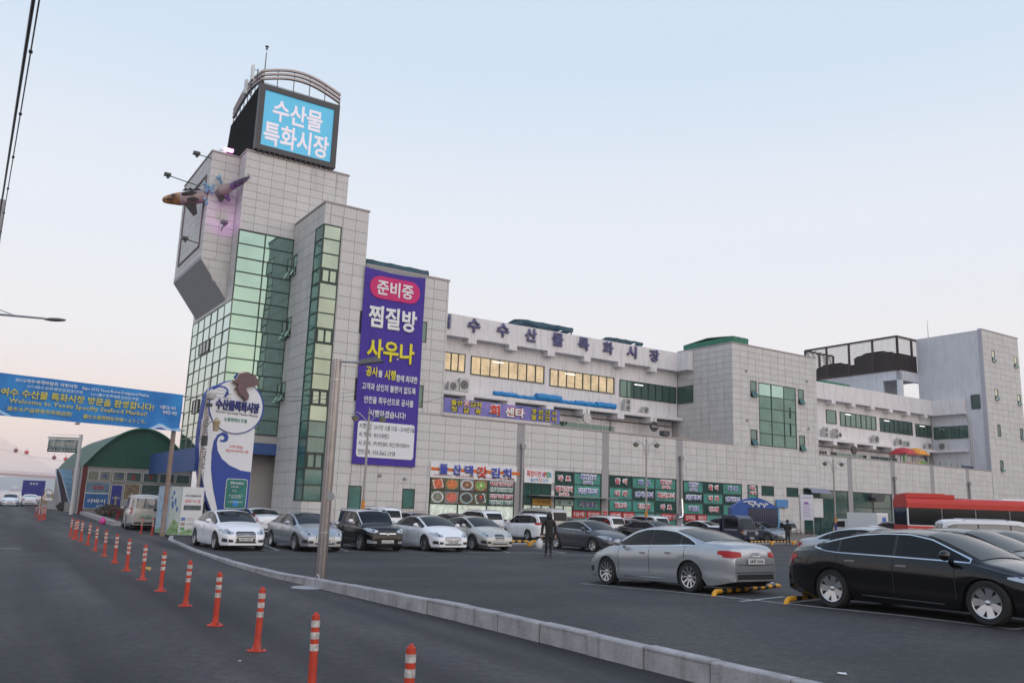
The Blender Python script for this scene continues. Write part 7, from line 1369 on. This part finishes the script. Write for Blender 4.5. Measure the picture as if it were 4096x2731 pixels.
barrier((4.44, 18.39), (6.76, 21.28), 'yellow and black wheel stop behind the lone silver saloon', r=.05, hgt=.085); barrier((5.5, 16.95), (7.07, 18.41), 'wheel stop whose yellow end shows at the rear wheel of the nearest black saloon', r=.05, hgt=.085)
A_ = Vector((-.8, 43.0, 0)); Bv = Vector((23.0, 64.0, 0)); nb = 11
for k in range(nb): barrier(A_.lerp(Bv, k / nb), A_.lerp(Bv, (k + .93) / nb), 'yellow and black low barrier ' + ['beside the pearl saloon', 'behind the walking man', 'left of the dark grey saloon', 'behind the dark grey saloon', 'right of the dark grey saloon', 'behind the black hatchback', 'left of the navy truck', 'at the navy truck', 'right of the navy truck', 'left of the standing dark figure', 'right of the standing dark figure'][k], r=.07, hgt=.22)
# central strip behind the barriers
mb = MB(); dA = (Bv - A_).normalized(); nA = Vector((-dA.y, dA.x, 0)); mb.grid(lambda i, j: (lambda p: (p.x, p.y, lot_z(p.x, p.y) + .10))(A_.lerp(Bv, i / 10) + nA * (.4 + 2.0 * j)), 10, 1); mb.grid(lambda i, j: (lambda p: (p.x, p.y, lot_z(p.x, p.y) + .10 * j))(A_.lerp(Bv, i / 10) + nA * .4), 10, 1); struct('median_strip', mb, conc)
# litter
for (x, y), lab, sz in (((-6.5, 24.07), 'crumpled white paper lying against the kerb', .12), ((6.75, 22.73), 'pale blue paper lying behind the lone silver saloon', .28), ((3.86, 10.01), 'tiny white scrap on the dark lot near the kerb', .05), ((-4.38, 20.49), 'white paper cone wedged in the kerb gap at the pole', .05), ((-3.24, 10.98), 'tiny white speck on the lane beside the bollards', .03)):
    z = .012 if 'lane' in lab or 'against' in lab else lot_z(x, y) + .01
    mb = MB(); random.seed(int(sz * 1000)); mb.grid(lambda i, j: ((i / 3 - .5) * sz * 2, (j / 2 - .5) * sz, z + random.uniform(0, sz * .35) + (.16 * (1 - abs(i / 3 - .5) * 2) if 'cone' in lab else 0)), 3, 2); tag(obj('litter', mb, mat('litter white', (.6, .62, .66), .8), None, loc=(x, y, 0)), lab, 'litter')
# dark roofed building and lamp at the right edge behind the tower end
t = thing('dark_house', 'dark gabled building edge at the far right beside the tiled tower', 'building', WP(78.5, -1.5, 0), RZ); mb = MB(); mb.prism([(0, 0, 0), (14, 0, 0), (14, 0, 8.6), (6, 0, 9.2), (0, 0, 6.6)], (0, 10, 0)); obj('wall', mb, mat('dark cladding', (.06, .065, .075), .6), t); mb = MB(); mb.prism([(-.8, -.5, 6.3), (6, -.5, 9.3), (6, -.5, 9.5), (-.8, -.5, 6.5)], (0, 11, 0)); obj('roof', mb, darkg, t)
t = thing('street_lamp', 'small lamp at the far right edge beside the dark gabled building', 'street lamp', WP(78.0, -3.0, 0)); mb = MB(); mb.tube([(0, 0, 0), (0, 0, 7.4)], .09); mb.tube([(0, 0, 6.9), (-.5, 0, 7.4), (-1.3, 0, 7.2)], .05); obj('pole', mb, steel, t); mb = MB(); mb.ball((0, 0, 7.6), .3, 10); mb.ball((-1.6, 0, 7.15), .35, 8, (1, .5, .3)); obj('lamp_head', mb, darkg, t)

# ---------------------------------------------------------------- people
def body(joints, edges, parent, name, m, root=0):
    me = bpy.data.meshes.new(name); me.from_pydata([j[:3] for j in joints], edges, []); o = bpy.data.objects.new(name, me); COL.objects.link(o)
    o.modifiers.new('s', 'SKIN'); sv = me.skin_vertices[0].data
    for i, j in enumerate(joints): sv[i].radius = (j[3], j[4] if len(j) > 4 else j[3])
    sv[root].use_root = True; o.modifiers.new('u', 'SUBSURF').levels = 2
    dg = bpy.context.evaluated_depsgraph_get(); m2 = bpy.data.meshes.new_from_object(o.evaluated_get(dg)); bpy.data.objects.remove(o)
    m2.materials.clear(); m2.materials.append(m); m2.polygons.foreach_set('use_smooth', [True] * len(m2.polygons)); q = bpy.data.objects.new(name, m2); COL.objects.link(q); q.parent = parent; return q
skin_m = mat('skin', (.42, .25, .18), .55); hair_m = mat('hair black', (.012, .010, .010), .6)
def hand(parent, p, d, m):   # a palm with four curled fingers and a thumb
    p, d = Vector(p), Vector(d).normalized(); s = d.cross(Vector((0, 1, 0))).normalized(); f = d.cross(s)
    J = [(*p, .026, .018), (*(p + d * .05), .036, .018), (*(p + d * .085), .034, .016)]; E = [(0, 1), (1, 2)]
    for k in range(4):
        q = p + d * .088 + s * (k - 1.5) * .019; l = (.032, .038, .036, .028)[k]; i = len(J)
        J += [(*q, .009), (*(q + d * l), .0085), (*(q + d * l * 1.5 + f * l * .7), .007)]; E += [(2, i), (i, i + 1), (i + 1, i + 2)]
    i = len(J); J += [(*(p + d * .03 + s * .032), .011), (*(p + d * .065 + s * .045 + f * .015), .009)]; E += [(1, i), (i, i + 1)]
    return body(J, E, parent, 'hand', m)
def head(parent, c, yaw, m, s=1.0):
    mb = MB(); c = Vector(c); n = 20; R_ = Matrix.Rotation(yaw, 3, 'Z')
    def F(i, j):
        b = pi * i / 14; a = 2 * pi * j / n; v = Vector((sin(b) * cos(a) * .076, sin(b) * sin(a) * .095, cos(b) * .118))
        if v.z < -.02: v.x *= 1 + v.z * 2.8; v.y = v.y * (1 + v.z * 1.5)
        if v.y < 0: # face side: brow, nose, mouth, chin
            nz = max(0, 1 - abs(v.x) / .018) * max(0, 1 - abs(v.z + .012) / .035); v.y -= .024 * nz; ez = max(0, 1 - abs(abs(v.x) - .032) / .016) * max(0, 1 - abs(v.z - .012) / .014); v.y += .010 * ez; v.y -= .006 * max(0, 1 - abs(v.z + .058) / .012) * max(0, 1 - abs(v.x) / .03)
        return tuple(c + R_ @ (v * s))
    mb.grid(F, 14, n); h = obj('head', mb, m, parent, smooth=True)
    for sx in (-1, 1): e = c + R_ @ Vector((sx * .077 * s, .005, -.005)); mb = MB(); mb.ball(tuple(e), .026 * s, 8, (.45, .8, 1.2)); obj('ear', mb, m, h, smooth=True); e = c + R_ @ Vector((sx * .030 * s, -.088 * s, .013 * s)); mb = MB(); mb.ball(tuple(e), .010 * s, 8); obj('eye', mb, hair_m, h, smooth=True)
    return h
def hair(parent, c, yaw, vol=1.0, m=hair_m):
    mb = MB(); c = Vector(c); R_ = Matrix.Rotation(yaw, 3, 'Z'); mb.grid(lambda i, j: tuple(c + R_ @ Vector((sin(pi * i / 14) * cos(2 * pi * j / 20) * .090 * vol, sin(pi * i / 14) * sin(2 * pi * j / 20) * .106 * vol + .014, cos(pi * i / 14) * .128 * vol + .012)) if True else c), 9, 20); return obj('hair', mb, m, parent, smooth=True)
coat = mat('black padded coat', (.014, .012, .012), .75, bump=.3, bscale=18); trous = mat('dark trousers', (.012, .012, .015), .8); shoe = mat('dark shoes', (.01, .01, .01), .5)
# man walking away across the lot with a white bag
px_, py_ = (1.78, 35.2); t = thing('person', 'person in a black hooded coat walking away with a white plastic bag', 'person', (px_, py_, lot_z(px_, py_)), .15)
body([(0, 0, .90, .16, .12), (0, 0, 1.10, .175, .125), (0, .01, 1.30, .20, .135), (0, .01, 1.42, .12, .09), (0, 0, 1.52, .055, .055), (-.20, .01, 1.39, .085), (-.27, .03, 1.14, .068), (-.29, -.02, .88, .052), (.20, .01, 1.39, .085), (.27, .0, 1.14, .068), (.29, .04, .90, .052), (0, 0, .72, .185, .14)], [(0, 1), (1, 2), (2, 3), (3, 4), (3, 5), (5, 6), (6, 7), (3, 8), (8, 9), (9, 10), (0, 11)], t, 'coat', coat)
body([(0, 0, .88, .12, .10), (-.09, 0, .80, .09), (-.10, -.06, .46, .065), (-.10, .05, .10, .045), (.09, 0, .80, .09), (.09, .08, .46, .065), (.09, -.04, .10, .045)], [(0, 1), (1, 2), (2, 3), (0, 4), (4, 5), (5, 6)], t, 'trousers', trous)
for x, y in ((-.10, .09), (.09, .0)): body([(x, y - .05, .055, .045), (x, y + .05, .045, .045, .04), (x, y + .15, .035, .038, .03)], [(0, 1), (1, 2)], t, 'shoe', shoe)
head(t, (0, .01, 1.63), pi, skin_m); hair(t, (0, .01, 1.645), pi, 1.08); mb = MB(); mb.grid(lambda i, j: (sin(pi * i / 12) * cos(2 * pi * j / 18) * .125, sin(pi * i / 12) * sin(2 * pi * j / 18) * .12 - .035, 1.60 + cos(pi * i / 12) * .145), 12, 18); obj('hood', mb, coat, t, smooth=True)
hand(t, (-.29, -.03, .87), (0, -.1, -1), skin_m); hand(t, (.29, .05, .88), (0, .1, -1), skin_m)
bg_ = thing('carrier_bag', 'white plastic carrier bag held by the walking person', 'bag', (px_ - .36, py_, lot_z(px_, py_))); mb = MB(); mb.grid(lambda i, j: ((.02 + .13 * sin(pi * i / 9 * .8)) * cos(2 * pi * j / 14) * (1 + .12 * sin(3 * j)), (.02 + .10 * sin(pi * i / 9 * .8)) * sin(2 * pi * j / 14), .74 - .42 * i / 9), 9, 14); obj('bag', mb, mat('white plastic bag', (.62, .62, .64), .45, var=.1, vscale=10), bg_, smooth=True)
# dark figure standing by the kiosk under a dark umbrella-like hood
px_, py_ = (20.19, 61.5); t = thing('person', 'person in black padded coat standing beside the kiosk, face turned down', 'person', (px_, py_, 0), 2.8)
body([(0, 0, .85, .18, .15), (0, 0, 1.10, .19, .15), (0, .01, 1.30, .21, .14), (0, .01, 1.41, .12, .09), (0, -.02, 1.50, .055, .055), (-.19, .01, 1.37, .085), (-.235, .0, 1.12, .07), (-.13, -.18, 1.02, .05), (.19, .01, 1.37, .085), (.235, .0, 1.12, .07), (.13, -.18, 1.02, .05), (0, 0, .60, .20, .16)], [(0, 1), (1, 2), (2, 3), (3, 4), (3, 5), (5, 6), (6, 7), (3, 8), (8, 9), (9, 10), (0, 11)], t, 'coat', coat)
body([(0, 0, .80, .12, .10), (-.09, 0, .72, .09), (-.10, 0, .42, .06), (-.10, .02, .10, .045), (.09, 0, .72, .09), (.10, -.02, .42, .06), (.10, 0, .10, .045)], [(0, 1), (1, 2), (2, 3), (0, 4), (4, 5), (5, 6)], t, 'trousers', trous)
for x in (-.10, .10): body([(x, .03, .055, .045), (x, -.05, .045, .045, .04), (x, -.14, .035, .038, .03)], [(0, 1), (1, 2)], t, 'shoe', shoe)
head(t, (0, -.03, 1.60), 0, skin_m); hair(t, (0, -.03, 1.615), 0, 1.25); hand(t, (-.12, -.20, 1.02), (.6, -.4, .1), skin_m); hand(t, (.12, -.20, 1.02), (-.6, -.4, .1), skin_m)
# woman bending by the hedge with a pink bag
px_, py_ = (-24.93, 55.0); t = thing('person', 'person in red trousers bending over at the end of the far hedge', 'person', (px_, py_, 0), .3)
dj = mat('dark maroon jacket', (.06, .02, .03), .8); rt = mat('deep red trousers', (.20, .01, .03), .8)
body([(.18, 0, .88, .15, .12), (.02, 0, .98, .15, .12), (-.20, 0, 1.02, .16, .12), (-.36, 0, 1.00, .11, .09), (-.46, 0, .97, .05), (-.32, -.18, .95, .075), (-.36, -.20, .70, .06), (-.40, -.14, .48, .045), (-.32, .18, .95, .075), (-.38, .20, .70, .06), (-.42, .12, .48, .045)], [(0, 1), (1, 2), (2, 3), (3, 4), (3, 5), (5, 6), (6, 7), (3, 8), (8, 9), (9, 10)], t, 'jacket', dj)
body([(.20, 0, .88, .14, .12), (.18, -.09, .80, .10), (.12, -.11, .45, .07), (.16, -.11, .10, .048), (.18, .09, .80, .10), (.06, .11, .45, .07), (.10, .11, .10, .048)], [(0, 1), (1, 2), (2, 3), (0, 4), (4, 5), (5, 6)], t, 'trousers', rt)
for x, y in ((.14, -.11), (.08, .11)): body([(x + .03, y, .055, .045), (x - .06, y, .045, .045, .04), (x - .14, y, .035, .038, .03)], [(0, 1), (1, 2)], t, 'shoe', shoe)
head(t, (-.56, 0, .93), -pi / 2, skin_m); hair(t, (-.56, 0, .945), -pi / 2, 1.15); hand(t, (-.40, -.14, .47), (-.1, 0, -1), skin_m); hand(t, (-.42, .12, .47), (-.1, 0, -1), skin_m)
pb = thing('pink_bag', 'bright pink bag standing on the road beside the bending person', 'bag', (px_ - .62, py_ - .35, 0)); mb = MB(); mb.grid(lambda i, j: ((.02 + .19 * sin(pi * i / 9 * .85)) * cos(2 * pi * j / 14) * (1 + .08 * sin(3 * j)), (.02 + .16 * sin(pi * i / 9 * .85)) * sin(2 * pi * j / 14), .48 - .48 * i / 9), 9, 14); obj('bag', mb, mat('pink bag', (.62, .06, .30), .5), pb, smooth=True)

# ---------------------------------------------------------------- sea haze
mb = MB(); mb.box((-4200, -600, -4.6), (900, 5000, 84)); hz_ = obj('haze', mb, None or darkg, None); hz_['kind'] = 'stuff'
hm_ = bpy.data.materials.new('haze air'); hm_.use_nodes = True; t_ = hm_.node_tree; t_.nodes.clear(); o_ = t_.nodes.new('ShaderNodeOutputMaterial'); v_ = t_.nodes.new('ShaderNodeVolumePrincipled'); v_.inputs['Density'].default_value = .00026; v_.inputs['Color'].default_value = (.99, .96, .97, 1); v_.inputs['Anisotropy'].default_value = .2; t_.links.new(v_.outputs[0], o_.inputs['Volume'])
hz_.data.materials.clear(); hz_.data.materials.append(hm_)
SC.cycles.volume_bounces = 1
